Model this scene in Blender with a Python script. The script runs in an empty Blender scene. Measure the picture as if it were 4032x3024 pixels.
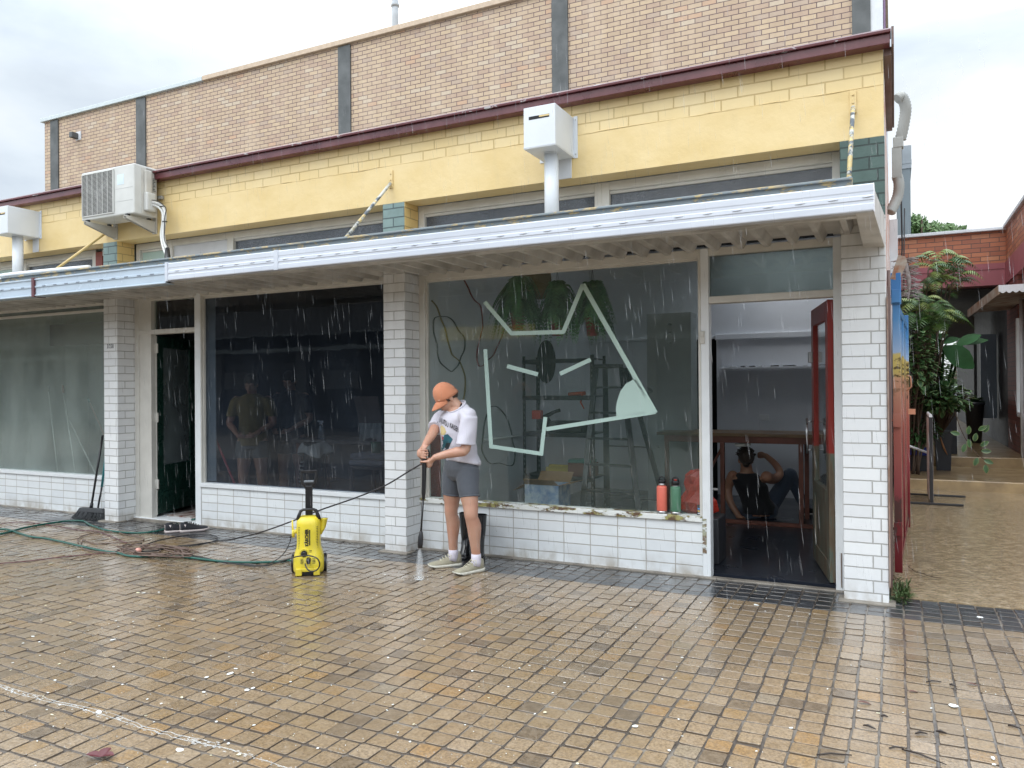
import bpy, bmesh, math, random
import numpy as np
from mathutils import Vector, Matrix
from mathutils.bvhtree import BVHTree
random.seed(7)
R = math.radians
scene = bpy.context.scene
col = scene.collection

# ---------------- camera ----------------
CAM_D, CAM_H, FPX = 5.83, 1.5, 3028.0
_y, _p, _r = R(26.50), R(0.2545), R(-0.459)
fwd = Vector((-math.sin(_y)*math.cos(_p), math.cos(_y)*math.cos(_p), math.sin(_p)))
rt0 = Vector((math.cos(_y), math.sin(_y), 0)); up0 = rt0.cross(fwd)
rt = math.cos(_r)*rt0 + math.sin(_r)*up0
up = -math.sin(_r)*rt0 + math.cos(_r)*up0
cam_data = bpy.data.cameras.new('camera'); cam = bpy.data.objects.new('camera', cam_data); col.objects.link(cam)
cam_data.sensor_width = 36; cam_data.lens = 36*FPX/4032
cam_data.clip_start = .05; cam_data.clip_end = 600
mw = Matrix((rt, up, -fwd)).transposed().to_4x4(); mw.translation = Vector((0, -CAM_D, CAM_H))
cam.matrix_world = mw
scene.camera = cam
CAMP = Vector((0, -CAM_D, CAM_H))

# ---------------- exposure ----------------
scene.view_settings.view_transform = 'Standard'
scene.view_settings.look = 'None'
scene.view_settings.exposure = 0.0
scene.view_settings.gamma = 1.0
scene.cycles.max_bounces = 14; scene.cycles.diffuse_bounces = 7; scene.cycles.transparent_max_bounces = 24

# ---------------- world: daylight sky behind broken rain cloud ----------------
SUN_EL, SUN_AZ = R(52), R(200)
world = bpy.data.worlds.new("World"); scene.world = world; world.use_nodes = True
nt = world.node_tree; nt.nodes.clear()
def WN(t, **k):
    n = nt.nodes.new(t)
    for a, b in k.items(): setattr(n, a, b)
    return n
sky = WN('ShaderNodeTexSky', sky_type='NISHITA', sun_disc=False, sun_elevation=SUN_EL, sun_rotation=SUN_AZ)
b1 = WN('ShaderNodeBackground'); b1.inputs[1].default_value = 0.12
nt.links.new(sky.outputs[0], b1.inputs[0])
tc = WN('ShaderNodeTexCoord')
mp = WN('ShaderNodeMapping'); mp.inputs['Scale'].default_value = (1, 1, 2.2); mp.inputs['Location'].default_value = (0.3, 0.1, .2)
nt.links.new(tc.outputs['Generated'], mp.inputs[0])
nz = WN('ShaderNodeTexNoise'); nz.inputs['Scale'].default_value = 1.5; nz.inputs['Detail'].default_value = 7; nz.inputs['Roughness'].default_value = .52; nz.inputs['Distortion'].default_value = .35
nt.links.new(mp.outputs[0], nz.inputs[0])
rc = WN('ShaderNodeValToRGB'); e = rc.color_ramp.elements
e[0].position = .40; e[0].color = (.58, .66, .76, 1)
e[1].position = .62; e[1].color = (1.08, 1.1, 1.1, 1)
e2 = rc.color_ramp.elements.new(.50); e2.color = (.80, .88, .95, 1)
nt.links.new(nz.outputs['Fac'], rc.inputs[0])
# thick cloud is brighter towards the zenith (overcast distribution)
sx = WN('ShaderNodeSeparateXYZ'); nt.links.new(tc.outputs['Generated'], sx.inputs[0])
mr = WN('ShaderNodeMapRange'); mr.inputs['From Min'].default_value = .33; mr.inputs['From Max'].default_value = .72
mr.inputs['To Min'].default_value = 1.1; mr.inputs['To Max'].default_value = 3.2
nt.links.new(sx.outputs['Z'], mr.inputs['Value'])
b2 = WN('ShaderNodeBackground'); nt.links.new(rc.outputs[0], b2.inputs[0])
# the veiled sun side of the sky (behind the camera) is the brighter one
mr2 = WN('ShaderNodeMapRange'); mr2.interpolation_type = 'SMOOTHSTEP'; mr2.inputs['From Min'].default_value = -.15; mr2.inputs['From Max'].default_value = .75
mr2.inputs['To Min'].default_value = 0; mr2.inputs['To Max'].default_value = 1.3
ng = WN('ShaderNodeMath', operation='MULTIPLY'); ng.inputs[1].default_value = -1; nt.links.new(sx.outputs['Y'], ng.inputs[0]); nt.links.new(ng.outputs[0], mr2.inputs['Value'])
ad = WN('ShaderNodeMath', operation='ADD'); nt.links.new(mr.outputs[0], ad.inputs[0]); nt.links.new(mr2.outputs[0], ad.inputs[1]); nt.links.new(ad.outputs[0], b2.inputs[1])
mx = WN('ShaderNodeMixShader'); mx.inputs[0].default_value = .9
nt.links.new(b1.outputs[0], mx.inputs[1]); nt.links.new(b2.outputs[0], mx.inputs[2])
wo = WN('ShaderNodeOutputWorld'); nt.links.new(mx.outputs[0], wo.inputs[0])

# ---------------- sun (veiled) ----------------
sd = bpy.data.lights.new('sun', 'SUN'); sd.energy = .8; sd.angle = R(25); sd.color = (1, .96, .9)
so = bpy.data.objects.new('sun', sd); col.objects.link(so)
# shining from behind the camera, high and a little from the left
so.rotation_euler = Vector((0.35, 0.75, -1.15)).to_track_quat('-Z', 'Y').to_euler()

# ---------------- measuring helpers (pixel of the photo at 2212 px wide -> point at known depth) ----------------
SC = 4032/2212
def _ray(u, v):
    return rt*((u-2016)/FPX) + up*(-(v-1512)/FPX) + fwd
def PF(u, v, Y):            # full-res pixel on plane Y
    r = _ray(u, v); return CAMP + r*((Y+CAM_D)/r.y)
def P(u, v, Y): return PF(u*SC, v*SC, Y)
def ZF(u, v, z=0):
    r = _ray(u, v); return CAMP + r*((z-CAM_H)/r.z)
def Zp(u, v, z=0): return ZF(u*SC, v*SC, z)
def XF(u, v, X):
    r = _ray(u, v); return CAMP + r*(X/r.x)

# ---------------- mesh helpers ----------------
class MB:
    def __init__(s): s.v = []; s.f = []; s.m = []; s.sm = []
    def add(s, vs, fs, m=0, smooth=False):
        o = len(s.v); s.v += [tuple(a) for a in vs]
        for f in fs: s.f.append(tuple(i+o for i in f)); s.m.append(m); s.sm.append(smooth)
        return s
    def box(s, x0, x1, y0, y1, z0, z1, m=0):
        if x0 > x1: x0, x1 = x1, x0
        if y0 > y1: y0, y1 = y1, y0
        if z0 > z1: z0, z1 = z1, z0
        v = [(x0,y0,z0),(x1,y0,z0),(x1,y1,z0),(x0,y1,z0),(x0,y0,z1),(x1,y0,z1),(x1,y1,z1),(x0,y1,z1)]
        return s.add(v, [(0,3,2,1),(4,5,6,7),(0,1,5,4),(1,2,6,5),(2,3,7,6),(3,0,4,7)], m)
    def bar(s, a, b, w, h=None, m=0, upv=(0,0,1)):
        a, b = Vector(a), Vector(b); h = h or w; d = (b-a).normalized(); u = Vector(upv)
        if abs(d.dot(u)) > .97: u = Vector((0,1,0)) if abs(d.y) < .9 else Vector((1,0,0))
        x = d.cross(u).normalized(); y = x.cross(d)
        v = [c + x*(sx*w/2) + y*(sy*h/2) for c in (a, b) for sx, sy in ((-1,-1),(1,-1),(1,1),(-1,1))]
        return s.add(v, [(0,1,2,3),(7,6,5,4),(0,4,5,1),(1,5,6,2),(2,6,7,3),(3,7,4,0)], m)
    def tube(s, pts, r, n=10, m=0, caps=True, smooth=True):
        pts = [Vector(p) for p in pts]; k = len(pts); rs = r if isinstance(r, (list, tuple)) else [r]*k
        vs = []; pu = None
        for i, p in enumerate(pts):
            d = (pts[min(i+1,k-1)] - pts[max(i-1,0)]).normalized()
            if pu is None: pu = Vector((0,0,1)) if abs(d.z) < .9 else Vector((0,1,0))
            x = d.cross(pu)
            if x.length < 1e-5: x = d.cross(Vector((1,.3,.1)))
            x.normalize(); y = x.cross(d); pu = y
            rr = rs[i]; ra, rb = rr if isinstance(rr, (tuple, list)) else (rr, rr)
            for j in range(n):
                t = 2*math.pi*j/n; vs.append(p + x*(math.cos(t)*ra) + y*(math.sin(t)*rb))
        fs = [(i*n+j, i*n+(j+1)%n, (i+1)*n+(j+1)%n, (i+1)*n+j) for i in range(k-1) for j in range(n)]
        s.add(vs, fs, m, smooth)
        if caps:
            o = len(s.v)-len(vs)
            s.f.append(tuple(o+j for j in range(n))[::-1]); s.m.append(m); s.sm.append(False)
            s.f.append(tuple(o+(k-1)*n+j for j in range(n))); s.m.append(m); s.sm.append(False)
        return s
    def rings(s, rs, m=0, smooth=True, caps=True):   # rs: list of rings (equal point counts)
        n = len(rs[0]); vs = [p for r in rs for p in r]
        fs = [(i*n+j, i*n+(j+1)%n, (i+1)*n+(j+1)%n, (i+1)*n+j) for i in range(len(rs)-1) for j in range(n)]
        if caps: fs += [tuple(range(n))[::-1], tuple((len(rs)-1)*n+j for j in range(n))]
        return s.add(vs, fs, m, smooth)
    def lathe(s, prof, c, n=20, m=0, axis=None):     # prof: (r, z)
        c = Vector(c); rs = [[c+Vector((r*math.cos(2*math.pi*j/n), r*math.sin(2*math.pi*j/n), z)) for j in range(n)] for r, z in prof]
        return s.rings(rs, m)
    def ball(s, c, r, n=12, k=8, m=0, mat=None):
        c = Vector(c); rx, ry, rz = r if isinstance(r, (tuple, list)) else (r, r, r); rs = []
        for i in range(k+1):
            t = math.pi*(i+.02)/(k+.04); ring = []
            for j in range(n):
                p = Vector((rx*math.sin(t)*math.cos(2*math.pi*j/n), ry*math.sin(t)*math.sin(2*math.pi*j/n), -rz*math.cos(t)))
                ring.append(c + (mat @ p if mat else p))
            rs.append(ring)
        return s.rings(rs, m)
    def prism(s, poly, o, ax, ay, az, m=0):          # polygon (a,b) in plane o+a*ax+b*ay, extruded by az
        o, ax, ay, az = map(Vector, (o, ax, ay, az)); n = len(poly)
        v = [o+ax*a+ay*b for a, b in poly]; v += [p+az for p in v]
        return s.add(v, [tuple(range(n))[::-1], tuple(range(n, 2*n))] + [(i,(i+1)%n,n+(i+1)%n,n+i) for i in range(n)], m)
    def profx(s, prof, x0, x1, m=0):                 # closed (y,z) profile extruded along X
        return s.prism(prof, (x0,0,0), (0,1,0), (0,0,1), (x1-x0,0,0), m)
    def build(s, name, mats, parent=None, at=None, bevel=0, local=False, recalc=True, fn=None, remesh=None, smooth_it=0):
        me = bpy.data.meshes.new(name)
        off = Vector((0,0,0))
        if not local:
            if at is not None: off = Vector(at)
            elif parent is not None:
                q = parent
                while q.parent: q = q.parent
                off = q.location.copy()
        me.from_pydata([tuple(Vector(a)-off) for a in s.v], [], s.f)
        mats = mats if isinstance(mats, (list, tuple)) else [mats]
        for m in mats: me.materials.append(m)
        me.polygons.foreach_set('material_index', s.m); me.polygons.foreach_set('use_smooth', s.sm)
        me.update()
        if recalc:
            bm = bmesh.new(); bm.from_mesh(me); bmesh.ops.recalc_face_normals(bm, faces=bm.faces); bm.to_mesh(me); bm.free()
        ob = bpy.data.objects.new(name, me); col.objects.link(ob)
        if remesh:
            md = ob.modifiers.new('r', 'REMESH'); md.mode = 'VOXEL'; md.voxel_size = remesh; md.use_smooth_shade = True
            if smooth_it:
                ms = ob.modifiers.new('s', 'SMOOTH'); ms.factor = .5; ms.iterations = smooth_it
            dg = bpy.context.evaluated_depsgraph_get()
            m2 = bpy.data.meshes.new_from_object(ob.evaluated_get(dg)); ob.modifiers.clear(); ob.data = m2
            if not m2.materials:
                for m in mats: m2.materials.append(m)
        if fn:
            for v in ob.data.vertices: v.co = fn(v.co+off)-off
            ob.data.update()
        if bevel:
            b = ob.modifiers.new('bevel', 'BEVEL'); b.width = bevel; b.segments = 2; b.limit_method = 'ANGLE'; b.angle_limit = R(40)
        if at is not None and parent is None: ob.location = off
        if parent is not None: ob.parent = parent
        return ob

def tag(o, label=None, cat=None, group=None, kind=None):
    if label: o['label'] = label
    if cat: o['category'] = cat
    if group: o['group'] = group
    if kind: o['kind'] = kind
    return o
def thing(name, label, cat, loc=(0,0,0), group=None):
    o = bpy.data.objects.new(name, None); o.empty_display_size = .1; col.objects.link(o); o.location = loc
    return tag(o, label, cat, group)
def copy_tree(o, parent=None):
    c = o.copy(); col.objects.link(c)
    if parent is not None: c.parent = parent
    for ch in list(o.children): copy_tree(ch, c)
    return c

# ---------------- material helpers ----------------
def NT(name):
    m = bpy.data.materials.new(name); m.use_nodes = True; t = m.node_tree
    b = t.nodes['Principled BSDF']; return m, t, b
def nd(t, typ, ins=None, **k):
    n = t.nodes.new(typ)
    for a, b in k.items(): setattr(n, a, b)
    for a, b in (ins or {}).items():
        if isinstance(b, bpy.types.NodeSocket): t.links.new(b, n.inputs[a])
        else: n.inputs[a].default_value = b
    return n
def L(t, a, b): t.links.new(a, b)
def c4(c): return (c[0], c[1], c[2], 1)
def mixc(t, fac, a, b, mode='MIX'):
    n = t.nodes.new('ShaderNodeMix'); n.data_type = 'RGBA'; n.blend_type = mode
    for i, x in ((0, fac), (6, a), (7, b)):
        if isinstance(x, bpy.types.NodeSocket): t.links.new(x, n.inputs[i])
        else: n.inputs[i].default_value = x if i == 0 else c4(x)
    return n.outputs[2]
def ramp(t, fac, stops):
    n = t.nodes.new('ShaderNodeValToRGB'); el = n.color_ramp.elements
    while len(el) > 1: el.remove(el[0])
    el[0].position = stops[0][0]; el[0].color = c4(stops[0][1])
    for p, c in stops[1:]: x = el.new(p); x.color = c4(c)
    t.links.new(fac, n.inputs[0]); return n.outputs[0]
def ramp1(t, fac, stops): return ramp(t, fac, [(p, (c, c, c)) for p, c in stops])
def noise(t, scale, detail=4, vec=None, rough=.55, sc=None, dist=0):
    if vec is None: vec = t.nodes.new('ShaderNodeNewGeometry').outputs['Position']
    if sc: vec = nd(t, 'ShaderNodeMapping', {0: vec, 'Scale': sc}).outputs[0]
    return nd(t, 'ShaderNodeTexNoise', {'Vector': vec, 'Scale': scale, 'Detail': detail, 'Roughness': rough, 'Distortion': dist}).outputs['Fac']
def M(name, c, rough=.55, metal=0, var=.18, vs=9, bump=.15, bs=60, spec=.5, c2=None, coat=0, obj=True):
    """general painted / plastic / cloth surface: base colour with mottled wear and fine bump"""
    m, t, b = NT(name)
    vec = t.nodes.new('ShaderNodeTexCoord').outputs['Object'] if obj else None
    n1 = noise(t, vs, 5, vec)
    c2 = c2 or tuple(x*.72 for x in c)
    f = ramp1(t, n1, [(.35, 0), (.7, 1)])
    sc = nd(t, 'ShaderNodeMath', {0: f, 1: min(1, var*2.2)}, operation='MULTIPLY').outputs[0]
    L(t, mixc(t, sc, c, c2), b.inputs['Base Color'])
    rr = nd(t, 'ShaderNodeMapRange', {'Value': n1, 'To Min': max(.03, rough-.12), 'To Max': min(1, rough+.12)}).outputs[0]
    L(t, rr, b.inputs['Roughness'])
    b.inputs['Metallic'].default_value = metal; b.inputs['Specular IOR Level'].default_value = spec; b.inputs['Coat Weight'].default_value = coat
    if bump:
        n2 = noise(t, bs, 3, vec)
        bp = nd(t, 'ShaderNodeBump', {'Strength': bump, 'Distance': .004, 'Height': n2}); L(t, bp.outputs[0], b.inputs['Normal'])
    return m
def glass(name, tint=(.95, .975, .965), refl=.035, rough=.012, drops=True, veil=.0, veilc=(.5,.55,.53)):
    m, t, b = NT(name); t.nodes.remove(b); out = t.nodes['Material Output']
    lw = nd(t, 'ShaderNodeLayerWeight', {'Blend': .5})
    p5 = nd(t, 'ShaderNodeMath', {0: lw.outputs['Facing'], 1: 5}, operation='POWER').outputs[0]
    f = nd(t, 'ShaderNodeMapRange', {'Value': p5, 'To Min': refl, 'To Max': .8}).outputs[0]
    tr = nd(t, 'ShaderNodeBsdfTransparent', {0: c4(tint)})
    gl = nd(t, 'ShaderNodeBsdfGlossy', {'Color': (1,1,1,1), 'Roughness': rough})
    n = noise(t, 1.3, 3); bp = nd(t, 'ShaderNodeBump', {'Strength': .03, 'Distance': .05, 'Height': n}); L(t, bp.outputs[0], gl.inputs['Normal'])
    mx = nd(t, 'ShaderNodeMixShader', {0: f, 1: tr.outputs[0], 2: gl.outputs[0]})
    if veil:  # diffuse colour stands in for haze and reflected ground and sky
        df = nd(t, 'ShaderNodeBsdfDiffuse', {0: c4(veilc)}); g = noise(t, 2.2, 6, sc=(1,1,.5))
        ff = nd(t, 'ShaderNodeMapRange', {'Value': g, 'From Min': .3, 'From Max': .75, 'To Min': veil*.5, 'To Max': veil*1.5}).outputs[0]
        m2 = nd(t, 'ShaderNodeMixShader', {0: ff, 1: mx.outputs[0], 2: df.outputs[0]}); L(t, m2.outputs[0], out.inputs[0])
    else: L(t, mx.outputs[0], out.inputs[0])
    return m
def brickmat(name, c1, c2, mortar, w=.24, h=.0857, ms=.004, off=.5, x0=0, z0=0, bump=.5, rough=.6, bias=0, dirt=None, smooth=.15, var=.12, depth=.006, extra=None, vary=None, wet=0):
    m, t, b = NT(name)
    geo = t.nodes.new('ShaderNodeNewGeometry').outputs['Position']; s = nd(t, 'ShaderNodeSeparateXYZ', {0: geo})
    a = nd(t, 'ShaderNodeMath', {0: s.outputs[0], 1: s.outputs[1]}, operation='ADD').outputs[0]
    a = nd(t, 'ShaderNodeMath', {0: a, 1: -x0+40*w}, operation='ADD').outputs[0]
    z = nd(t, 'ShaderNodeMath', {0: s.outputs[2], 1: -z0+20*h}, operation='ADD').outputs[0]
    wob = noise(t, 9, 2); wv = nd(t, 'ShaderNodeMath', {0: wob, 1: .5}, operation='SUBTRACT').outputs[0]
    wv = nd(t, 'ShaderNodeMath', {0: wv, 1: .006}, operation='MULTIPLY').outputs[0]
    z = nd(t, 'ShaderNodeMath', {0: z, 1: wv}, operation='ADD').outputs[0]
    a = nd(t, 'ShaderNodeMath', {0: a, 1: wv}, operation='ADD').outputs[0]
    vec = nd(t, 'ShaderNodeCombineXYZ', {0: a, 1: z}).outputs[0]
    br = nd(t, 'ShaderNodeTexBrick', {'Vector': vec, 'Color1': c4(c1), 'Color2': c4(c2), 'Mortar': c4(mortar), 'Scale': 1, 'Mortar Size': ms, 'Mortar Smooth': smooth, 'Bias': bias, 'Brick Width': w, 'Row Height': h})
    br.offset = off
    c = br.outputs['Color']
    if vary:   # occasional odd bricks, one random tone per brick
        bx = nd(t, 'ShaderNodeTexBrick', {'Vector': vec, 'Color1': (0,0,0,1), 'Color2': (1,1,1,1), 'Mortar': (0,0,0,1), 'Scale': 1, 'Mortar Size': 0, 'Brick Width': w, 'Row Height': h, 'Bias': 0}); bx.offset = off
        for lo, hi, cc, k in vary:
            f = ramp1(t, bx.outputs['Color'], [(lo-.001, 0), (lo, 1), (hi, 1), (hi+.001, 0)] if hi < .99 else [(lo-.001, 0), (lo, 1)])
            g = nd(t, 'ShaderNodeMath', {0: f, 1: k}, operation='MULTIPLY').outputs[0]
            inv = nd(t, 'ShaderNodeMath', {0: 1.0, 1: br.outputs['Fac']}, operation='SUBTRACT').outputs[0]
            g = nd(t, 'ShaderNodeMath', {0: g, 1: inv}, operation='MULTIPLY').outputs[0]
            c = mixc(t, g, c, cc)
    n1 = noise(t, 14, 6); f = ramp1(t, n1, [(.4, 0), (.75, 1)]); f = nd(t, 'ShaderNodeMath', {0: f, 1: var}, operation='MULTIPLY').outputs[0]
    c = mixc(t, f, c, tuple(x*.5 for x in c1))
    if dirt:
        col_, z_lo, z_hi, k = dirt      # grime between heights, broken up by vertical streaks
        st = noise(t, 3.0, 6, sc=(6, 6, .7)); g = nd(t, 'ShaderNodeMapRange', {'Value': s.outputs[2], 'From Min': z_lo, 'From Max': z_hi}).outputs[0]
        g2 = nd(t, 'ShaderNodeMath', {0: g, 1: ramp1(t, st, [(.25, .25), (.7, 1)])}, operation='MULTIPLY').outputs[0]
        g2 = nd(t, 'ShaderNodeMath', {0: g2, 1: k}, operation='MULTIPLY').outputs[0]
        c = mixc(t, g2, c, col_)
    if extra: c = extra(t, c, s)
    L(t, c, b.inputs['Base Color']); b.inputs['Roughness'].default_value = rough
    if wet: b.inputs['Coat Weight'].default_value = wet; b.inputs['Coat Roughness'].default_value = .2
    hgt = nd(t, 'ShaderNodeMath', {0: 1, 1: br.outputs['Fac']}, operation='SUBTRACT').outputs[0]
    n2 = noise(t, 45, 4); n2 = nd(t, 'ShaderNodeMath', {0: n2, 1: .3}, operation='MULTIPLY').outputs[0]
    hgt = nd(t, 'ShaderNodeMath', {0: hgt, 1: n2}, operation='ADD').outputs[0]
    bp = nd(t, 'ShaderNodeBump', {'Strength': bump, 'Distance': depth, 'Height': hgt}); L(t, bp.outputs[0], b.inputs['Normal'])
    return m
# =====================================================================================
#  SETTING: ground, paving, passage
# =====================================================================================
# wide ground sheet
m_ground, t, b = NT('ground')
c = ramp(t, noise(t, 3, 6), [(.3, (.10,.085,.06)), (.7, (.2,.165,.12))]); L(t, c, b.inputs['Base Color']); b.inputs['Roughness'].default_value = .35
g = MB().box(-150, 150, -120, 150, -.4, -.03).build('ground', m_ground); tag(g, kind='structure')

# grout bed under the pavers
m_grout, t, b = NT('grout')
n = noise(t, 2.3, 5); n2 = noise(t, 60, 3)
c = mixc(t, ramp1(t, n, [(.46, 0), (.66, 1)]), (.060,.045,.034), (.24,.21,.175)); c = mixc(t, .25, c, ramp(t, n2, [(.3, (.02,.018,.015)), (.7, (.25,.22,.2))]))
L(t, c, b.inputs['Base Color']); b.inputs['Roughness'].default_value = .28; b.inputs['Coat Weight'].default_value = .5; b.inputs['Coat Roughness'].default_value = .12
def wet_stone(name, dark):
    m, t, b = NT(name)
    at = nd(t, 'ShaderNodeAttribute', attribute_name='tone'); at.attribute_type = 'GEOMETRY'
    v = at.outputs['Fac']
    if dark: c = ramp(t, v, [(0, (.012,.015,.019)), (.6, (.024,.028,.034)), (1, (.045,.05,.056))])
    else: c = ramp(t, v, [(0, (.15,.11,.075)), (.06, (.20,.145,.09)), (.12, (.28,.195,.11)), (.3, (.32,.225,.13)), (.5, (.34,.245,.15)), (.7, (.31,.21,.11)), (.82, (.38,.285,.185)), (.9, (.34,.22,.10)), (.97, (.36,.215,.09)), (1, (.30,.25,.18))])
    sp = noise(t, 75, 5, rough=.75); blo = noise(t, 22, 5)
    c = mixc(t, ramp1(t, sp, [(.42, .0), (.60, .62 if not dark else .2)]), c, (.085,.055,.03) if not dark else (.08,.08,.085))
    c = mixc(t, ramp1(t, blo, [(.45, 0), (.75, .4)]), c, (.40,.31,.22) if not dark else (.01,.012,.015))
    big = noise(t, .55, 4); c = mixc(t, ramp1(t, big, [(.42, 0), (.65, .42)]), c, (.14,.10,.055) if not dark else (.02,.02,.02))
    L(t, c, b.inputs['Base Color'])
    ed = nd(t, 'ShaderNodeAttribute', attribute_name='edge_shade'); c = mixc(t, ed.outputs['Fac'], c, (.085,.063,.045))  # stone sides darkened in colour so lit edges read as shaded joints
    L(t, c, b.inputs['Base Color'])
    wet = noise(t, 1.1, 5); wr = ramp1(t, wet, [(.38, .16), (.6, .36)])
    L(t, wr, b.inputs['Roughness']); b.inputs['Specular IOR Level'].default_value = .55
    film = noise(t, .8, 5, rough=.6)
    L(t, ramp1(t, film, [(.38, .25), (.56, 1)]), b.inputs['Coat Weight']); b.inputs['Coat Roughness'].default_value = .17; b.inputs['Coat IOR'].default_value = 1.5
    h = nd(t, 'ShaderNodeMath', {0: nd(t, 'ShaderNodeMath', {0: sp, 1: .35}, operation='MULTIPLY').outputs[0], 1: blo}, operation='ADD').outputs[0]
    bp = nd(t, 'ShaderNodeBump', {'Strength': .55, 'Distance': .006, 'Height': h}); L(t, bp.outputs[0], b.inputs['Normal'])
    rp = noise(t, 26, 3, sc=(1, 2.2, 1)); bp2 = nd(t, 'ShaderNodeBump', {'Strength': .22, 'Distance': .008, 'Height': rp}); L(t, bp2.outputs[0], b.inputs['Coat Normal'])
    return m
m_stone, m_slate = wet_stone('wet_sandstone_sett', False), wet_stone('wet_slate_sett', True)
def pave(name, xa, xb, ya, yb, px, py, mat, skip=None, seed=1, jit=.006, x0=.033):
    rng = random.Random(seed); mb = MB(); tones = []; edges = []
    i0 = int(math.floor((xa-x0)/px)); i1 = int(math.ceil((xb-x0)/px)); nr = int(round((yb-ya)/py)); py = (yb-ya)/nr
    for i in range(i0, i1):
        offr = rng.uniform(-.3, .3)*py*.4
        for j in range(nr):
            xc = x0+(i+.5)*px + math.sin(j*.7+i*.05)*.003; yc = ya+(j+.5)*py + (offr if not (j == nr-1 or j == 0) else 0)*0.8
            if skip and skip(xc, yc): continue
            dist = abs(xc+1.5)+abs(yc+2)
            hx, hy = px/2-rng.uniform(.003,.0065), py/2-rng.uniform(.005,.0095)
            h = rng.uniform(-.0022,.0022); tx, ty = rng.gauss(0,.013), rng.gauss(0,.013)
            q = []
            for sx, sy in ((-1,-1),(1,-1),(1,1),(-1,1)):
                q.append((xc+sx*hx+rng.uniform(-jit,jit)*.5, yc+sy*hy+rng.uniform(-jit,jit)*.5))
            # eight-cornered outline (rubbed corners), top ring inset
            o = []
            for k in range(4):
                a, bb, cc = q[k-1], q[k], q[(k+1)%4]; f = .045+rng.uniform(0,.04)
                o.append((bb[0]+(a[0]-bb[0])*f, bb[1]+(a[1]-bb[1])*f)); o.append((bb[0]+(cc[0]-bb[0])*f, bb[1]+(cc[1]-bb[1])*f))
            zt = lambda x, y, dz: h+(x-xc)*tx+(y-yc)*ty+dz
            top = [(xc+(x-xc)*.975, yc+(y-yc)*.975, zt(x,y,0)) for x, y in o]; mid = [(x, y, zt(x,y,-.0018)) for x, y in o]; bot = [(x, y, -.016) for x, y in o]
            mb.add(top+mid+bot, [tuple(range(8))]+[(8+k, 8+(k+1)%8, (k+1)%8, k) for k in range(8)]+[(16+k, 16+(k+1)%8, 8+(k+1)%8, 8+k) for k in range(8)], 0)
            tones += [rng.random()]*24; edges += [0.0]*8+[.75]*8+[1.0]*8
    ob = mb.build(name, mat, recalc=False)
    a = ob.data.attributes.new('tone', 'FLOAT', 'POINT'); a.data.foreach_set('value', tones)
    a = ob.data.attributes.new('edge_shade', 'FLOAT', 'POINT'); a.data.foreach_set('value', edges)
    return ob
bed = MB().box(-17, 4.5, -5.9, .24, -.03, -.0058).build('paving_bed', m_grout); tag(bed, kind='structure')
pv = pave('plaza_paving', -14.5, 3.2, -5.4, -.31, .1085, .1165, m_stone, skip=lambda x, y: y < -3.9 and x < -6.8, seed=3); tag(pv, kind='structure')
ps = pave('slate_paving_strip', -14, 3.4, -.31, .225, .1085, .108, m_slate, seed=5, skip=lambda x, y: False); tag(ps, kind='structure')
# mortar skirts at the feet of the piers and low walls
m_mort = M('cement', (.27,.24,.2), .5, var=.4, vs=6, bump=.5, bs=30, c2=(.1,.085,.07))
sk = MB()
for a, bb, ya in ((-8.2,-7.9,-.06),(-4.27,-3.95,-.06),(-.37,-.01,-.06)): sk.box(a, bb, ya, .1, -.01, .012)
sk.box(-12.2,-8.15,.19,.24,-.01,.012); sk.box(-6.96,-4.2,.19,.24,-.01,.014); sk.box(-4.0,-1.25,.19,.24,-.01,.013); sk.box(-1.3,-.33,.2,.27,-.01,.01); sk.box(-7.9,-6.95,.17,.26,-.01,.028)
o = sk.build('mortar_skirting', m_mort, bevel=.006); tag(o, kind='structure')

# passage floor: wet exposed concrete with rippling water
m_pass, t, b = NT('wet_concrete')
n = noise(t, 11, 9, rough=.75); n2 = noise(t, 60, 4)
c = ramp(t, n, [(.34, (.20,.14,.075)), (.5, (.34,.25,.145)), (.66, (.48,.38,.25))]); c = mixc(t, ramp1(t, n2, [(.4, 0), (.65, .35)]), c, (.12,.09,.05))
st = noise(t, .9, 6); c = mixc(t, ramp1(t, st, [(.52, 0), (.75, .5)]), c, (.07,.06,.045))
L(t, c, b.inputs['Base Color']); b.inputs['Roughness'].default_value = .22; b.inputs['Coat Weight'].default_value = .8; b.inputs['Coat Roughness'].default_value = .05
rp = noise(t, 24, 4, sc=(.9, 1.2, 1), dist=.2); bp = nd(t, 'ShaderNodeBump', {'Strength': .4, 'Distance': .012, 'Height': rp}); L(t, bp.outputs[0], b.inputs['Coat Normal']); L(t, bp.outputs[0], b.inputs['Normal'])
m_pass2 = M('concrete_step', (.38,.27,.14), .32, var=.35, vs=4, bump=.3, bs=40, c2=(.16,.11,.06), coat=.5, obj=False)
pf = MB().box(-.04, 5, .232, 3.385, -.2, .004).box(-.04, 5, 3.392, 6.6, -.2, .003); o = pf.build('passage_floor', m_pass); tag(o, kind='structure')
st = MB().box(-.03, 3.2, 6.57, 8.63, -.1, .151); o = st.build('lower_passage_step', m_pass2, bevel=.012); tag(o, kind='structure')
st = MB().box(-.03, 3.2, 8.62, 26, -.1, .315); o = st.build('upper_passage_step', m_pass2, bevel=.012); tag(o, kind='structure')

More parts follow.
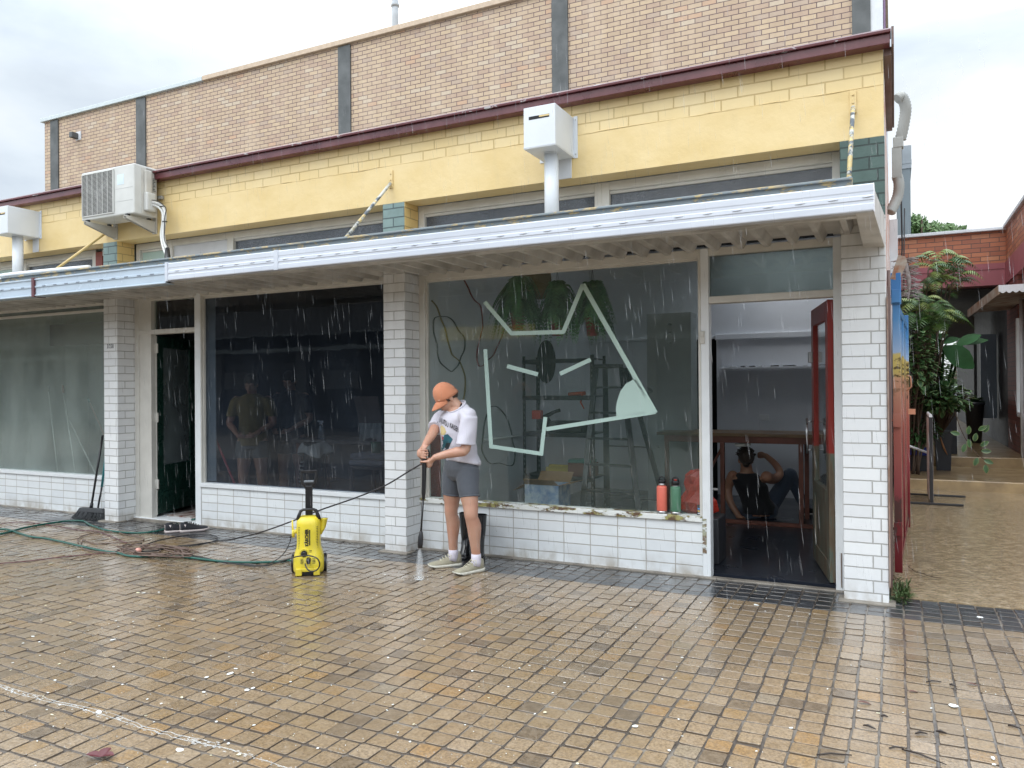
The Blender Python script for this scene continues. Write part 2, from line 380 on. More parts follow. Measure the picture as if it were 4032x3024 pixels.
# =====================================================================================
#  SHOP BUILDING
# =====================================================================================
white_d = ((.30,.29,.26), 1.5, 2.75, .45)
def chips(t, c, s):
    n = noise(t, 34, 5, rough=.7); c = mixc(t, ramp1(t, n, [(.70, 0), (.715, .8)]), c, (.36,.30,.24))
    g = noise(t, 7, 6, sc=(1,1,.6)); lo = nd(t, 'ShaderNodeMapRange', {'Value': s.outputs[2], 'From Min': .16, 'From Max': .0}).outputs[0]
    k = nd(t, 'ShaderNodeMath', {0: lo, 1: ramp1(t, g, [(.42, 0), (.66, .8)])}, operation='MULTIPLY').outputs[0]
    return mixc(t, k, c, (.33,.28,.21))
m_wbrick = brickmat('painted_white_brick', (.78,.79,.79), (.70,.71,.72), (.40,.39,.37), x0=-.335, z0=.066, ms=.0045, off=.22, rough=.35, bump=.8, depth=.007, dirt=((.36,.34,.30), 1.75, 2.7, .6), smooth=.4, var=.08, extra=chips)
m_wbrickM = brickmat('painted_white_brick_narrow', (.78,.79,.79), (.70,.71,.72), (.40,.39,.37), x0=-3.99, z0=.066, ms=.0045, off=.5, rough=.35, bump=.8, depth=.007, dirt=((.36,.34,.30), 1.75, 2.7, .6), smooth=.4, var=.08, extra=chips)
m_stack = brickmat('painted_white_stack_brick', (.77,.79,.79), (.70,.72,.73), (.42,.39,.35), x0=-1.34+.23, z0=.085, h=.0895, w=.2398, ms=.004, off=0, rough=.35, bump=.75, depth=.006, smooth=.35, var=.10, extra=chips)
m_gbrick = brickmat('painted_green_brick', (.045,.085,.075), (.065,.11,.095), (.02,.035,.03), x0=-.335, z0=.066, ms=.006, off=.22, rough=.4, bump=.8, var=.3)
m_gbrickM = brickmat('painted_sage_brick', (.17,.25,.24), (.20,.28,.265), (.07,.10,.10), x0=-3.99, z0=.066, ms=.006, off=.5, rough=.45, bump=.8, var=.3)
m_ybrick = brickmat('painted_yellow_return_brick', (.70,.50,.20), (.66,.46,.18), (.42,.29,.11), x0=-3.99+.1, z0=.066, ms=.005, off=.5, rough=.5, bump=.6, var=.15)
# yellow lintel wall: render below, brick courses on top
Y1, Y2 = (.70,.53,.25), (.73,.57,.30)
def yel(t, c, s):
    st = noise(t, 1.6, 6, sc=(2,2,.8)); c = mixc(t, ramp1(t, st, [(.45, 0), (.75, .35)]), c, (.76,.63,.38))
    g = noise(t, 5, 6, sc=(1,1,.5)); return mixc(t, ramp1(t, g, [(.56, 0), (.8, .35)]), c, (.5,.38,.2))
m_yel = brickmat('painted_yellow_brick', Y1, Y2, (.50,.35,.14), x0=-.781, z0=3.545, ms=.005, off=.5, rough=.5, bump=.9, var=.06, depth=.005, extra=yel)
m_yrend, t, b = NT('painted_yellow_render')
n = noise(t, 2.2, 6, sc=(1,1,1.6)); c = mixc(t, ramp1(t, n, [(.35, 0), (.7, 1)]), (.66,.49,.22), (.73,.57,.30)); g = noise(t, 4, 7, sc=(2.5,2.5,.5)); c = mixc(t, ramp1(t, g, [(.55, 0), (.8, .3)]), c, (.52,.42,.25))
L(t, c, b.inputs['Base Color']); b.inputs['Roughness'].default_value = .45
h = noise(t, 7, 6, rough=.62); bp = nd(t, 'ShaderNodeBump', {'Strength': .5, 'Distance': .012, 'Height': h}); L(t, bp.outputs[0], b.inputs['Normal'])
m_burg = M('burgundy_paint', (.085,.017,.022), .3, var=.45, vs=5, c2=(.15,.05,.055), bump=.2, obj=False)
m_burgf, t, b = NT('flaking_burgundy_flashing')
n = noise(t, 9, 7, rough=.7, sc=(.6,1,1)); c = mixc(t, ramp1(t, n, [(.60, 0), (.63, 1)]), (.12,.035,.04), (.42,.40,.40)); L(t, c, b.inputs['Base Color']); b.inputs['Roughness'].default_value = .35
m_frame = M('cream_frame_paint', (.62,.60,.55), .4, var=.2, vs=4, bump=.15, c2=(.42,.40,.36), obj=False)
m_white = M('white_frame_paint', (.76,.78,.79), .35, var=.15, vs=4, bump=.15, obj=False)
m_dark = M('dark_void', (.012,.012,.014), .8, bump=0)
def flaky(name, base, under, under2, thr=.56, sc=7):
    m, t, b = NT(name); n = noise(t, sc, 8, rough=.68, sc=(.5,1,1.4)); n2 = noise(t, 18, 4)
    u = mixc(t, ramp1(t, n2, [(.45, 0), (.55, 1)]), under, under2); c = mixc(t, ramp1(t, n, [(thr, 0), (thr+.025, 1)]), base, u)
    L(t, c, b.inputs['Base Color']); b.inputs['Roughness'].default_value = .5
    bp = nd(t, 'ShaderNodeBump', {'Strength': .8, 'Distance': .003, 'Height': ramp1(t, n, [(thr, 1), (thr+.025, 0)])}); L(t, bp.outputs[0], b.inputs['Normal']); return m
m_flakesill = flaky('peeling_sill_paint', (.74,.75,.72), (.35,.32,.12), (.12,.07,.04), .5, 9)
m_flakewhite = flaky('peeling_white_paint', (.76,.78,.79), (.34,.36,.28), (.14,.09,.05), .62, 5)
m_beam = flaky('peeling_yellow_channel', (.20,.23,.24), (.50,.38,.19), (.36,.31,.22), .53, 17)
m_gutw, t, b = NT('white_gutter_paint')
n = noise(t, 3, 5, sc=(.6,1,3)); c = mixc(t, ramp1(t, n, [(.4, 0), (.7, .6)]), (.56,.59,.65), (.44,.47,.54)); L(t, c, b.inputs['Base Color']); b.inputs['Roughness'].default_value = .22
m_gutb = M('pale_blue_gutter_paint', (.44,.52,.60), .25, var=.12, vs=3, bump=.08, obj=False)
m_deck = M('cream_deck_paint', (.62,.60,.56), .45, var=.35, vs=3, bump=.2, c2=(.26,.24,.21), obj=False)
m_glass = glass('window_glass')
m_glass_v = glass('veiled_window_glass', veil=.035, veilc=(.36,.50,.46), refl=.035)
m_glass_m = glass('dimming_mid_glass', (.64,.68,.73), refl=.04, veil=.032, veilc=(.24,.31,.41))  # pane darkened by its colour to dim the room and people behind
m_glass_l = glass('veiled_left_glass', veil=.26, veilc=(.42,.48,.45), refl=.045)
m_glass_u, t, b = NT('speckled_upper_glass')     # rain-speckled high windows
n = noise(t, 160, 3, rough=.7); n2 = noise(t, 1.4, 5, sc=(1,1,3)); c = mixc(t, ramp1(t, n, [(.35, 0), (.7, 1)]), (.05,.055,.065), (.34,.36,.40)); c = mixc(t, ramp1(t, n2, [(.4, 0), (.7, .4)]), c, (.05,.055,.06))
L(t, c, b.inputs['Base Color']); b.inputs['Roughness'].default_value = .12; bp = nd(t, 'ShaderNodeBump', {'Strength': .2, 'Distance': .002, 'Height': n}); L(t, bp.outputs[0], b.inputs['Normal'])
tr_ = nd(t, 'ShaderNodeBsdfTransparent', {0: (.8,.85,.9,1)}); L(t, nd(t, 'ShaderNodeMixShader', {0: .55, 1: tr_.outputs[0], 2: b.outputs[0]}).outputs[0], t.nodes['Material Output'].inputs[0])
m_mint = M('mint_blind', (.42,.55,.50), .5, var=.1, obj=False)
m_panel = M('white_infill_board', (.60,.61,.63), .5, var=.2, vs=5, obj=False)

SHOP = thing('shop_building', 'single storey row of shops with yellow parapet, white painted brick piers and a suspended awning', 'building', (-4.1, 0, 0))
W = .23   # window wall plane
# parapet/lintel wall (yellow)
MB().box(-17, -.055, .0, .215, 3.2, 3.545).build('rendered_lintel_wall', m_yrend, SHOP)
MB().box(-17, -.055, .003, .215, 3.545, 3.86).build('parapet_wall', m_yel, SHOP)
# wrinkled edge of render where it meets bricks
rm = MB(); x = -16.5; rng = random.Random(4); pts = []
while x < -.08: pts.append((x, .001+rng.uniform(-.003,.002), 3.547+rng.uniform(-.004,.004))); x += rng.uniform(.05,.16)
rm.tube(pts, [rng.uniform(.002,.005) for _ in pts], 6); rm.build('render_edge', m_yrend, SHOP)
# burgundy fascia with flashing
fp = [(-.10,3.785),(-.10,3.852),(-.118,3.858),(-.122,3.868),(-.108,3.873),(-.0,3.925),(.03,3.925),(.03,3.86),(-.002,3.86),(-.002,3.785)]
MB().profx([(-.10,3.785),(-.10,3.852),(-.002,3.852),(-.002,3.785)], -17, -.012).build('burgundy_fascia', m_burg, SHOP, bevel=.004)
MB().profx([(-.124,3.853),(-.126,3.868),(-.108,3.875),(0,3.928),(.04,3.928),(.04,3.865),(-.10,3.862),(-.104,3.853)], -17.0, -.006).build('roof_flashing', m_burgf, SHOP)
MB().box(-17, -2.0, .04, 7.1, 3.80, 3.862).box(-2.0, -.6, .04, 3.4, 3.80, 3.862).box(-2.0, -.6, 4.65, 7.1, 3.80, 3.862).box(-.6, -.06, .04, 7.1, 3.80, 3.862).build('roof', M('grey_roof', (.22,.22,.22), .5, obj=False), SHOP)
# side eave with brown soffit
m_brown = M('brown_soffit', (.16,.10,.085), .5, obj=False)
MB().box(-.052, -.004, .002, 1.75, 3.74, 3.80).box(-.004, .012, -.09, 1.78, 3.775, 3.90).build('side_eave', m_brown, SHOP, bevel=.003)
# side wall: red brick with torn paint
def peel(t, c, s):
    n = noise(t, 2.2, 7, rough=.65, sc=(1,1.2,.8)); return mixc(t, ramp1(t, n, [(.5, 0), (.53, 1)]), c, (.74,.74,.74))
m_side = brickmat('peeling_red_side_brick', (.42,.15,.08), (.50,.2,.11), (.55,.45,.38), rough=.6, bump=.6, extra=peel)
MB().box(-.30, -.052, .24, 14, 0, 3.74).build('side_wall', m_side, SHOP)
# piers: white below the awning, green above
def pier(xa, xb, mw_, mg, ret, ret_m):
    a = MB().box(xa, xb, 0, .26, 0, 2.66).build('pier', mw_, SHOP, bevel=.006)
    MB().box(xa, xb, .0, .24, 2.66, 3.2).build('green_pier', mg, SHOP, bevel=.005)
    if ret: MB().box(xb, xb+.004, .006, .225, 2.66, 3.199).build('painted_return', ret_m, SHOP)
    return a
p3_ = pier(-8.16, -7.925, m_wbrickM, m_gbrickM, True, m_ybrick)
pier(-4.23, -3.99, m_wbrickM, m_gbrickM, True, m_ybrick)
pier(-.334, -.052, m_wbrick, m_gbrick, False, None)
pier(-12.1, -11.86, m_wbrickM, m_gbrickM, True, m_ybrick)
# dirt plate at top of the right pier + metal edge angle on its right side
MB().box(-.05,-.041,-.012,.20,.12,2.1).build('rusty_edge_angle', M('rusty_angle', (.36,.27,.23), .6, var=.5, c2=(.2,.1,.06)), SHOP)
# street number painted on the left pier
m_black = M('black_paint', (.012,.012,.014), .4, bump=0)
def text_mesh(body, size, mat, name, parent, M4, ext=.0008, font_shear=0, xs=1, bold=0, space=1):
    cu = bpy.data.curves.new(name, 'FONT'); cu.body = body; cu.size = size; cu.extrude = ext; cu.shear = font_shear; cu.offset = bold; cu.space_character = space; cu.align_x = 'CENTER'; cu.align_y = 'CENTER'; cu.resolution_u = 3
    ob = bpy.data.objects.new(name, cu); col.objects.link(ob); bpy.context.view_layer.update()
    me = bpy.data.meshes.new_from_object(ob.evaluated_get(bpy.context.evaluated_depsgraph_get())); bpy.data.objects.remove(ob)
    me.transform(Matrix.Diagonal((xs,1,1,1))); me.transform(M4); me.materials.clear(); me.materials.append(mat)
    q = parent
    if q:
        while q.parent: q = q.parent
        me.transform(Matrix.Translation(-q.location))
    o = bpy.data.objects.new(name, me); col.objects.link(o); o.parent = parent; me.name = name
    return o
def facemat(o, xa, ya): # text plane with given x-axis and y-axis directions
    xa = Vector(xa).normalized(); ya = Vector(ya).normalized(); z = xa.cross(ya); m = Matrix((xa, ya, z)).transposed().to_4x4(); m.translation = Vector(o); return m
text_mesh('3/258', .066, m_black, 'street_number', p3_, facemat((-8.045,-.0006,2.006), (1,0,0), (0,0,1)), xs=.62, bold=.0012, space=1.25)

# low walls
LW = [( -11.87, -8.155), (-6.86, -4.228), (-3.992, -1.362)]
for a, bb in LW: MB().box(a, bb, W, .40, 0, .432).build('low_wall', m_stack, SHOP, bevel=.003)
# ---- windows (frame, sill, pane) ----
def window(xa, xb, z0, z1, gm, fm=m_frame, fw=.05, sillm=None, name='shop_window', fw_l=None, head=.08, sill=True):
    """timber frame on the window plane, glass set back 40 mm"""
    fl = fw_l if fw_l is not None else fw
    f = MB().box(xa, xa+fl, W, W+.09, z0, z1).box(xb-fw, xb, W, W+.09, z0, z1).box(xa+fl, xb-fw, W+.001, W+.09, z1-head, z1)
    fo = f.build(name, fm, SHOP, bevel=.004)
    lip = MB().box(xa+fl, xb-fw, W+.035, W+.055, z1-head-.02, z1-head).box(xa+fl, xa+fl+.012, W+.03, W+.055, z0, z1-head-.02).build('inner_bead', fm, fo)
    if sill: MB().box(xa-.0, xb, W-.022, W+.10, z0-.044, z0).build('sill', sillm or m_white, fo, bevel=.004)
    p = MB().box(xa+fl*.6, xb-fw*.6, W+.055, W+.061, z0-.001, z1-head*.8).build('pane', gm, fo)
    return fo, p
winL, paneL = window(-11.86, -8.155, .477, 2.62, m_glass_l, fw=.03, head=.07)
winM, paneM = window(-6.862, -4.232, .477, 2.60, m_glass_m, fw=.022, fw_l=.010, head=.07)
winR, paneR = window(-3.99, -1.362, .477, 2.575, m_glass_v, fw=.022, fw_l=.062, head=.066, sillm=m_flakesill)
# second blind strip at left of the middle window: a pale painted reveal
MB().box(-6.856, -6.715, W+.075, W+.085, .49, 2.54).build('reveal_strip', M('grey_reveal', (.36,.38,.36), .5, obj=False), winM)
# transom bars in the left window
MB().box(-11.8, -8.19, W+.02, W+.07, 2.455, 2.485).build('transom_bar', m_frame, winL, bevel=.003)
# black board painted in for the shaded gaps between window heads and deck
MB().box(-17, -.34, W+.008, W+.08, 2.601, 2.74).build('gap_shade_board', m_dark, SHOP)
# mullions either side of the doors
mul = MB().box(-1.362, -1.300, W-.004, W+.10, 0, 2.575)
mo = mul.build('door_post', m_white, SHOP, bevel=.004)
MB().box(-1.3626, -1.3305, W-.0065, W-.004, .19, .46).build('peeled_patch', flaky('peeled_post_paint', (.70,.72,.7), (.20,.14,.09), (.36,.36,.26), .45, 14), mo)
MB().box(-1.366,-1.33, W-.016, W-.004, 1.83, 1.93).box(-1.357,-1.339, W-.024, W-.016, 1.88, 1.925).build('latch_catch', m_frame, mo, bevel=.003)
MB().box(-.400, -.334, W-.004, W+.10, 0, 2.575).build('door_post', m_white, SHOP, bevel=.004)
MB().box(-.366, -.358, W-.012, W-.005, .03, .28).build('drop_bolt', M('rusty_bolt', (.25,.2,.17), .5, metal=.6), SHOP)
MB().box(-1.300, -.400, W, W+.10, 2.143, 2.197).build('door_transom', m_frame, SHOP, bevel=.004)
fl = MB().box(-1.300, -.400, W, W+.09, 2.518, 2.575).build('fanlight', m_frame, SHOP, bevel=.003)
MB().box(-1.300, -.400, W+.05, W+.056, 2.195, 2.52).build('pane', glass('fanlight_glass', (.55,.6,.58), refl=.07, veil=.12, veilc=(.2,.24,.22)), fl)
# left doorway
MB().box(-7.926, -7.662, W+.005, W+.075, .03, 2.575).box(-7.93,-7.86,W-.004,W+.005,.03,2.575).build('door_side_panel', m_frame, SHOP, bevel=.003)
MB().box(-6.948, -6.862, W-.004, W+.10, 0, 2.60).build('door_post', m_white, SHOP, bevel=.004)
MB().box(-7.9, -6.948, W, W+.09, 2.143, 2.197).build('door_transom', m_frame, SHOP, bevel=.004)
fl = MB().box(-7.9, -6.948, W, W+.09, 2.53, 2.60).build('fanlight', m_frame, SHOP, bevel=.003)
MB().box(-7.89, -6.948, W+.05, W+.056, 2.197, 2.535).build('pane', m_glass, fl)
MB().box(-7.83, -7.66, W+.08, W+.09, 2.19, 2.54).build('blind', M('grey_green_board', (.12,.15,.14), .6, obj=False), fl)
MB().box(-7.925, -6.948, W-.03, W+.35, .0, .034).build('threshold', m_white, SHOP, bevel=.004)
# ---- upper windows ----
def upwin(xa, xb, gm, fm=m_frame, z0=2.6, z1=3.2, fw=.065, name='upper_window'):
    fo = MB().box(xa, xa+fw, W, W+.08, z0, z1).box(xb-fw, xb, W, W+.08, z0, z1).box(xa+fw, xb-fw, W+.001, W+.08, z1-.075, z1).box(xa+fw, xb-fw, W+.02, W+.07, z1-.1, z1-.075).build(name, fm, SHOP, bevel=.004)
    MB().box(xa+fw*.7, xb-fw*.7, W+.04, W+.046, z0, z1-.08).build('pane', gm, fo); return fo
upwin(-3.988, -2.173, m_glass_u); upwin(-2.173, -.334, m_glass_u)
upwin(-6.45, -4.232, m_glass_u, fw=.09); upwin(-7.9, -7.3, m_mint)
MB().box(-7.3, -6.45, W+.03, W+.05, 2.6, 3.16).build('infill_board', m_panel, SHOP)
MB().box(-7.3, -6.45, W+.005, W+.04, 3.13, 3.2).build('infill_head', m_frame, SHOP)
upwin(-10.05, -8.62, m_glass_u); upwin(-11.85, -10.05, m_mint)
MB().box(-8.62, -8.50, W-.0, W+.08, 2.6, 3.17).build('red_post', M('red_oxide_post', (.24,.06,.045), .5, obj=False), SHOP)
MB().box(-8.50, -8.16, W+.03, W+.05, 2.6, 3.12).build('infill_board', m_panel, SHOP)
MB().box(-8.5, -8.16, W+.005, W+.04, 3.12, 3.2).build('infill_head', m_flakewhite, SHOP)

# ---- awning ----
AW = MB()
prof = []; x = -16.9
zr, zp = 2.545, 2.605
while x < -.20:
    prof += [(x, zp), (x+.035, zp), (x+.062, zr), (x+.098, zr), (x+.125, zp)]; x += .19
prof.append((x, zp)); ya, yb = -.80, .235
vs = [(a, ya, z) for a, z in prof]+[(a, yb, z+.0) for a, z in prof]+[(a, ya, z+.004) for a, z in prof]+[(a, yb, z+.004) for a, z in prof]; n = len(prof)
fs = [(i, i+1, n+i+1, n+i) for i in range(n-1)]+[(2*n+i+1, 2*n+i, 3*n+i, 3*n+i+1) for i in range(n-1)]
awn = AW.add(vs, fs).build('awning', m_deck, SHOP, recalc=False)
MB().box(-16.9, -.20, -.825, -.755, 2.50, 2.57).build('edge_rail', m_deck, awn)
bm_ = MB().box(-16.9, -.22, -.775, -.735, 2.56, 2.752).box(-16.9, -.22, -.80, -.775, 2.732, 2.748)
bm_.build('channel_beam', m_beam, awn, bevel=.004)
# right half gutter: ribbed white sheet
gp = [(-.90,2.512),(-.903,2.518),(-.903,2.552),(-.899,2.558),(-.899,2.572),(-.903,2.578),(-.902,2.60),(-.898,2.606),(-.898,2.622),(-.90,2.63),(-.90,2.665),(-.893,2.672),(-.80,2.672),(-.80,2.66),(-.88,2.655),(-.88,2.53),(-.80,2.522),(-.80,2.512)]
gwm = MB().profx(gp, -6.02, -4.665).profx(gp, -4.655, -.104)
x = -5.9
while x < -.15: gwm.tube([(x,-.901,2.591),(x+.03,-.907,2.593),(x+.06,-.901,2.595)], .0032, 6); x += .185
gw = gwm.build('gutter', m_gutw, awn)
MB().box(-4.70,-4.655,-.907,-.80,2.508,2.676).build('gutter_joint', m_gutw, gw, bevel=.002)
MB().box(-6.03,-5.995,-.907,-.80,2.505,2.68).build('gutter_joint', m_gutw, gw, bevel=.002)
MB().box(-.104,-.100,-.90,-.02,2.508,2.672).build('end_plate', flaky('peeling_end_plate', (.78,.78,.82), (.25,.22,.28), (.4,.3,.3), .57, 6), gw)
# sloping end beam box
eb = MB(); v = [(-.205,-.86,2.512),(-.104,-.86,2.512),(-.056,0,2.437),(-.19,0,2.445),(-.205,-.86,2.66),(-.104,-.86,2.66),(-.056,0,2.66),(-.19,0,2.66)]
eb.add(v, [(0,3,2,1),(4,5,6,7),(0,1,5,4),(1,2,6,5),(2,3,7,6),(3,0,4,7)]).build('end_beam', m_deck, awn, bevel=.004)
# left gutters: flat pale blue with slotted bead
gq = [(-.885,2.485),(-.90,2.49),(-.90,2.498),(-.888,2.505),(-.888,2.572),(-.897,2.577),(-.897,2.593),(-.888,2.598),(-.888,2.648),(-.90,2.655),(-.90,2.666),(-.885,2.672),(-.80,2.672),(-.80,2.66),(-.875,2.655),(-.875,2.495),(-.80,2.49),(-.80,2.485)]
sl = MB().profx(gq, -16.9, -8.02).profx(gq, -7.995, -6.03); x = -12
while x < -6.1: sl.box(x, x+.055, -.8985, -.8965, 2.580, 2.590, 1); x += .18
gl = sl.build('pale_blue_gutter', (m_gutb, M('slot_grey', (.16,.18,.22), .5)), awn)
MB().box(-8.03,-7.985,-.908,-.78,2.48,2.68).build('joint_strap', m_burg, gl, bevel=.003)
# suspended rods and wall plates
m_rod = flaky('peeling_rod_paint', (.60,.47,.22), (.10,.12,.14), (.55,.55,.50), .45, 12)
m_rody = M('yellow_rod_paint', (.62,.46,.19), .45, obj=False)
def rod(x, z0, mats):
    pl = MB().box(x-.022, x+.022, -.012, 0, z0-.16, z0).build('wall_plate', mats[1], SHOP, bevel=.002)
    bo = MB()
    for dz in (.03, .085): bo.lathe([(.001,0),(.008,0),(.008,.006),(.001,.009)], (0,0,0), 8)
    for dz in (.03,.085): MB().tube([(x,-.012,z0-dz),(x,-.02,z0-dz)], .008, 8).build('bolt', mats[1], pl)
    MB().tube([(x,-.014,z0-.12),(x,-.06,z0-.165),(x,-.70,2.735)], .0145, 10).build('awning_rod', mats[0], SHOP)
rod(-.245, 3.54, (m_rod, m_yrend)); rod(-4.13, 3.50, (m_rod, m_yrend)); rod(-8.08, 3.44, (m_rody, m_yrend))
# conduit laid on the awning at the left
MB().tube([(-11.5,-.78,2.775),(-9.3,-.78,2.765),(-8.6,-.78,2.772),(-8.0,-.78,2.765),(-7.3,-.765,2.755)], .021, 10).tube([(-10.4,-.82,2.70),(-9.2,-.84,2.735),(-8.7,-.83,2.73)], .010, 8).build('white_conduit', m_white, awn)

# ---- doors ----
def oriented(hx, hy, fx, fy):
    d = Vector((fx-hx, fy-hy, 0)); w = d.length; d.normalize(); nrm = Vector((-d.y, d.x, 0))
    m = Matrix((d, nrm, Vector((0,0,1)))).transposed().to_4x4(); m.translation = Vector((hx, hy, 0)); return m, w
def bldg_part(mb, name, mat, M4, parent, bevel=0):
    mb.v = [tuple(M4 @ Vector(v)) for v in mb.v]; return mb.build(name, mat, parent, bevel=bevel)
# right door: upper half glossy red, lower half stripped timber
m_reddoor, t, b = NT('half_stripped_red_door')
s = nd(t, 'ShaderNodeSeparateXYZ', {0: t.nodes.new('ShaderNodeNewGeometry').outputs['Position']})
w_ = noise(t, 5, 6, sc=(1.5,1.5,.25), rough=.65); wood = ramp(t, w_, [(.3, (.05,.035,.025)), (.48, (.13,.095,.06)), (.55, (.10,.125,.10)), (.62, (.20,.15,.10)), (.75, (.30,.27,.22))])
edge = nd(t, 'ShaderNodeMapRange', {'Value': s.outputs[2], 'From Min': .985, 'From Max': .995}).outputs[0]
rd = mixc(t, ramp1(t, noise(t, 4, 4), [(.4, 0), (.7, .5)]), (.28,.028,.02), (.20,.018,.014))
L(t, mixc(t, edge, wood, rd), b.inputs['Base Color']); b.inputs['Roughness'].default_value = .35
m4, dw = oriented(-.408, .345, -.60, 1.20); dw = .88
dz0, dz1, th = .03, 2.135, .042
db = MB().box(0,.12,0,th,dz0,dz1).box(dw-.12,dw,0,th,dz0,dz1).box(.12,dw-.12,0,th,dz1-.14,dz1).box(.12,dw-.12,0,th,dz0,dz0+.14).box(.12,dw-.12,.0,th,.60,.70).box(.12,dw-.12,.008,th-.008,dz0+.14,.60)
rdoor = bldg_part(db, 'half_red_door', m_reddoor, m4, SHOP, .003); tag(rdoor, 'open timber door, red above and stripped bare wood below')
bldg_part(MB().box(.12,dw-.12,.018,.023,.70,dz1-.14), 'pane', m_glass, m4, rdoor)
m_chrome = M('brushed_steel', (.55,.55,.55), .3, metal=1, bump=0)
bldg_part(MB().tube([(dw-.06,.09,.92),(dw-.06,.09,1.22)], .009, 8).tube([(dw-.06,.04,.95),(dw-.06,.09,.95)], .006, 8).tube([(dw-.06,.04,1.19),(dw-.06,.09,1.19)], .006, 8).tube([(dw-.06,-.05,.92),(dw-.06,-.05,1.22)], .009, 8).tube([(dw-.06,0,.95),(dw-.06,-.05,.95)], .006, 8).tube([(dw-.06,0,1.19),(dw-.06,-.05,1.19)], .006, 8), 'pull_handle', m_chrome, m4, rdoor)
bldg_part(MB().box(dw-.10,dw-.02,.04,.075,1.69,1.78).box(dw-.10,dw-.02,-.035,0,1.69,1.78), 'rim_lock', m_chrome, m4, rdoor, .006)
# left door: dark green, cream edge, opened inwards
m4, dw = oriented(-7.655, .30, -7.93, 1.09)
m_green = M('dark_green_door_paint', (.018,.055,.042), .28, var=.3, obj=False, c2=(.01,.03,.024))
gd = MB().box(.012,.14,0,.04,.06,2.13).box(dw-.12,dw,0,.04,.06,2.13).box(.14,dw-.12,0,.04,2.0,2.13).box(.14,dw-.12,0,.04,.06,.30).box(.14,dw-.12,.004,.036,.30,.62)
ldoor = bldg_part(gd, 'green_door', m_green, m4, SHOP, .003)
bldg_part(MB().box(.14,dw-.12,.016,.022,.62,2.0), 'pane', glass('door_glass', (.7,.75,.74), refl=.09, veil=.55, veilc=(.24,.29,.30)), m4, ldoor)
bldg_part(MB().box(0,.012,-.001,.041,.06,2.13), 'door_edge', m_frame, m4, ldoor)
for z in (.36, 1.13, 1.93): MB().box(-7.70,-7.625,W+.06,W+.072,z,z+.11).tube([(-7.664,W+.055,z),(-7.664,W+.055,z+.11)], .007, 8).build('hinge', m_frame, ldoor)
# mat
tag(MB().box(-7.62,-7.02,.40,1.05,.036,.048).build('door_mat', M('rust_brown_mat', (.10,.035,.02), .9, var=.9, vs=7, c2=(.5,.5,.47)), at=(-7.3,.7,.036)), 'brown and white patterned mat just inside the green door', 'door mat')
# =====================================================================================
#  SHOP INTERIORS (parts of the building)
# =====================================================================================
m_floor_in = M('dark_blue_floor', (.016,.02,.03), .3, var=.3, vs=3, bump=.1, obj=False, coat=.3)
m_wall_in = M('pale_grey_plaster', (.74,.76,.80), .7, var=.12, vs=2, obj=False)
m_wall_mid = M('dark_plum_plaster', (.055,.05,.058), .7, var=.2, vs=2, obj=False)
m_wall_lf = M('faded_grey_plaster', (.60,.64,.62), .7, var=.25, vs=1.5, obj=False)
m_ceil = M('ceiling_paint', (.6,.6,.6), .8, obj=False)
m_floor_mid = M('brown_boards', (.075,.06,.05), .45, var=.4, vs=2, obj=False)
MB().box(-4.06, -.30, .32, 5.2, -.02, .022).build('shop_floor', m_floor_in, SHOP)
MB().box(-8.10, -4.10, .32, 6.2, -.02, .022).build('shop_floor', m_floor_mid, SHOP)
MB().box(-12.9, -8.12, .40, 6.2, -.02, .022).build('shop_floor', m_wall_lf, SHOP)
MB().box(-4.12, -4.02, .26, 7, .0, 3.6).build('party_wall', m_wall_in, SHOP)
MB().box(-8.10, -8.04, .26, 7, .0, 3.6).build('party_wall', m_wall_lf, SHOP)
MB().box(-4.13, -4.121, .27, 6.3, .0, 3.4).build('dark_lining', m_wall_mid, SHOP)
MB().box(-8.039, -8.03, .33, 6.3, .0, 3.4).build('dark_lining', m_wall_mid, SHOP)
MB().box(-2.18, -.3, 4.8, 4.9, 0, 3.4).build('back_wall', m_wall_in, SHOP)
MB().box(-4.02, -2.75, 4.8, 4.9, 0, 3.4).box(-2.75, -2.18, 4.8, 4.9, 2.16, 3.4).build('back_wall', m_wall_in, SHOP)
MB().box(-2.9, -2.1, 5.6, 5.7, 0, 3.4).build('dark_back_room', m_dark, SHOP)
MB().box(-2.19, -.3, 4.74, 4.8, 2.12, 2.20).box(-4.02, -2.19, 4.76, 4.8, 2.14, 2.18).build('picture_rail', m_wall_in, SHOP, bevel=.01)
MB().box(-.31, -.30, .34, 4.9, 0, 3.4).build('side_lining', m_wall_in, SHOP)
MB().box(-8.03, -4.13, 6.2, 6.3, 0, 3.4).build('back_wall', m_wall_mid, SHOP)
MB().box(-12.9, -8.1, 5.0, 5.1, 0, 3.4).box(-12.9,-12.8,.4,5,0,3.4).build('back_wall', m_wall_lf, SHOP)
MB().box(-17, -2.0, .36, 7.1, 3.40, 3.46).box(-2.0,-.6,.36,3.55,3.40,3.46).box(-2.0,-.6,4.65,7.1,3.40,3.46).box(-.6,-.31,.36,7.1,3.40,3.46).build('ceiling', m_ceil, SHOP)
MB().box(-2.04,-2.0,3.36,4.69,3.46,3.95).box(-.6,-.56,3.36,4.69,3.46,3.95).box(-2.0,-.6,3.51,3.55,3.46,3.95).box(-2.0,-.6,4.65,4.69,3.46,3.95).build('added_skylight_well', m_wall_in, SHOP)  # unseen skylight added through roof and ceiling to brighten the right shop
MB().box(-17, -12.1, .2, .3, 0, 3.2).build('end_wall', m_frame, SHOP)
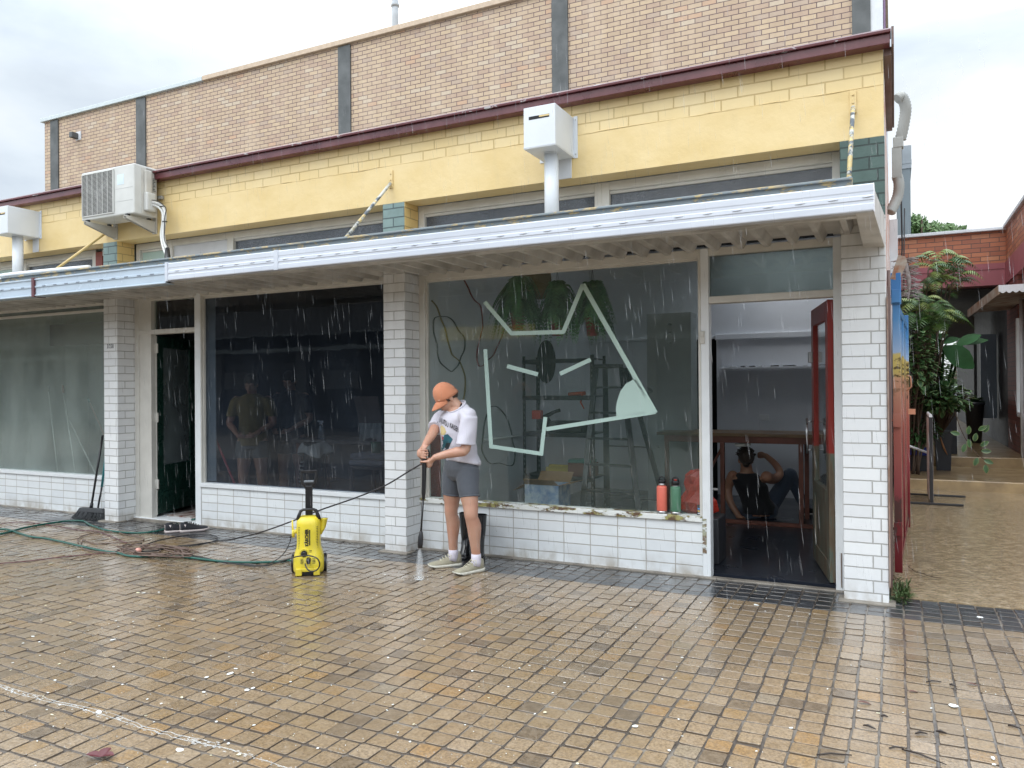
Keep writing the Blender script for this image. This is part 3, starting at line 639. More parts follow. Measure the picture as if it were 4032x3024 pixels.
# floating shelf on the back wall with small objects
sh = MB().box(-2.10, -.72, 4.6, 4.79, 1.715, 1.745).build('wall_shelf', m_wall_in, SHOP, bevel=.003)
tag(MB().box(-1.62,-1.50,4.785,4.80,1.04,1.11).build('power_socket', m_white, SHOP, bevel=.004), None)
# textured columns added inside each bay, standing in for mirrored stone columns
m_rock, t, b = NT('rough_plaster'); v = t.nodes.new('ShaderNodeNewGeometry').outputs['Position']
vm = nd(t, 'ShaderNodeMapping', {0: v, 'Scale': (5,5,8)}).outputs[0]; vo = nd(t, 'ShaderNodeTexVoronoi', {'Vector': vm, 'Scale': 1}, feature='SMOOTH_F1').outputs[0]
b.inputs['Base Color'].default_value = (.40,.42,.43,1); b.inputs['Roughness'].default_value = .6
bp = nd(t, 'ShaderNodeBump', {'Strength': 1, 'Distance': .05, 'Height': ramp1(t, vo, [(0, 0), (.12, 1)])}); L(t, bp.outputs[0], b.inputs['Normal'])
MB().box(-2.62,-2.10,3.0,3.3,.0,2.35).build('reflection_column', m_rock, SHOP)
MB().box(-5.25,-4.85,2.6,2.9,.0,2.5).build('reflection_column', m_rock, SHOP)
MB().box(-12.2,-11.55,2.6,2.9,.0,2.5).build('reflection_column', m_rock, SHOP)
MB().box(-10.7,-10.35,2.9,3.1,.0,2.5).build('interior_post', m_wall_lf, SHOP)
MB().box(-12.6,-8.1,2.2,2.3,2.25,2.6).build('interior_beam', m_wall_mid, SHOP)

# painted squiggles on the party wall, right shop (wall plane X=-4.02)
def onwall(pts, ox, oy, k): return [XF(ox+u/k, oy+v/k, -4.014) for u, v in pts]
def smoothline(pts, n=6):
    out = []; P_ = [pts[0]]+list(pts)+[pts[-1]]
    for i in range(1, len(P_)-2):
        p0, p1, p2, p3 = P_[i-1:i+3]
        for k in range(n):
            s = k/n; out.append(.5*((2*p1)+(-p0+p2)*s+(2*p0-5*p1+4*p2-p3)*s*s+(-p0+3*p1-3*p2+p3)*s**3))
    out.append(P_[-2]); return out
mural = [((.05,.06,.06), .011, [(235,760),(260,710),(340,690),(470,700),(560,770),(640,910),(730,1020),(748,1110),(735,1240),(680,1360),(640,1480),(560,1570),(520,1585),(430,1520),(340,1430),(305,1310),(290,1140),(240,960),(235,830),(235,760)]),
 ((.22,.17,.06), .013, [(205,430),(280,520),(320,620),(360,740),(420,880),(460,1060),(500,1200),(545,1320),(650,1410),(700,1520),(745,1660),(752,1800),(740,1950),(720,2050)]),
 ((.22,.03,.035), .013, [(735,100),(800,220),(850,340),(910,430),(990,500),(1020,610),(1035,850),(1000,1010),(955,1200),(942,1350),(970,1490),(1030,1495),(1075,1470)]),
 ((.22,.03,.035), .013, [(1390,880),(1330,1060),(1260,1210),(1210,1320),(1130,1395)])]
for c, r, pts in mural:
    w3 = smoothline([Vector(p) for p in onwall(pts, 1650, 1080, 4.1475)])
    MB().tube(w3, [(r, .004)]*len(w3), 6).build('painted_line', M('mural_paint', c, .6, obj=False), SHOP)
pts = [(60,1015),(110,1020),(170,1090),(205,1190),(215,1260),(235,1340),(225,1430),(190,1445),(120,1425),(60,1430),(20,1390),(-5,1330),(0,1250),(15,1130),(40,1050),(60,1015)]
w3 = smoothline([Vector(XF(1900+u/1.84375, 1050+v/1.84375, -4.014)) for u, v in pts]); MB().tube(w3, [(.012,.004)]*len(w3), 6).build('painted_line', M('mural_paint', (.05,.06,.06), .6, obj=False), SHOP)
# pale pipe on the wall
MB().tube([(-4.0,1.5,.93),(-4.0,2.35,.93),(-3.99,2.42,.93)], .014, 8).build('wall_pipe', m_white, SHOP)

# sticker artwork on the right window: a simple outlined face
m_decal = M('mint_vinyl', (.50,.66,.60), .4, var=.05, bump=0, obj=False)
def dec(poly, name='decal'):
    v = [Vector(PF(1900+u/1.84375, 1050+w/1.84375, .2835)) for u, w in poly]; n = len(v)
    mb = MB(); mb.add(v+[p+Vector((0,.0009,0)) for p in v], [tuple(range(n)), tuple(range(n,2*n))[::-1]]+[(i,(i+1)%n,n+(i+1)%n,n+i) for i in range(n)])
    return mb
def strip(pts, w):      # mitred outline strip in picture units of that crop
    pts = [Vector((p[0], p[1], 0)) for p in pts]; Lf, Rt = [], []
    for i, p in enumerate(pts):
        a = (p-pts[i-1]).normalized() if i else (pts[1]-p).normalized(); c = (pts[i+1]-p).normalized() if i < len(pts)-1 else a
        n1 = Vector((-a.y, a.x, 0)); n2 = Vector((-c.y, c.x, 0)); m = (n1+n2).normalized(); k = w/2/max(.45, m.dot(n1)); Lf.append(p+m*k); Rt.append(p-m*k)
    return [(q.x, q.y) for q in Lf+Rt[::-1]]
D = MB()
DECP = (strip([(15,255),(207,482),(212,484),(580,474),(588,470),(729,128)], 30), strip([(729,128),(1255,1062)], 34), strip([(1255,1055),(462,1180)], 29), strip([(456,1092),(426,1358),(62,1305),(20,600)], 28),
           strip([(178,722),(402,782)], 30), strip([(562,778),(785,674)], 30),
           [(1092,820),(1040,850),(1000,905),(975,985),(968,1030),(972,1085),(1255,1064),(1120,822)])
for pl in DECP:
    if len(pl) >= 4 and len(pl) % 2 == 0 and pl is not DECP[-1]:
        k_ = len(pl)//2
        for i_ in range(k_-1): q = dec([pl[i_], pl[i_+1], pl[-2-i_], pl[-1-i_]]); D.add(q.v, q.f)
    else: q = dec(pl); D.add(q.v, q.f)
D.build('decal', m_decal, paneR)
# payment stickers
def P23(u, v): return Vector(PF(u, v, .2825))
st = MB().box(-6.79, -6.745, .222, .2235, .53, .86)
st = MB(); a = PF(700+178/1.8436, 1150+1180/1.8436, .284); bb = PF(700+208/1.8436, 1150+1365/1.8436, .284)
st.box(a.x, bb.x, .2825, .2845, bb.z, a.z); so_ = st.build('payment_sticker', M('white_sticker', (.7,.72,.72), .4, bump=0, obj=False), paneM)
hh = a.z-bb.z; xc = (a.x+bb.x)/2
for f, c, w_ in ((.09,(.5,.3,.12),.3),(.26,(.55,.06,.03),.6),(.40,(.05,.06,.2),.7),(.54,(.2,.2,.22),.7),(.72,(.04,.2,.55),.8),(.89,(.05,.06,.12),.8)):
    MB().box(xc-(bb.x-a.x)*w_*.5, xc+(bb.x-a.x)*w_*.5, .2810, .2825, a.z-hh*f-(.018 if f > .6 else .010), a.z-hh*f+(.018 if f > .6 else .010)).build('sticker_mark', M('sticker_ink', c, .4, bump=0), so_)
a = PF(2550+460/2.37, 1650+800/2.37, .284); bb = PF(2550+530/2.37, 1650+900/2.37, .284)
so_ = MB().box(a.x, bb.x, .2825, .2845, bb.z, a.z).build('payment_sticker', m_black, paneR)
w_, h_ = bb.x-a.x, a.z-bb.z
for i, (cx_, cz_, c) in enumerate(((.27,.38,(.1,.35,.8)),(.75,.38,(.6,.6,.6)),(.27,.60,(.8,.5,.08)),(.75,.60,(.7,.7,.7)),(.27,.83,(.6,.6,.65)),(.75,.83,(.7,.7,.72)))):
    MB().box(a.x+w_*(cx_-.16), a.x+w_*(cx_+.16), .2805, .2825, a.z-h_*(cz_+.06), a.z-h_*(cz_-.06)).build('sticker_mark', M('sticker_ink', c, .4, bump=0), so_)
text_mesh('Square', h_*.13, m_white, 'sticker_text', so_, facemat((a.x+w_*.6, .2815, a.z-h_*.14), (1,0,0), (0,0,1)))

# =====================================================================================
#  TALL BRICK BUILDING BEHIND
# =====================================================================================
m_tan = brickmat('tan_brick', (.42,.305,.205), (.47,.35,.24), (.10,.062,.062), x0=-14.5+7.2, z0=.01, ms=.0068, bump=.5, rough=.65, var=.18, smooth=.05,
    vary=[(.10,.26,(.39,.27,.20),.6),(.40,.5,(.52,.39,.25),.5),(.60,.68,(.37,.28,.225),.6),(.80,.86,(.50,.42,.32),.6),(.945,.965,(.46,.27,.17),.6)],
    extra=lambda t, c, s: mixc(t, ramp1(t, noise(t, 1.0, 6, sc=(3,1,.5)), [(.5, 0), (.8, .28)]), c, (.62,.50,.38)))
HB = thing('tall_brick_building', 'tall tan brick building with dark grey pilasters rising behind the shop roof', 'building', (-10, 7.2, 0))
MB().box(-20.62, -.12, 7.2, 17, 3.0, 8.80).build('brick_wall', m_tan, HB)
m_pil = M('slate_grey_render', (.10,.105,.105), .6, var=.9, vs=2.5, bump=.4, bs=15, c2=(.05,.055,.055), obj=False)
for a, bb in ((-20.33,-20.01),(-16.92,-16.58),(-10.56,-10.24),(-5.605,-5.29)): MB().box(a, bb, 7.165, 7.2, 3.0, 8.77).build('pilaster', m_pil, HB)
MB().box(-.55, -.29, 7.16, 7.2, 3.0, 8.77).build('pilaster', m_pil, HB)
MB().box(-.29, -.119, 7.185, 7.2, 3, 8.77).box(-.12,-.112,7.19,16,3,8.77).build('white_corner_paint', m_panel, HB)
MB().box(-.118,-.085,7.19,7.3,3,8.78).build('purple_conduit', M('violet_grey', (.16,.09,.18), .5), HB)
MB().box(-14.56, -.06, 7.12, 17, 8.79, 8.90).build('parapet_cap', M('buff_cap', (.52,.40,.29), .6, var=.3, obj=False), HB, bevel=.01)
MB().box(-20.7, -14.57, 7.12, 17, 8.79, 8.89).build('parapet_cap', M('pale_zinc_cap', (.50,.55,.56), .4, obj=False), HB, bevel=.01)
v = MB().box(-19.28,-19.08,7.18,7.2,8.10,8.32).build('vent_plate', m_panel, HB)
MB().box(-19.3,-19.17,7.0,7.18,8.13,8.28).build('vent_hood', m_pil, v, bevel=.02)

o = MB().tube([(-10.36,9,8.9),(-10.36,9,9.93),(-10.36,9,10.1),(-10.36,9,10.6)], .075, 12).tube([(-10.36,9,10.40),(-10.36,9,10.46)], .095, 12).build('roof_vent_pipe', M('grey_pvc', (.36,.38,.40), .5), HB)
# grey slab tower further back on the right
TW = thing('grey_slab_tower', 'narrow grey rendered fin wall rising beside the white downpipe', 'tower', (.22, 12, 0))
MB().box(.06, .315, 12, 14, 2, 5.95).build('fin_wall', M('blue_grey_render', (.20,.24,.26), .6, var=.3, vs=1, obj=False), TW)
MB().box(.04, .335, 11.98, 14.1, 5.95, 6.42).box(.04,.34,11.97,14.1,6.05,6.12).build('fin_cap', M('pale_blue_grey_render', (.34,.38,.41), .5, var=.3, vs=2, obj=False), TW)

# =====================================================================================
#  RED BRICK BUILDING ACROSS THE PASSAGE
# =====================================================================================
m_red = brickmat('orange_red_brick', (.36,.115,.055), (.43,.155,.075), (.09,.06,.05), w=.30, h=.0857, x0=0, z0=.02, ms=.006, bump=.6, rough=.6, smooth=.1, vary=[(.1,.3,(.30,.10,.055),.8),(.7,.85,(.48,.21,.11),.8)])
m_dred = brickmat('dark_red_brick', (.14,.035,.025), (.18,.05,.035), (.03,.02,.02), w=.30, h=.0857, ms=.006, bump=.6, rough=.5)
m_pink = M('dusty_pink_paint', (.30,.085,.10), .5, var=.25, vs=1.5, obj=False)
RB = thing('red_brick_building', 'orange red brick building with a dusty pink band spanning the passage', 'building', (1.8, 11, 0))
MB().box(-.02, 1.87, 11, 11.3, 3.74, 4.34).build('cross_wall', m_red, RB)
MB().box(-.02, 1.87, 10.97, 11.3, 3.33, 3.74).box(-.02,1.87,10.955,11,3.63,3.69).box(-.02,1.87,10.955,11,3.33,3.37).build('pink_band', m_pink, RB)
MB().box(1.852, 2.3, 5.5, 11, 3.74, 4.36).box(2.25,6,11,11.3,3.3,4.3).build('wing_wall', m_red, RB)
MB().box(1.835, 2.3, 5.5, 10.97, 3.34, 3.745).build('pink_band', m_pink, RB)
MB().box(-.03, 1.9, 10.9, 11.35, 4.34, 4.40).box(1.80, 2.35, 5.4, 10.9, 4.355, 4.42).build('grey_coping', m_panel, RB, bevel=.01)
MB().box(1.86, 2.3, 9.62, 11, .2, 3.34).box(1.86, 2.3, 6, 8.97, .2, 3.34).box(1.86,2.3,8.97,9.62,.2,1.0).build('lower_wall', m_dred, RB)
wf = MB().box(1.83,1.95,9.56,9.64,.98,2.6).box(1.83,1.95,6.2,9.56,.94,1.02).box(1.84,1.93,7.9,7.96,1.0,2.6).build('white_window_frame', m_white, RB, bevel=.004)
MB().box(1.90,1.905,6.2,9.6,1.0,2.6).build('pane', m_glass, wf)
# tunnel through the building
MB().box(-.03, 2.3, 11.3, 24, 3.3, 3.42).box(1.86,2.3,11,24,.2,3.35).build('tunnel_lining', M('dark_tunnel_paint', (.03,.032,.036), .6, obj=False), RB)
MB().box(-.10, .86, 13.6, 13.8, .2, 3.3).build('side_screen', M('grey_tunnel_screen', (.045,.045,.05), .6, obj=False), RB)
MB().box(1.0, 1.58, 14, 14.1, 2.5, 3.0).build('hanging_sign', M('grey_sign_board', (.20,.19,.18), .6, obj=False), RB)
MB().box(1.56, 1.62, 14, 14.1, .3, 2.6).build('dark_post', m_pil, RB)
MB().box(1.55, 1.83, 12.4, 12.5, .8, 2.5).build('grey_door', M('steel_blue_door', (.06,.08,.10), .4, obj=False), RB)
# scalloped metal awning on the wing
SA = thing('scalloped_awning', 'small metal awning with a white scalloped front edge above the passage', 'awning', (1.6, 8, 2.7))
m_rust = M('rusty_cream_metal', (.38,.36,.31), .5, var=.9, vs=5, c2=(.22,.11,.05), obj=False)
sa = MB(); za, zb = 2.90, 3.05
v = [(1.36,7.4,2.80),(1.85,7.4,2.90),(1.85,11,2.90),(1.22,11,2.78)]
v = [(1.36,7.4,2.86),(2.6,7.4,2.86),(2.6,10.6,2.86),(1.20,10.6,2.80)]
sa.add(v+[(x, y, z+.05) for x, y, z in v], [(0,1,2,3),(7,6,5,4),(0,4,5,1),(1,5,6,2),(2,6,7,3),(3,7,4,0)]); sa.build('awning_sheet', m_rust, SA)
sc_ = []; n = 40; x0, x1 = 1.36, 2.6
poly = [(x0, .035), (x1, .035)]
for i in range(n*4+1):
    f = i/(n*4)*(x1-x0); ph = (f/.082) % 1; poly.append((x1-f, -.055-.028*math.sin(math.pi*ph)))
MB().prism(poly, (0,7.385,2.90), (1,0,0), (0,0,1), (0,.012,0)).build('scalloped_valance', m_panel, SA)
sd_ = MB(); sd_.add([(1.36,7.39,2.935),(1.36,7.39,2.80),(1.20,10.6,2.72),(1.20,10.6,2.86),(1.372,7.39,2.935),(1.372,7.39,2.80),(1.212,10.6,2.72),(1.212,10.6,2.86)], [(0,1,2,3),(7,6,5,4),(0,4,5,1),(1,5,6,2),(2,6,7,3),(3,7,4,0)]); sd_.build('side_flashing', m_rust, SA)
o = MB().tube([(1.80,8.7,.32),(1.80,8.7,2.84)], .03, 10).build('awning_post', m_panel, at=(1.8,8.7,.32)); tag(o, 'slim white post standing under the scalloped awning', 'post')
# light beyond the tunnel: shrubs and a parked white car seen through
# =====================================================================================
#  STREET BEHIND THE CAMERA (seen only in the reflections)
# =====================================================================================
OP = thing('opposite_shops', 'long row of dark shopfronts across the plaza, seen mirrored in the glass', 'building', (0, -17, 0))
m_op = M('opposite_render', (.09,.09,.09), .6, obj=False); m_opd = M('opposite_dark_glass', (.03,.035,.04), .15, bump=0, obj=False); m_opw = M('opposite_white', (.30,.31,.31), .6, obj=False)
MB().box(-45, 25, -20, -17, 0, 5.2).build('front_wall', m_op, OP)
MB().box(-45, 25, -16.99, -16.9, .5, 2.6).build('shop_glass', m_opd, OP)
MB().box(-45, 25, -17, -14, 2.95, 3.35).build('street_awning', m_op, OP)
MB().box(-45, 25, -14.05, -14.0, 2.8, 3.4).build('awning_fascia', M('grey_green_fascia', (.16,.18,.17), .5, obj=False), OP)
for i in range(15): MB().box(-44+i*4.6, -43.4+i*4.6, -16.95, -16.7, 0, 2.95).build('column', m_opw, OP)
MB().box(-12.6, -9.4, -13.99, -13.94, 2.95, 3.35).build('yellow_sign', M('yellow_sign_board', (.62,.46,.07), .5), OP)
for i in range(9): MB().box(-30+i*5.1, -28.2+i*5.1, -16.88, -16.84, 1.5, 2.2).build('shop_poster', m_opw, OP)
def car(x, y, rz, c, label):
    T = thing('parked_car', label, 'car', (x, y, 0)); T.rotation_euler = (0,0,rz)
    pr = [(-2.1,.35),(-2.15,.75),(-1.5,.95),(-.9,1.38),(.7,1.42),(1.35,1.0),(2.05,.85),(2.15,.4)]
    MB().prism(pr, (0,-.85,0), (1,0,0), (0,0,1), (0,1.7,0)).build('body', M('car_paint', c, .25, coat=.6, bump=0), T, local=True, bevel=.08)
    for s in (-1, 1):
        MB().prism([(-1.35,.98),(-.82,1.32),(.64,1.35),(1.2,1.02)], (0,s*.856-.004,0), (1,0,0), (0,0,1), (0,.008,0)).build('side_window', m_opd, T, local=True)
        for xx in (-1.35, 1.35):
            wl = MB().tube([(xx,s*.70,.33),(xx,s*.88,.33)], .33, 20, smooth=False).build('wheel', m_black, T, local=True, bevel=.03)
            MB().tube([(xx,s*.87,.33),(xx,s*.89,.33)], .2, 14, smooth=False).build('hubcap', m_chrome, wl, local=True)
        MB().box(2.05,2.16,s*.72-.14,s*.72+.14,.62,.75).build('headlight', m_opw, T, local=True, bevel=.02)
    MB().prism([(-1.48,.98),(-.93,1.36),(-.90,1.33),(-1.42,.97)], (0,-.7,0), (1,0,0), (0,0,1), (0,1.4,0)).build('rear_window', m_opd, T, local=True)
    return T
bs_ = MB(); rng = random.Random(5)
for i in range(2600):
    p = Vector((rng.uniform(-1.5,4.5), rng.uniform(30,31.5), abs(rng.gauss(0,1.3)))); u1 = Vector((rng.gauss(0,1),rng.gauss(0,1),rng.gauss(0,1))).normalized(); u2 = u1.orthogonal().normalized(); bs_.add([p-u1*.16, p-u2*.07, p+u1*.16, p+u2*.07], [(0,1,2,3)])
o = bs_.build('hedge', M('hedge_green', (.07,.12,.05), .6, var=.8, bump=0), at=(1.5,30.7,0), recalc=False); tag(o, 'loose green hedge seen in the light beyond the dark passage', 'hedge')
car(1.6, 27, R(80), (.6,.62,.65), 'white car parked in the light beyond the dark passage')
# =====================================================================================
#  PEOPLE
# =====================================================================================
def skinmat(name, c):
    m, t, b = NT(name); n = noise(t, 6, 5); L(t, mixc(t, ramp1(t, n, [(.4, 0), (.7, .6)]), c, (c[0]*.85, c[1]*.62, c[2]*.55)), b.inputs['Base Color'])
    b.inputs['Roughness'].default_value = .42; b.inputs['Subsurface Weight'].default_value = .12; b.inputs['Subsurface Radius'].default_value = (.02,.008,.004); return m
m_skin = skinmat('fair_skin', (.52,.30,.215)); m_skin2 = skinmat('tanned_skin', (.42,.23,.15))
def clothmat(name, c, c2=None, wr=.6, sc=9, fine=500, rough=.85):
    m, t, b = NT(name); n = noise(t, sc, 5, sc=(1,1,1.5)); f = noise(t, fine, 2, sc=(1,1,.3))
    cc = mixc(t, ramp1(t, n, [(.4, 0), (.7, .4)]), c, c2 or tuple(x*.75 for x in c)); cc = mixc(t, ramp1(t, f, [(.35, 0), (.65, .25)]), cc, tuple(x*.6 for x in c))
    L(t, cc, b.inputs['Base Color']); b.inputs['Roughness'].default_value = rough; b.inputs['Sheen Weight'].default_value = .15
    bp = nd(t, 'ShaderNodeBump', {'Strength': wr, 'Distance': .012, 'Height': noise(t, sc*.9, 3, dist=1.2)}); L(t, bp.outputs[0], b.inputs['Normal']); return m
def ell(c, l, f, a, b, n=20, tilt=None, pw=1.0):
    out = []
    for j in range(n):
        t = 2*math.pi*j/n; x, y = math.cos(t), math.sin(t)
        x = math.copysign(abs(x)**pw, x); y = math.copysign(abs(y)**pw, y)
        p = Vector(c)+l*(a*x)+f*(b*y)
        if tilt: p.z += tilt*y
        out.append(p)
    return out
def limb(mb, pts, rs, n=14):
    mb.tube(pts, rs, n)
    for p, r in zip(pts, rs):
        rr = r if not isinstance(r, tuple) else min(r); mb.ball(p, rr*.98, 12, 8)
def dense(pts, rs, k=4):
    P_ = [Vector(p) for p in pts]; q = smoothline(P_, k); rr = []
    for i in range(len(rs)-1):
        for j in range(k): f = j/k; rr.append(rs[i]*(1-f)+rs[i+1]*f)
    rr.append(rs[-1]); return q, rr
def head_into(mb, C, fh, uh, lh, s=1.0):
    mat = Matrix((fh, lh, uh)).transposed()
    T = lambda x, y, z: C+mat @ Vector((x*s, y*s, z*s))
    mb.ball(T(-.012,0,.018), (.092*s,.074*s,.094*s), 24, 16, mat=mat)
    mb.ball(T(.022,0,-.045), (.068*s,.058*s,.070*s), 20, 12, mat=mat)
    mb.ball(T(.050,0,-.088), (.026*s,.028*s,.022*s), 12, 8, mat=mat)
    limb(mb, [T(.078,0,.012), T(.092,0,-.012), T(.106,0,-.034)], [.010*s,.011*s,.014*s], 8)
    mb.ball(T(.094,0,-.040), (.012*s,.018*s,.009*s), 10, 6, mat=mat)
    mb.ball(T(.083,0,-.062), (.012*s,.024*s,.007*s), 12, 6, mat=mat); mb.ball(T(.080,0,-.073), (.012*s,.020*s,.007*s), 12, 6, mat=mat)
    for sd in (-1, 1):
        mb.ball(T(-.008,sd*.076,-.018), (.019*s,.008*s,.032*s), 10, 8, mat=mat)
        mb.ball(T(.055,sd*.038,-.03), (.024*s,.022*s,.024*s), 12, 8, mat=mat); mb.ball(T(.072,sd*.034,.020), (.014*s,.024*s,.010*s), 10, 6, mat=mat)
    return T, mat
def fingers(mb, base, dirs, lens, rads, n=8):
    for b_, path, r in zip(base, dirs, rads): mb.tube([b_]+path, [r, r*.97, r*.9, r*.78][:len(path)+1], n); [mb.ball(p, r*.9, 8, 6) for p in [b_]+path]
def shoe(parent, heel, toe, z, names, mats, L_=.27, w=.046, lace=True):
    d = Vector((toe.x-heel.x, toe.y-heel.y, 0)).normalized(); s = Vector((-d.y, d.x, 0)); o = Vector((heel.x, heel.y, z))
    T = lambda x, y, zz: o+d*x*L_/.27+s*y+Vector((0,0,zz))
    st = [(0,.60,.105,.028),(.02,.82,.112,.026),(.055,.88,.108,.026),(.09,.84,.092,.024),(.13,.86,.080,.022),(.17,.96,.064,.022),(.21,1.0,.058,.022),(.240,.95,.053,.024),(.258,.80,.048,.027),(.269,.55,.040,.030)]
    up_, sl = [], []
    for x, ww, h, b0 in st:
        ring = []; r2 = []
        for j in range(14):
            t = 2*math.pi*j/14; cx_, sz = math.cos(t), math.sin(t)
            ring.append(T(x, w*ww*(abs(cx_)**.8)*math.copysign(1, cx_)*(1 if sz < .2 else .8), b0-.006+(h-b0)*(max(0, sz)**.7)))
            r2.append(T(x+(.006 if x > .2 else -.004 if x < .03 else 0), (w*ww+.004)*math.copysign(abs(cx_)**.6, cx_), (b0 if sz > 0 else (0.0 if x < .23 else .010+(x-.24)*.3))))
        up_.append(ring); sl.append(r2)
    S = MB().rings(sl).build(names[0], mats[1], parent); U = MB().rings(up_).build('upper', mats[0], S)
    if lace:
        lb = MB()
        for k in range(4): x = .105+k*.022; zt = .098-k*.012; lb.tube([T(x,-.026,zt-.010), T(x+.004,0,zt+.004), T(x,.026,zt-.010)], .0035, 6)
        lb.tube([T(.10,.01,.10), T(.09,.04,.098), T(.105,.052,.07)], .003, 6).tube([T(.10,-.01,.10), T(.085,-.036,.10), T(.10,-.05,.075)], .003, 6)
        lb.build('laces', mats[2], S)
    return T

def Wz(u, v, Y): return PF(1550+u/1.746, 1400+v/1.746, Y)
# ---------------- woman with the pressure washer lance ----------------
WM = thing('person', 'person in orange cap, white t-shirt and grey shorts washing the paving with a black lance', 'person', (-3.2,-.36,0))
f_ = Vector((-.36,-.933,0)).normalized(); l_ = Vector((-f_.y, f_.x, 0)); l_ = Vector((.933,-.36,0)).normalized()
Z3 = Vector((0,0,1))
body = MB()
hipC = Wz(465, 800, -.33)
# legs (image-left = her right, image-right = her left)
kR, aR = Wz(395,1060,-.31), Wz(410,1345,-.255); kL, aL = Wz(532,1085,-.42), Wz(567,1375,-.35)
hR, hL = hipC-l_*.085+Vector((0,0,.02)), hipC+l_*.09+Vector((0,0,.02))
for h_, k_, a_, yy in ((hR, kR, aR, 0), (hL, kL, aL, 0)):
    mid = h_.lerp(k_, .5)+f_*.012; kn = k_+f_*.0; cf = k_.lerp(a_, .30)-f_*.014; lo = k_.lerp(a_, .68)-f_*.004
    pts, rs = dense([h_, h_.lerp(k_,.28)+f_*.01, mid, h_.lerp(k_,.82), kn, k_.lerp(a_,.12), cf, k_.lerp(a_,.5)-f_*.010, lo, a_, a_+Vector((0,0,-.06))], [.088,.088,.079,.064,.0565,.053,.0595,.053,.043,.0355,.038], 3)
    limb(body, pts, rs, 18)
    body.ball(k_+f_*.022, (.036,.036,.042), 12, 8)       # kneecap
# torso core
shC = Wz(425, 395, -.40)
body.rings([ell(hipC+Vector((0,0,-.05)), l_, f_, .12, .085), ell(hipC+Vector((0,0,.06)), l_, f_, .135, .09), ell(hipC.lerp(shC,.4), l_, f_, .11, .08), ell(hipC.lerp(shC,.8), l_, f_, .13, .085), ell(shC, l_, f_, .13, .07), ell(shC+Vector((0,0,.04)), l_, f_, .07, .05)])
hc = Wz(358, 282, -.43)
hx = Vector((-.64,-.77,0)).normalized(); pt = R(38)
fh = hx*math.cos(pt)-Z3*math.sin(pt); uh = hx*math.sin(pt)+Z3*math.cos(pt); lh = uh.cross(fh)
limb(body, [shC+Vector((0,0,.035))-f_*.01, Wz(440,350,-.39), Wz(405,315,-.41), hc-uh*.03-fh*.03], [.050,.047,.048,.052], 16)
TH, matH = head_into(body, hc, fh, uh, lh, 1.0)
# arms
shL, elL, wrL = Wz(520,425,-.50), Wz(492,645,-.545), Wz(283,700,-.665)
shR, elR, wrR = Wz(318,430,-.30), Wz(262,545,-.50), Wz(214,618,-.625)
pts, rs = dense([shL, shL.lerp(elL,.45), elL, elL.lerp(wrL,.25)-Z3*.004, elL.lerp(wrL,.6), wrL], [.044,.044,.040,.042,.034,.0245], 4); limb(body, pts, rs, 14)
pts, rs = dense([shR, shR.lerp(elR,.5), elR, elR.lerp(wrR,.35), wrR], [.044,.043,.040,.037,.0255], 4); limb(body, pts, rs, 14)
# lance axis
gT, gB, nzT, nzB = Wz(213,655,-.68), Wz(205,960,-.70), Wz(188,1215,-.74), Wz(181,1322,-.755)
ax = (gB-gT).normalized(); rgt = rt.copy(); aw = -fwd    # toward the camera
# near (left) hand: palm right of the handle, fingers wrap under towards the camera, thumb pointing to the left
def hand_grip(mb, wr, gc, side, thumbv, spread, closed=1):
    """hand gripping a vertical handle at gc; side = unit vector from handle to palm"""
    away = ax.cross(side).normalized()
    palm = gc+side*.040
    limb(mb, [wr, wr.lerp(palm, .5), palm], [(.025,.019),(.033,.019),(.036,.02)], 12)
    mb.ball(palm, (.030,.030,.040), 12, 8)
    for k in range(4):
        off = ax*(-.033+.022*k)*spread; r_ = .0088-.0006*abs(k-1.5); rr = .031-.001*k; ln = (.9, 1.0, .96, .78)[k]
        pth = []
        for q in (0, .5, 1.0, 1.5, 2.0): a_ = closed*(.25+q*1.28*ln/1.0); pth.append(gc+off+side*(rr*math.cos(a_))+away*(rr*math.sin(a_))+ax*.002*q)
        mb.tube([palm+off*1.0+away*.012]+pth, [.0105]+[r_, r_, r_*.97, r_*.9, r_*.78], 8); [mb.ball(p, r_*.93, 8, 6) for p in pth]
    away = away*closed; b0 = palm-away*.012-ax*.012; mb.tube([b0, b0-away*.018+thumbv*.022, b0-away*.016+thumbv*.046, b0-away*.008+thumbv*.070], [.015,.0115,.010,.0075], 8)
    for p, r_ in ((b0,.014),(b0-away*.018+thumbv*.022,.0115),(b0-away*.016+thumbv*.046,.0098),(b0-away*.008+thumbv*.070,.0072)): mb.ball(p, r_, 8, 6)
gN = gT.lerp(gB, .30)
sdN = (rgt*.97+aw*-.1).normalized()
hand_grip(body, wrL, gT.lerp(gB,.27), sdN, (-rgt*.95-Z3*.05).normalized(), 1.0, closed=-1)
sdF = (rgt*-.9+aw*-.25).normalized(); sdF = (sdF-ax*sdF.dot(ax)).normalized()
hand_grip(body, wrR, gT.lerp(gB,.06)+rgt*.004, sdF, (rgt*.7-ax*.7).normalized(), .95, closed=-1)
bo = body.build('body', m_skin, WM, remesh=.0055, smooth_it=3); bo.data.polygons.foreach_set('use_smooth', [True]*len(bo.data.polygons))
# hair at the back under the cap and in front of the ear
hr = MB(); hr.ball(TH(-.024,0,.000), (.088,.0775,.080), 20, 14, mat=matH); hr.tube([TH(.030,.072,.01), TH(.026,.077,-.012), TH(.022,.075,-.034)], [.008,.007,.003], 8).tube([TH(.030,-.072,.01), TH(.026,-.077,-.012), TH(.022,-.075,-.034)], [.012,.010,.004], 8)
m_hair = clothmat('dark_brown_hair', (.045,.028,.018), wr=.6, sc=40, rough=.6); hr.build('hair', m_hair, WM)
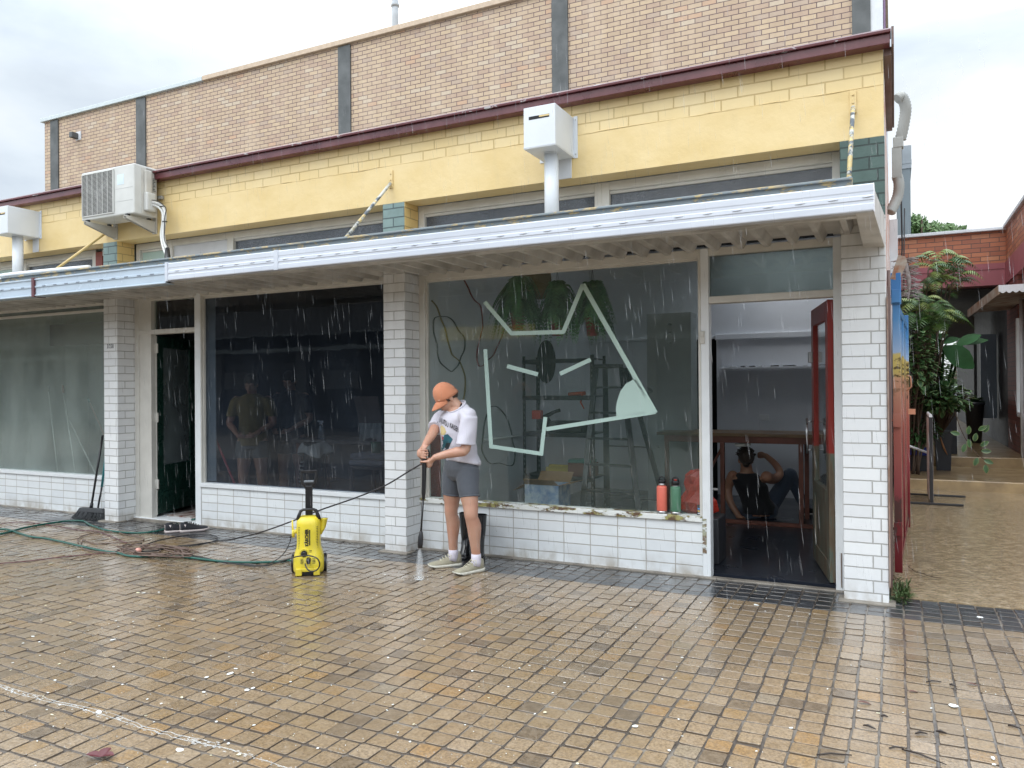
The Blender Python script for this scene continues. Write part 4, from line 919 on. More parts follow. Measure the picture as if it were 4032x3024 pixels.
# eyes (closed lids looking down) and brows
eb_ = MB()
for sd in (-1, 1): eb_.tube([TH(.084,sd*.020,.012), TH(.088,sd*.033,.014), TH(.080,sd*.048,.010)], .0022, 6).tube([TH(.086,sd*.018,.032), TH(.090,sd*.034,.037), TH(.078,sd*.052,.032)], .0035, 6)

MB().tube([TH(.094,-.018,-.067), TH(.0965,0,-.068), TH(.094,.018,-.067)], [.002,.0035,.002], 6).build('lips', M('lip_tint', (.30,.10,.09), .4, bump=0), WM)
# cap
m_cap = clothmat('orange_cap_cloth', (.60,.24,.13), (.52,.19,.09), wr=.25, sc=14, fine=700)
cp = MB(); rings = []
for i in range(11):
    t = i/10; rr = max(.01, math.cos(t*math.pi/2*.985))**.78; z = .004+.120*math.sin(t*math.pi/2)
    rings.append([TH((-.010)+.102*rr*math.cos(2*math.pi*j/28), .089*rr*math.sin(2*math.pi*j/28), z-.034*(1-math.cos(2*math.pi*j/28))/2*(1-t)) for j in range(28)])
cap = cp.rings(rings).build('cap', m_cap, WM)
cap.data.polygons.foreach_set('use_smooth', [True]*len(cap.data.polygons))
bt = MB().ball(TH(-.010,0,.119), .007, 10, 6); 
for a_ in range(6):
    th_ = a_*math.pi/3+.5; bt.ball(TH(-.010+.062*math.cos(th_), .054*math.sin(th_), .101), .0028, 8, 5)
bt.build('cap_button', M('dark_orange_thread', (.50,.13,.05), .8), cap)
# brim: curved bill
br = []
for k in range(2):
    row = []
    for i in range(9):
        s = i/8; 
        for j in range(13):
            a_ = (-1+2*j/12); y = a_*.076*(1-.08*s); x0_ = -.010+.100*math.sqrt(max(0, 1-(a_*.086*.98/.087)**2)); x1 = x0_+.078*math.sqrt(max(.04, 1-(a_*.93)**2))
            x = x0_*(1-s)+x1*s-.003; z = .010-.016*a_*a_-.012*s-.020*s*s-.005*k
            row.append(TH(x, y, z+ .004))
    br.append(row)
vb = br[0]+br[1]; fb = []
for k in range(2):
    for i in range(8):
        for j in range(12):
            q = (k*117+i*13+j, k*117+i*13+j+1, k*117+(i+1)*13+j+1, k*117+(i+1)*13+j); fb.append(q if k == 0 else q[::-1])
edge = [0*13+j for j in range(13)]+[i*13+12 for i in range(1,9)]+[8*13+j for j in range(11,-1,-1)]+[i*13 for i in range(7,0,-1)]
for a_, b_ in zip(edge, edge[1:]+edge[:1]): fb.append((a_, a_+117, b_+117, b_))
MB().add(vb, fb, 0, True).build('brim', m_cap, cap)
# t-shirt
ts = MB()
def tr(u, v, Y, a, b, tilt=0): return ell(Wz(u, v, Y), l_, f_, a*.95, b*.95, 28, tilt, .9)
ts.rings([tr(478,742,-.335,.163,.128,.030), tr(476,725,-.335,.170,.134,.032), tr(466,700,-.338,.168,.142,.03), tr(456,650,-.345,.160,.140,.025), tr(442,590,-.36,.155,.140,.014), tr(434,530,-.375,.152,.137,.0), tr(434,480,-.385,.158,.125,-.004), tr(430,430,-.39,.174,.118,-.01), tr(430,395,-.395,.168,.102,-.022), tr(432,368,-.395,.128,.086,-.034), tr(428,352,-.40,.088,.076,-.046)])
slL = [ell(shL+Vector((-.03,.015,.03)), l_, (f_*.9+Z3*.1).normalized(), .05, .07, 20), ell(shL+Vector((0,0,-.0)), l_, f_, .064, .074, 20), ell(shL.lerp(elL,.5), l_, f_, .066, .080, 20), ell(shL.lerp(elL,.86)+rgt*.002, l_, f_, .069, .086, 20, .01)]
ts.rings(slL); ts.ball(shL+Vector((-.015,.01,.012)), .068, 14, 10); ts.ball(shL+Vector((-.045,.02,.015)), .066, 14, 10)
dR = (elR-shR).normalized(); xr = dR.cross(Z3).normalized(); yr = xr.cross(dR)
ts.rings([ell(shR+Vector((.03,-.01,.02)), xr, yr, .06, .06, 20), ell(shR, xr, yr, .062, .066, 20), ell(shR.lerp(elR,.42), xr, yr, .058, .066, 20), ell(shR.lerp(elR,.62), xr, yr, .060, .070, 20)]); ts.ball(shR+Vector((.02,-.005,.01)), .06, 14, 10)
def wrinkle(p):
    n_ = (p-Vector((hipC.x, hipC.y, p.z))); n_.z = 0
    if n_.length < 1e-4: return p
    n_.normalize(); s_ = p.dot(l_); q_ = p.dot(f_)
    k = math.sin(p.z*60+s_*28+math.sin(q_*30)*1.4)*max(0, (1.16-p.z))*.018+math.sin(p.z*34-s_*46+q_*20)*.0028+math.sin(s_*70+q_*40+p.z*8)*.0016
    return p+n_*k
m_tee = clothmat('white_tee_cloth', (.62,.60,.67), (.56,.54,.61), wr=.35, sc=8, fine=400)
tee = ts.build('t_shirt', m_tee, WM, remesh=.007, smooth_it=4, fn=wrinkle); tee.data.polygons.foreach_set('use_smooth', [True]*len(tee.data.polygons))
# collar and hem bands
cr = ell(Wz(428,350,-.40), l_, f_, .084, .073, 24, -.047); MB().tube(cr+[cr[0], cr[1]], .0065, 8).build('collar', m_tee, tee)
# print: word arc and plain colour shapes, cast onto the cloth
def bvh(obs):
    vs, fs = [], []
    for o in obs:
        off_ = WM.location; k = len(vs)
        vs += [v.co+off_ for v in o.data.vertices]; fs += [tuple(i+k for i in p.vertices) for p in o.data.polygons]
    return BVHTree.FromPolygons(vs, fs)
def cast(u, v, lift=.0016):
    r = _ray(1550+u/1.746, 1400+v/1.746).normalized(); h = tree_.ray_cast(CAMP, r)
    return (h[0]-r*lift+h[1]*.0008) if h[0] else None
def print_mesh(name, bm2, mat, lift=.0016, par=None):
    vs, ok = [], []
    for v in bm2.verts:
        p = cast(v.co.x, v.co.y, lift); ok.append(p is not None); vs.append(p or Vector((0,0,0)))
    bm2.verts.index_update(); fs = [[v.index for v in f.verts] for f in bm2.faces if all(ok[v.index] for v in f.verts)]
    fs = [f for f in fs if max((vs[a]-vs[b]).length for a in f for b in f) < .03]
    mb = MB(); mb.add(vs, fs, 0, True); return mb.build(name, mat, par or tee, recalc=False)
def poly_bm(poly, cuts=5):
    bm_ = bmesh.new(); f = bm_.faces.new([bm_.verts.new((a, b, 0)) for a, b in poly]); bmesh.ops.triangulate(bm_, faces=bm_.faces)
    bmesh.ops.subdivide_edges(bm_, edges=bm_.edges, cuts=cuts, use_grid_fill=True); return bm_
tree_ = bvh([bo]); print_mesh('black_strap', poly_bm([(447,380),(458,335),(474,312),(484,328),(470,366),(457,388)], 4), m_black, .003, WM); tree_ = bvh([tee])
for nm, c, pl, lf in (('print_dark', (.02,.035,.045), [(303,600),(345,555),(385,560),(405,578),(388,612),(378,640),(345,655),(318,668),(303,668)], .0016),
                  ('print_teal', (.025,.13,.17), [(330,585),(350,545),(372,540),(407,575),(392,600),(362,600),(348,640),(315,655),(312,620)], .0022),
                  ('print_red', (.36,.07,.075), [(306,565),(312,548),(335,552),(345,572),(325,600),(310,608)], .0025),
                  ('print_cream', (.62,.50,.25), [(318,500),(326,482),(334,480),(352,498),(362,525),(350,545),(332,548),(318,535)], .0028)):
    print_mesh('shirt_print', poly_bm(pl), M(nm, c, .7, bump=0), lf)
letters = [('J',301,444,-8),('U',313,448,-5),('J',324,452,-5),('U',334,456,-4),('T',344,460,-2),('S',354,466,0),('U',366,471,4),('K',386,480,0),('A',398,486,0),('I',407,491,0),('S',415,496,0),('E',425,502,0),('N',436,508,0)]
for ch, u, v, sh in [(a_, b_+5, c_+2, d_) for a_, b_, c_, d_ in letters]:
    cu = bpy.data.curves.new('l', 'FONT'); cu.body = ch; cu.size = 1; cu.align_x = 'CENTER'; cu.align_y = 'CENTER'; cu.offset = .02; cu.resolution_u = 2
    ob = bpy.data.objects.new('l', cu); col.objects.link(ob); bpy.context.view_layer.update(); me = bpy.data.meshes.new_from_object(ob.evaluated_get(bpy.context.evaluated_depsgraph_get())); bpy.data.objects.remove(ob)
    b2_ = bmesh.new(); b2_.from_mesh(me); bmesh.ops.triangulate(b2_, faces=b2_.faces); bmesh.ops.subdivide_edges(b2_, edges=b2_.edges, cuts=1, use_grid_fill=True)
    for q in b2_.verts: x, y = q.co.x*19, q.co.y*50; q.co = Vector((u+x+y*.06, v-y*.95+x*.45+sh, 0))
    print_mesh('shirt_lettering', b2_, m_black, .003)
# shorts
sh_ = MB(); sh_.rings([ell(hipC+Vector((0,0,-.065)), l_, f_, .10, .085, 24), ell(hipC+Vector((0,0,-.03)), l_, f_, .165, .112, 24), ell(hipC+Vector((0,0,.03)), l_, f_, .174, .126, 24), ell(hipC+Vector((0,0,.10)), l_, f_, .160, .118, 24)])
for h_, k_, e_ in ((hR, kR, .61), (hL, kL, .60)):
    pts, rs = dense([h_+Z3*.01, h_.lerp(k_,.2)+f_*.008, h_.lerp(k_,.42)+f_*.01, h_.lerp(k_,e_)], [.095,.0955,.088,.0815], 3); sh_.tube(pts, rs, 22)
m_short = clothmat('heather_grey_jersey', (.095,.105,.125), (.075,.085,.10), wr=.15, sc=20, fine=260)
so_ = sh_.build('shorts', m_short, WM, remesh=.0065, smooth_it=3); so_.data.polygons.foreach_set('use_smooth', [True]*len(so_.data.polygons))
# socks and shoes
for h_, k_, e_ in ((hR, kR, .61), (hL, kL, .60)):
    c_ = h_.lerp(k_, e_); dd_ = (k_-h_).normalized(); xx_ = dd_.cross(f_).normalized(); yy_ = xx_.cross(dd_)
    rg_ = ell(c_+dd_*.003, xx_, yy_, .0800, .0800, 30); rg2 = ell(c_-dd_*.016, xx_, yy_, .0806, .0806, 30)
    MB().tube(rg_+[rg_[0], rg_[1]], .0075, 8).build('hem', m_short, so_)
m_sock = clothmat('lilac_white_sock', (.66,.62,.70), wr=.3, sc=40)
m_knit = clothmat('dirty_beige_knit', (.36,.33,.24), (.22,.19,.15), wr=.5, sc=22, fine=300); m_sole = M('off_white_rubber', (.62,.60,.52), .5, var=.5, vs=30); m_lace = M('cream_lace', (.58,.55,.42), .8)
for a_, h2, t2 in ((aR, Vector((-3.255,-.235,0)), Vector((-3.46,-.435,0))), (aL, Vector((-3.035,-.305,0)), Vector((-3.155,-.56,0)))):
    d_ = (t2-h2).normalized(); hh_ = Vector((a_.x, a_.y, 0))-d_*.065
    MB().tube([a_+Z3*.015, a_+Z3*-.02, Vector((a_.x,a_.y,.085)), Vector((a_.x,a_.y,.05))+d_*.01], [.0405,.041,.042,.044], 18).build('sock', m_sock, WM)
    shoe(WM, hh_, hh_+d_*.27, 0.002, ('shoe',), (m_knit, m_sole, m_lace), L_=.275)

# ---------------- lance held in the hands ----------------
LN = thing('spray_lance', 'black pressure washer gun and lance held pointing down by the person in the orange cap', 'spray lance', (gT.x, gT.y, gT.z))
m_blk = M('black_plastic', (.012,.012,.014), .35, bump=.1, bs=200)
MB().tube([gT-ax*.012, gT, gT.lerp(gB,.3), gT.lerp(gB,.62), gT.lerp(gB,.95), gB, gB+ax*.03], [(.010,.012),(.0165,.020),(.0175,.021),(.0165,.018),(.0165,.018),(.014,.015),(.0115,.012)], 14).build('gun_body', m_blk, LN)
gp_ = gT+rgt*.02
MB().tube([gT+ax*.005+rgt*.005, gp_+rgt*.008-Z3*-.006, gp_+rgt*.018+ax*.02, gp_+rgt*.016+ax*.06, gp_+rgt*.0+ax*.085], [.009,.009,.008,.008,.007], 10).build('trigger_guard', m_blk, LN)
MB().tube([gB+ax*.025, gB.lerp(nzT,.5), nzT], .0075, 10).build('lance_tube', m_blk, LN)
MB().tube([nzT-ax*.012, nzT, nzT.lerp(nzB,.3), nzT.lerp(nzB,.75), nzB], [.009,.014,.0205,.021,.019], 14).build('nozzle', m_blk, LN)
# the fan of water from the nozzle
m_spray, t, b = NT('spray_water'); t.nodes.remove(b); out = t.nodes['Material Output']
tr_ = nd(t, 'ShaderNodeBsdfTransparent'); df = nd(t, 'ShaderNodeBsdfDiffuse', {0: (.85,.88,.9,1)})
n = noise(t, 16, 4, sc=(3,3,.4)); fa = ramp1(t, n, [(.3, .03), (.7, .17)]); L(t, nd(t, 'ShaderNodeMixShader', {0: fa, 1: tr_.outputs[0], 2: df.outputs[0]}).outputs[0], out.inputs[0])
gz = Vector((-3.345,-.775,.004)); sprays = MB()
for rr, sc2 in ((1, 1), (.6, .55)):
    sprays.rings([[c_+rgt*(math.cos(2*math.pi*j/24)*a_*rr)+Vector((-.515*-.0,1,0))*(math.sin(2*math.pi*j/24)*b_*rr) for j in range(24)] for c_, a_, b_ in ((nzB, .008, .006), (nzB.lerp(gz,.3), .024, .010), (nzB.lerp(gz,.65), .032, .012), (gz, .043, .016))], caps=False)
sp_ = sprays.build('water_spray', m_spray, at=gz, recalc=False); tag(sp_, kind='stuff', label='thin white fan of water from the lance nozzle')
m_foam = M('white_froth', (.75,.78,.78), .4)
fr = MB(); rng = random.Random(2)
for k in range(60):
    a_ = rng.uniform(0, 6.28); q_ = abs(rng.gauss(0, .08)); fr.ball((gz.x+math.cos(a_)*q_*1.3, gz.y+math.sin(a_)*q_*.7, .004+rng.random()*.03*(1-q_*3)), rng.uniform(.0012,.0035), 5, 4)
fr.ball((gz.x,gz.y,.003),(.034,.008,.002),14,6)
tag(fr.build('splash_froth', m_foam, at=gz), kind='stuff', label='small splash of froth where the water jet hits the paving')

# ---------------- man sitting on the shop floor behind the bench frame ----------------
def K(u, v, Y): return PF(2550+u/2.37, 1650+v/2.37, Y)
MN = thing('person', 'man in a black singlet sitting with his back turned on the right shop floor', 'person', K(1060,900,3.05)-Vector((0,0,.08)))
bd = MB(); pel = K(1040,855,3.1); nk = K(925,500,3.0); hd = K(915,375,2.97)
vx = Vector((.89,.45,0)).normalized(); vy = Vector((-.45,.89,0)).normalized()
def rg(c, a, b): return ell(c, vx, vy, a, b, 20)
bd.rings([rg(pel-Z3*.05,.15,.12), rg(pel+Z3*.03,.17,.125), rg(pel.lerp(nk,.35),.15,.11), rg(pel.lerp(nk,.65),.175,.12), rg(nk-Z3*.06,.17,.10), rg(nk-Z3*.0,.10,.07)])
limb(bd, [nk-Z3*.02, nk.lerp(hd,.5), hd-Z3*.05], [.075,.062,.06], 14)
head_into(bd, hd, Vector((-.3,.95,-.05)).normalized(), Z3, Z3.cross(Vector((-.3,.95,0)).normalized()), 1.0)
def arm(mb, ps, rs): q, rr = dense(ps, rs, 4); limb(mb, q, rr, 12)
arm(bd, [K(795,530,3.0), K(750,640,3.05), K(770,770,3.0), K(850,905,2.95)], [.062,.052,.042,.030]); bd.ball(K(862,915,2.95), (.05,.03,.02), 10, 6)
for k in range(4): bd.tube([K(862,912,2.95), K(880+k*8,918+k*3,2.95), K(900+k*6,925+k*3,2.95)], [.01,.009,.007], 6)
arm(bd, [K(1110,540,3.0), K(1180,560,3.15), K(1235,505,3.25), K(1190,420,3.25), K(1100,340,3.2)], [.066,.055,.043,.038,.030])
bd.ball(K(1060,335,3.2), (.045,.03,.04), 12, 8)
for k in range(4): bd.tube([K(1060,318+k*12,3.2), K(1032,312+k*12,3.2), K(1028,328+k*11,3.2)], [.011,.0095,.008], 6)
bd.tube([K(1065,350,3.2), K(1045,362,3.2), K(1030,362,3.2)], [.012,.010,.008], 6)
bd.build('body', m_skin2, MN, remesh=.009, smooth_it=3)
m_singlet = clothmat('black_singlet', (.014,.014,.016)); m_jean = clothmat('blue_denim', (.055,.075,.11), (.03,.045,.07), sc=14)
tk = MB().rings([rg(pel-Z3*.03,.185,.145), rg(pel+Z3*.05,.185,.145), rg(pel.lerp(nk,.35),.165,.128), rg(pel.lerp(nk,.65),.185,.135), rg(nk-Z3*.07,.165,.115), rg(nk-Z3*.03,.135,.098), rg(nk-Z3*.0,.10,.078)]); tk.build('singlet', m_singlet, MN, remesh=.01, smooth_it=3)
hr = MB().ball(hd+Vector((.012,-.02,.03)), (.088,.098,.092), 18, 12); rng = random.Random(9)
for k in range(70):
    a_ = rng.uniform(0, 6.28); e_ = rng.uniform(.1, 1.5); d_ = Vector((math.cos(a_)*math.cos(e_), math.sin(a_)*math.cos(e_), math.sin(e_))); p0 = hd+Vector((.012,-.02,.03))+d_*.083; hr.tube([p0, p0+d_*.016+Z3*.01, p0+d_*.022+Vector((-.02,0,.012))], [.010,.008,.003], 5)
hr.tube([hd+Vector((.02,-.085,-.02)), hd+Vector((.015,-.07,-.07))], [.05,.03], 10)
hr.build('hair', m_hair, MN)
jn = MB()
q, rr = dense([pel+vx*.10, K(1150,800,3.3), K(1330,520,3.4), ], [.11,.095,.080], 5); limb(jn, q, rr, 16)
q, rr = dense([K(1330,520,3.4), K(1390,660,3.45), K(1470,830,3.5)], [.078,.062,.05], 5); limb(jn, q, rr, 16)
q, rr = dense([pel-vx*.08, K(860,880,3.35), K(780,900,3.7)], [.105,.09,.07], 5); limb(jn, q, rr, 16)
jn.build('jeans', m_jean, MN, remesh=.01, smooth_it=3)
ft = K(1470,850,3.5); shoe(MN, Vector((ft.x-.04, ft.y-.05, 0)), Vector((ft.x+.16, ft.y+.1, 0)), .024, ('shoe',), (m_black, M('pale_sole', (.4,.4,.38), .6), m_black), lace=False)

# ---------------- two people standing inside the middle shop ----------------
def stander(label, u, v_feetY, hips, cols, watch=False, hgt=1.7, turn=(0,1), hands=True, name='person', arms_front=True):
    X, Y = hips; T = thing(name, label, 'person', (X, Y, .024))
    f2 = Vector((turn[0], turn[1], 0)).normalized(); l2 = Vector((-f2.y, f2.x, 0)); s = hgt/1.72; b = MB(); o = Vector((X, Y, .024))
    Q = lambda a, c, z: o+l2*a*s+f2*c*s+Z3*z*s
    for sd in (-1, 1):
        q, rr = dense([Q(sd*.09,0,.90), Q(sd*.10,.01,.68), Q(sd*.115,.01,.48), Q(sd*.12,-.02,.32), Q(sd*.125,-.01,.08), Q(sd*.125,.0,.03)], [.092,.082,.058,.060,.038,.036], 4); limb(b, q, rr, 16)
        b.rings([ell(Q(sd*.125,c,.035), l2, Z3, w_, .03, 12) for c, w_ in ((-.06,.03),(0,.04),(.10,.045),(.17,.03))])
        sh2, el2, wr2 = Q(sd*.19,0,1.40), Q(sd*.27,.03,1.12), Q(sd*.12,.22,1.0)
        q, rr = dense([sh2, sh2.lerp(el2,.5), el2, el2.lerp(wr2,.5), wr2], [.055,.046,.040,.036,.026], 4); limb(b, q, rr, 12)
        pm = Q(sd*.075,.26,.97); b.ball(pm, (.035,.03,.03), 10, 8); b.tube([wr2, pm], [.026,.028], 10)
        for k in range(4): e0 = pm+Z3*(.02-.013*k); b.tube([e0, e0-l2*sd*.035+f2*.02, e0-l2*sd*.065+f2*.01-Z3*.008], [.009,.0085,.007], 6)
        b.tube([pm+Z3*.02, pm+Z3*.04-l2*sd*.02, pm+Z3*.045-l2*sd*.045], [.011,.009,.007], 6)
    b.rings([ell(Q(0,0,.86), l2, f2, .15*s, .11*s), ell(Q(0,0,.98), l2, f2, .155*s, .11*s), ell(Q(0,0,1.12), l2, f2, .135*s, .10*s), ell(Q(0,0,1.32), l2, f2, .17*s, .12*s), ell(Q(0,0,1.42), l2, f2, .16*s, .09*s), ell(Q(0,0,1.47), l2, f2, .07*s, .06*s)])
    limb(b, [Q(0,0,1.44), Q(0,.01,1.50), Q(0,.02,1.56)], [.06,.055,.055], 12)
    fh2 = (f2*.92-Z3*.38).normalized(); uh2 = (f2*.38+Z3*.92).normalized(); th, mh = head_into(b, Q(0,.04,1.60), fh2, uh2, uh2.cross(fh2), s)
    b.build('body', m_skin2, T, remesh=.009, smooth_it=3)
    c_top, c_bot, c_hair = cols
    q = MB().rings([ell(Q(0,0,.84), l2, f2, .175*s, .14*s), ell(Q(0,0,.98), l2, f2, .175*s, .135*s), ell(Q(0,0,1.15), l2, f2, .16*s, .125*s), ell(Q(0,0,1.32), l2, f2, .19*s, .135*s), ell(Q(0,0,1.43), l2, f2, .17*s, .10*s), ell(Q(0,0,1.48), l2, f2, .08*s, .07*s)])
    for sd in (-1, 1): q.rings([ell(Q(sd*.15,0,1.44), l2, f2, .065, .07, 16), ell(Q(sd*.19,0,1.40), l2, f2, .074, .075, 16), ell(Q(sd*.225,.01,1.3), l2, f2, .066, .070, 16), ell(Q(sd*.25,.02,1.20), l2, f2, .064, .07, 16)])
    tp = q.build('t_shirt', clothmat('shirt_cloth', c_top), T, remesh=.01, smooth_it=3)
    q = MB().rings([ell(Q(0,0,.80), l2, f2, .16*s, .12*s), ell(Q(0,0,.88), l2, f2, .172*s, .13*s), ell(Q(0,0,.98), l2, f2, .165*s, .12*s)])
    for sd in (-1, 1): q.tube([Q(sd*.09,0,.88), Q(sd*.10,.01,.78), Q(sd*.105,.01,.69)], [.105,.102,.100], 18)
    q.build('shorts', clothmat('short_cloth', c_bot), T, remesh=.01, smooth_it=3)
    MB().ball(th(-.022,0,.030), (.102*s,.086*s,.098*s), 16, 12, mat=mh).build('hair', clothmat('hair_dark', c_hair, sc=40), T)
    if watch: w0 = Q(.145,.19,1.015); MB().tube([w0-f2*.012, w0+f2*.014], .031, 14).build('wristwatch', m_black, T)
    return T, Q, tp
A_, QA, tA = stander('person in a mustard shirt and grey shorts standing behind the middle window, hands together', 0, 0, (-6.87, 1.0), ((.20,.14,.03), (.09,.10,.095), (.05,.035,.02)), True, 1.66, (.45,-.89))
B_, QB, tB = stander('person in a black t-shirt with white lettering standing in the dark middle shop', 0, 0, (-6.72, 1.5), ((.02,.022,.03), (.03,.03,.035), (.02,.016,.012)), False, 1.70, (.2,-.97))
# =====================================================================================
#  THINGS FIXED TO OR LEANING ON THE FACADE
# =====================================================================================
m_acw = M('aged_white_casing', (.60,.60,.57), .35, var=.2, vs=4); m_acs = M('aged_cream_casing', (.55,.53,.48), .4, var=.3, vs=5); m_grey = M('galvanised_steel', (.42,.42,.41), .4, metal=.3)
# ---- split air conditioner outdoor unit ----
AC = thing('air_conditioner', 'white air conditioner condenser on steel brackets high on the yellow wall', 'air conditioner', (-7.6, -.19, 3.37))
x0, x1, y0, y1, z0, z1 = -8.035, -7.175, -.345, -.06, 3.375, 3.905
MB().box(x0, x1, y0, y1, z0, z1).build('casing', m_acw, AC, bevel=.012)
gx0, gx1, gz0, gz1 = x0+.03, -7.50, z0+.045, z1-.035
rc_ = MB().box(gx0, gx1, y0-.0035, y0-.002, gz0, gz1).build('grille_recess', M('grille_shadow', (.05,.052,.056), .6, bump=0), AC)
sl = MB(); n_ = 34
for i in range(n_+1): z = gz0+(gz1-gz0)*i/n_; sl.tube([(gx0,y0-.011,z),(gx1,y0-.011,z)], .0027, 5, caps=False)
for i in range(7): x = gx0+(gx1-gx0)*i/6; sl.tube([(x,y0-.0135,gz0),(x,y0-.0135,gz1)], .003, 5, caps=False)
sl.build('grille', m_acw, AC)
MB().box(gx0-.01,gx1+.012,y0-.012,y0-.003,gz0-.012,gz0).box(gx0-.01,gx1+.012,y0-.012,y0-.003,gz1,gz1+.012).box(gx0-.012,gx0,y0-.012,y0-.003,gz0,gz1).box(gx1,gx1+.012,y0-.012,y0-.003,gz0,gz1).build('grille_frame', m_acw, AC, bevel=.003)
fc = Vector(((gx0+gx1)/2+.0, y0-.006, (gz0+gz1)/2)); fb = MB()
fb.tube([fc, fc+Vector((0,-.002,0))], .05, 16)
for k in range(3):
    a_ = k*2.094+.4; d_ = Vector((math.cos(a_),0,math.sin(a_))); e_ = Vector((math.cos(a_+.9),0,math.sin(a_+.9))); fb.add([fc+d_*.04, fc+d_*.20, fc+(d_+e_)*.115, fc+e_*.045, fc+d_*.04+Vector((0,.001,0)), fc+d_*.20+Vector((0,.001,0)), fc+(d_+e_)*.115+Vector((0,.001,0)), fc+e_*.045+Vector((0,.001,0))], [(0,1,2,3),(7,6,5,4),(0,4,5,1),(1,5,6,2),(2,6,7,3),(3,7,4,0)])
fb.build('fan', M('fan_grey', (.16,.16,.17), .5), AC)
MB().box(-7.44,-7.335,y0-.0016,y0-.0002,3.70,3.81).build('paper_label', M('pale_blue_label', (.62,.72,.80), .5), AC)
MB().box(-7.47,x1-.02,y0-.0012,y0-.0002,3.655,3.658).box(-7.47,x1-.02,y0-.0012,y0-.0002,3.52,3.523).build('seam_line', m_grey, AC)
# right side: cover, handle recess, data plates
MB().box(x1, x1+.035, -.23, -.15, 3.50, 3.86).build('side_cover_ridge', m_acs, AC, bevel=.012)
MB().box(x1, x1+.06, -.235, -.12, 3.42, 3.62).build('valve_cover', m_acw, AC, bevel=.016)
MB().box(x1, x1+.004, -.26, -.09, 3.39, 3.88).build('side_panel', m_acs, AC, bevel=.002)
MB().box(x1+.004, x1+.008, -.20, -.10, 3.855, 3.885).build('handle_recess', M('recess_grey', (.25,.24,.22), .6), AC, bevel=.002)
lb = MB().box(x1+.0045, x1+.006, -.125, -.08, 3.64, 3.80).box(x1+.0045, x1+.006, -.125, -.07, 3.42, 3.49).build('data_plate', M('data_plate_grey', (.40,.40,.38), .5), AC)
ln = MB()
for i in range(9): ln.box(x1+.006, x1+.0066, -.120, -.086-.01*(i % 3), 3.655+i*.016, 3.662+i*.016)
ln.build('plate_lines', m_black, lb)
for xb in (-7.93, -7.28):
    w0 = MB().prism([(-.38,3.352),(-.02,3.352),(-.02,3.225),(-.06,3.235),(-.38,3.325)], (xb-.018,0,0), (0,1,0), (0,0,1), (.004,0,0)).prism([(-.38,3.352),(-.02,3.352),(-.02,3.225),(-.06,3.235),(-.38,3.325)], (xb+.018,0,0), (0,1,0), (0,0,1), (.004,0,0)).box(xb-.018,xb+.022,-.38,-.02,3.350,3.356)
    w0.box(xb-.028,xb+.032,-.02,-.001,3.22,3.62); w0.build('bracket', m_acs, AC, bevel=.002)
    MB().box(xb-.02,xb+.02,-.36,-.33,3.356,3.376).box(xb-.02,xb+.02,-.10,-.07,3.356,3.376).build('rubber_foot', m_black, AC)
MB().box(-7.95,-7.20,-.015,-.001,3.598,3.63).box(-7.20,-7.145,-.03,-.001,3.59,3.622).build('bracket_rail', m_grey, AC)
hose = smoothline([Vector(p) for p in ((-7.13,-.17,3.515),(-7.06,-.13,3.497),(-6.99,-.12,3.43),(-6.96,-.14,3.32),(-6.96,-.16,3.18),(-6.90,-.19,3.05),(-6.82,-.22,2.95))], 6)
MB().tube(hose, .017, 10).build('insulated_pipe', m_acw, AC)
h2 = [p+Vector((.022,-.006,.012)) for p in hose]; MB().tube([p+Vector((-.02,-.012,-.022)) for p in hose], .013, 8).build('insulated_pipe', m_acw, AC); MB().tube([p+Vector((0.008+.01*math.sin(i*.6),-.012,.008)) for i, p in enumerate(h2)], .005, 6).build('black_cable', m_black, AC)
MB().tube([(-6.84,-.21,2.99),(-6.80,-.24,2.88),(-6.73,-.28,2.78),(-6.70,-.32,2.66)], [.022,.032,.036,.034], 12).build('pipe_wrap', m_black, AC)
for p in (hose[9], hose[19]): MB().tube([p+Vector((0,0,-.003)), p+Vector((0,0,.003))], .027, 12).build('cable_tie', m_black, AC)
# ---- rain heads with their square boxes ----
m_box = M('white_rain_head_paint', (.66,.69,.72), .35, var=.12, vs=3)
def rainbox(x, label):
    T = thing('rain_head', label, 'rain head', (x, -.19, 3.37), 'white rain heads on the yellow wall')
    bx = MB().box(x-.135, x+.135, -.385, -.0, 3.365, 3.69).build('box', m_box, T, bevel=.004)
    s0 = MB().box(x-.09, x+.085, -.3865, -.385, 3.59, 3.615).build('overflow_slot', m_dark, bx)
    MB().box(x+.0, x+.085, -.388, -.3866, 3.601, 3.613).build('slot_glint', m_yrend, s0)
    for a_ in (x+.135, x-.168): MB().box(a_, a_+.033, -.006, -.0005, 3.36, 3.70).build('fixing_flange', m_box, T)
    for z in (3.39, 3.67): MB().tube([(x+.152,-.006,z),(x+.152,-.010,z)], .006, 8).build('screw', m_grey, T)
    MB().box(x-.137,x+.137,-.387,-.0,3.375,3.383).build('seam_bead', m_box, T)
    MB().tube([(x+.02,-.20,3.365),(x+.02,-.20,2.66)], .058, 24).tube([(x+.02,-.20,3.355),(x+.02,-.20,3.366)], .061, 24).build('downpipe', m_box, T)
    MB().box(x+.0,x+.115,-.010,-.0005,3.203,3.37).build('white_patch', m_panel, T, bevel=.003)
    return T
rainbox(-2.46, 'white rain head box and round pipe above the right shop window, between two high windows')
rainbox(-9.46, 'white rain head box and pipe at the left edge, left of the air conditioner')
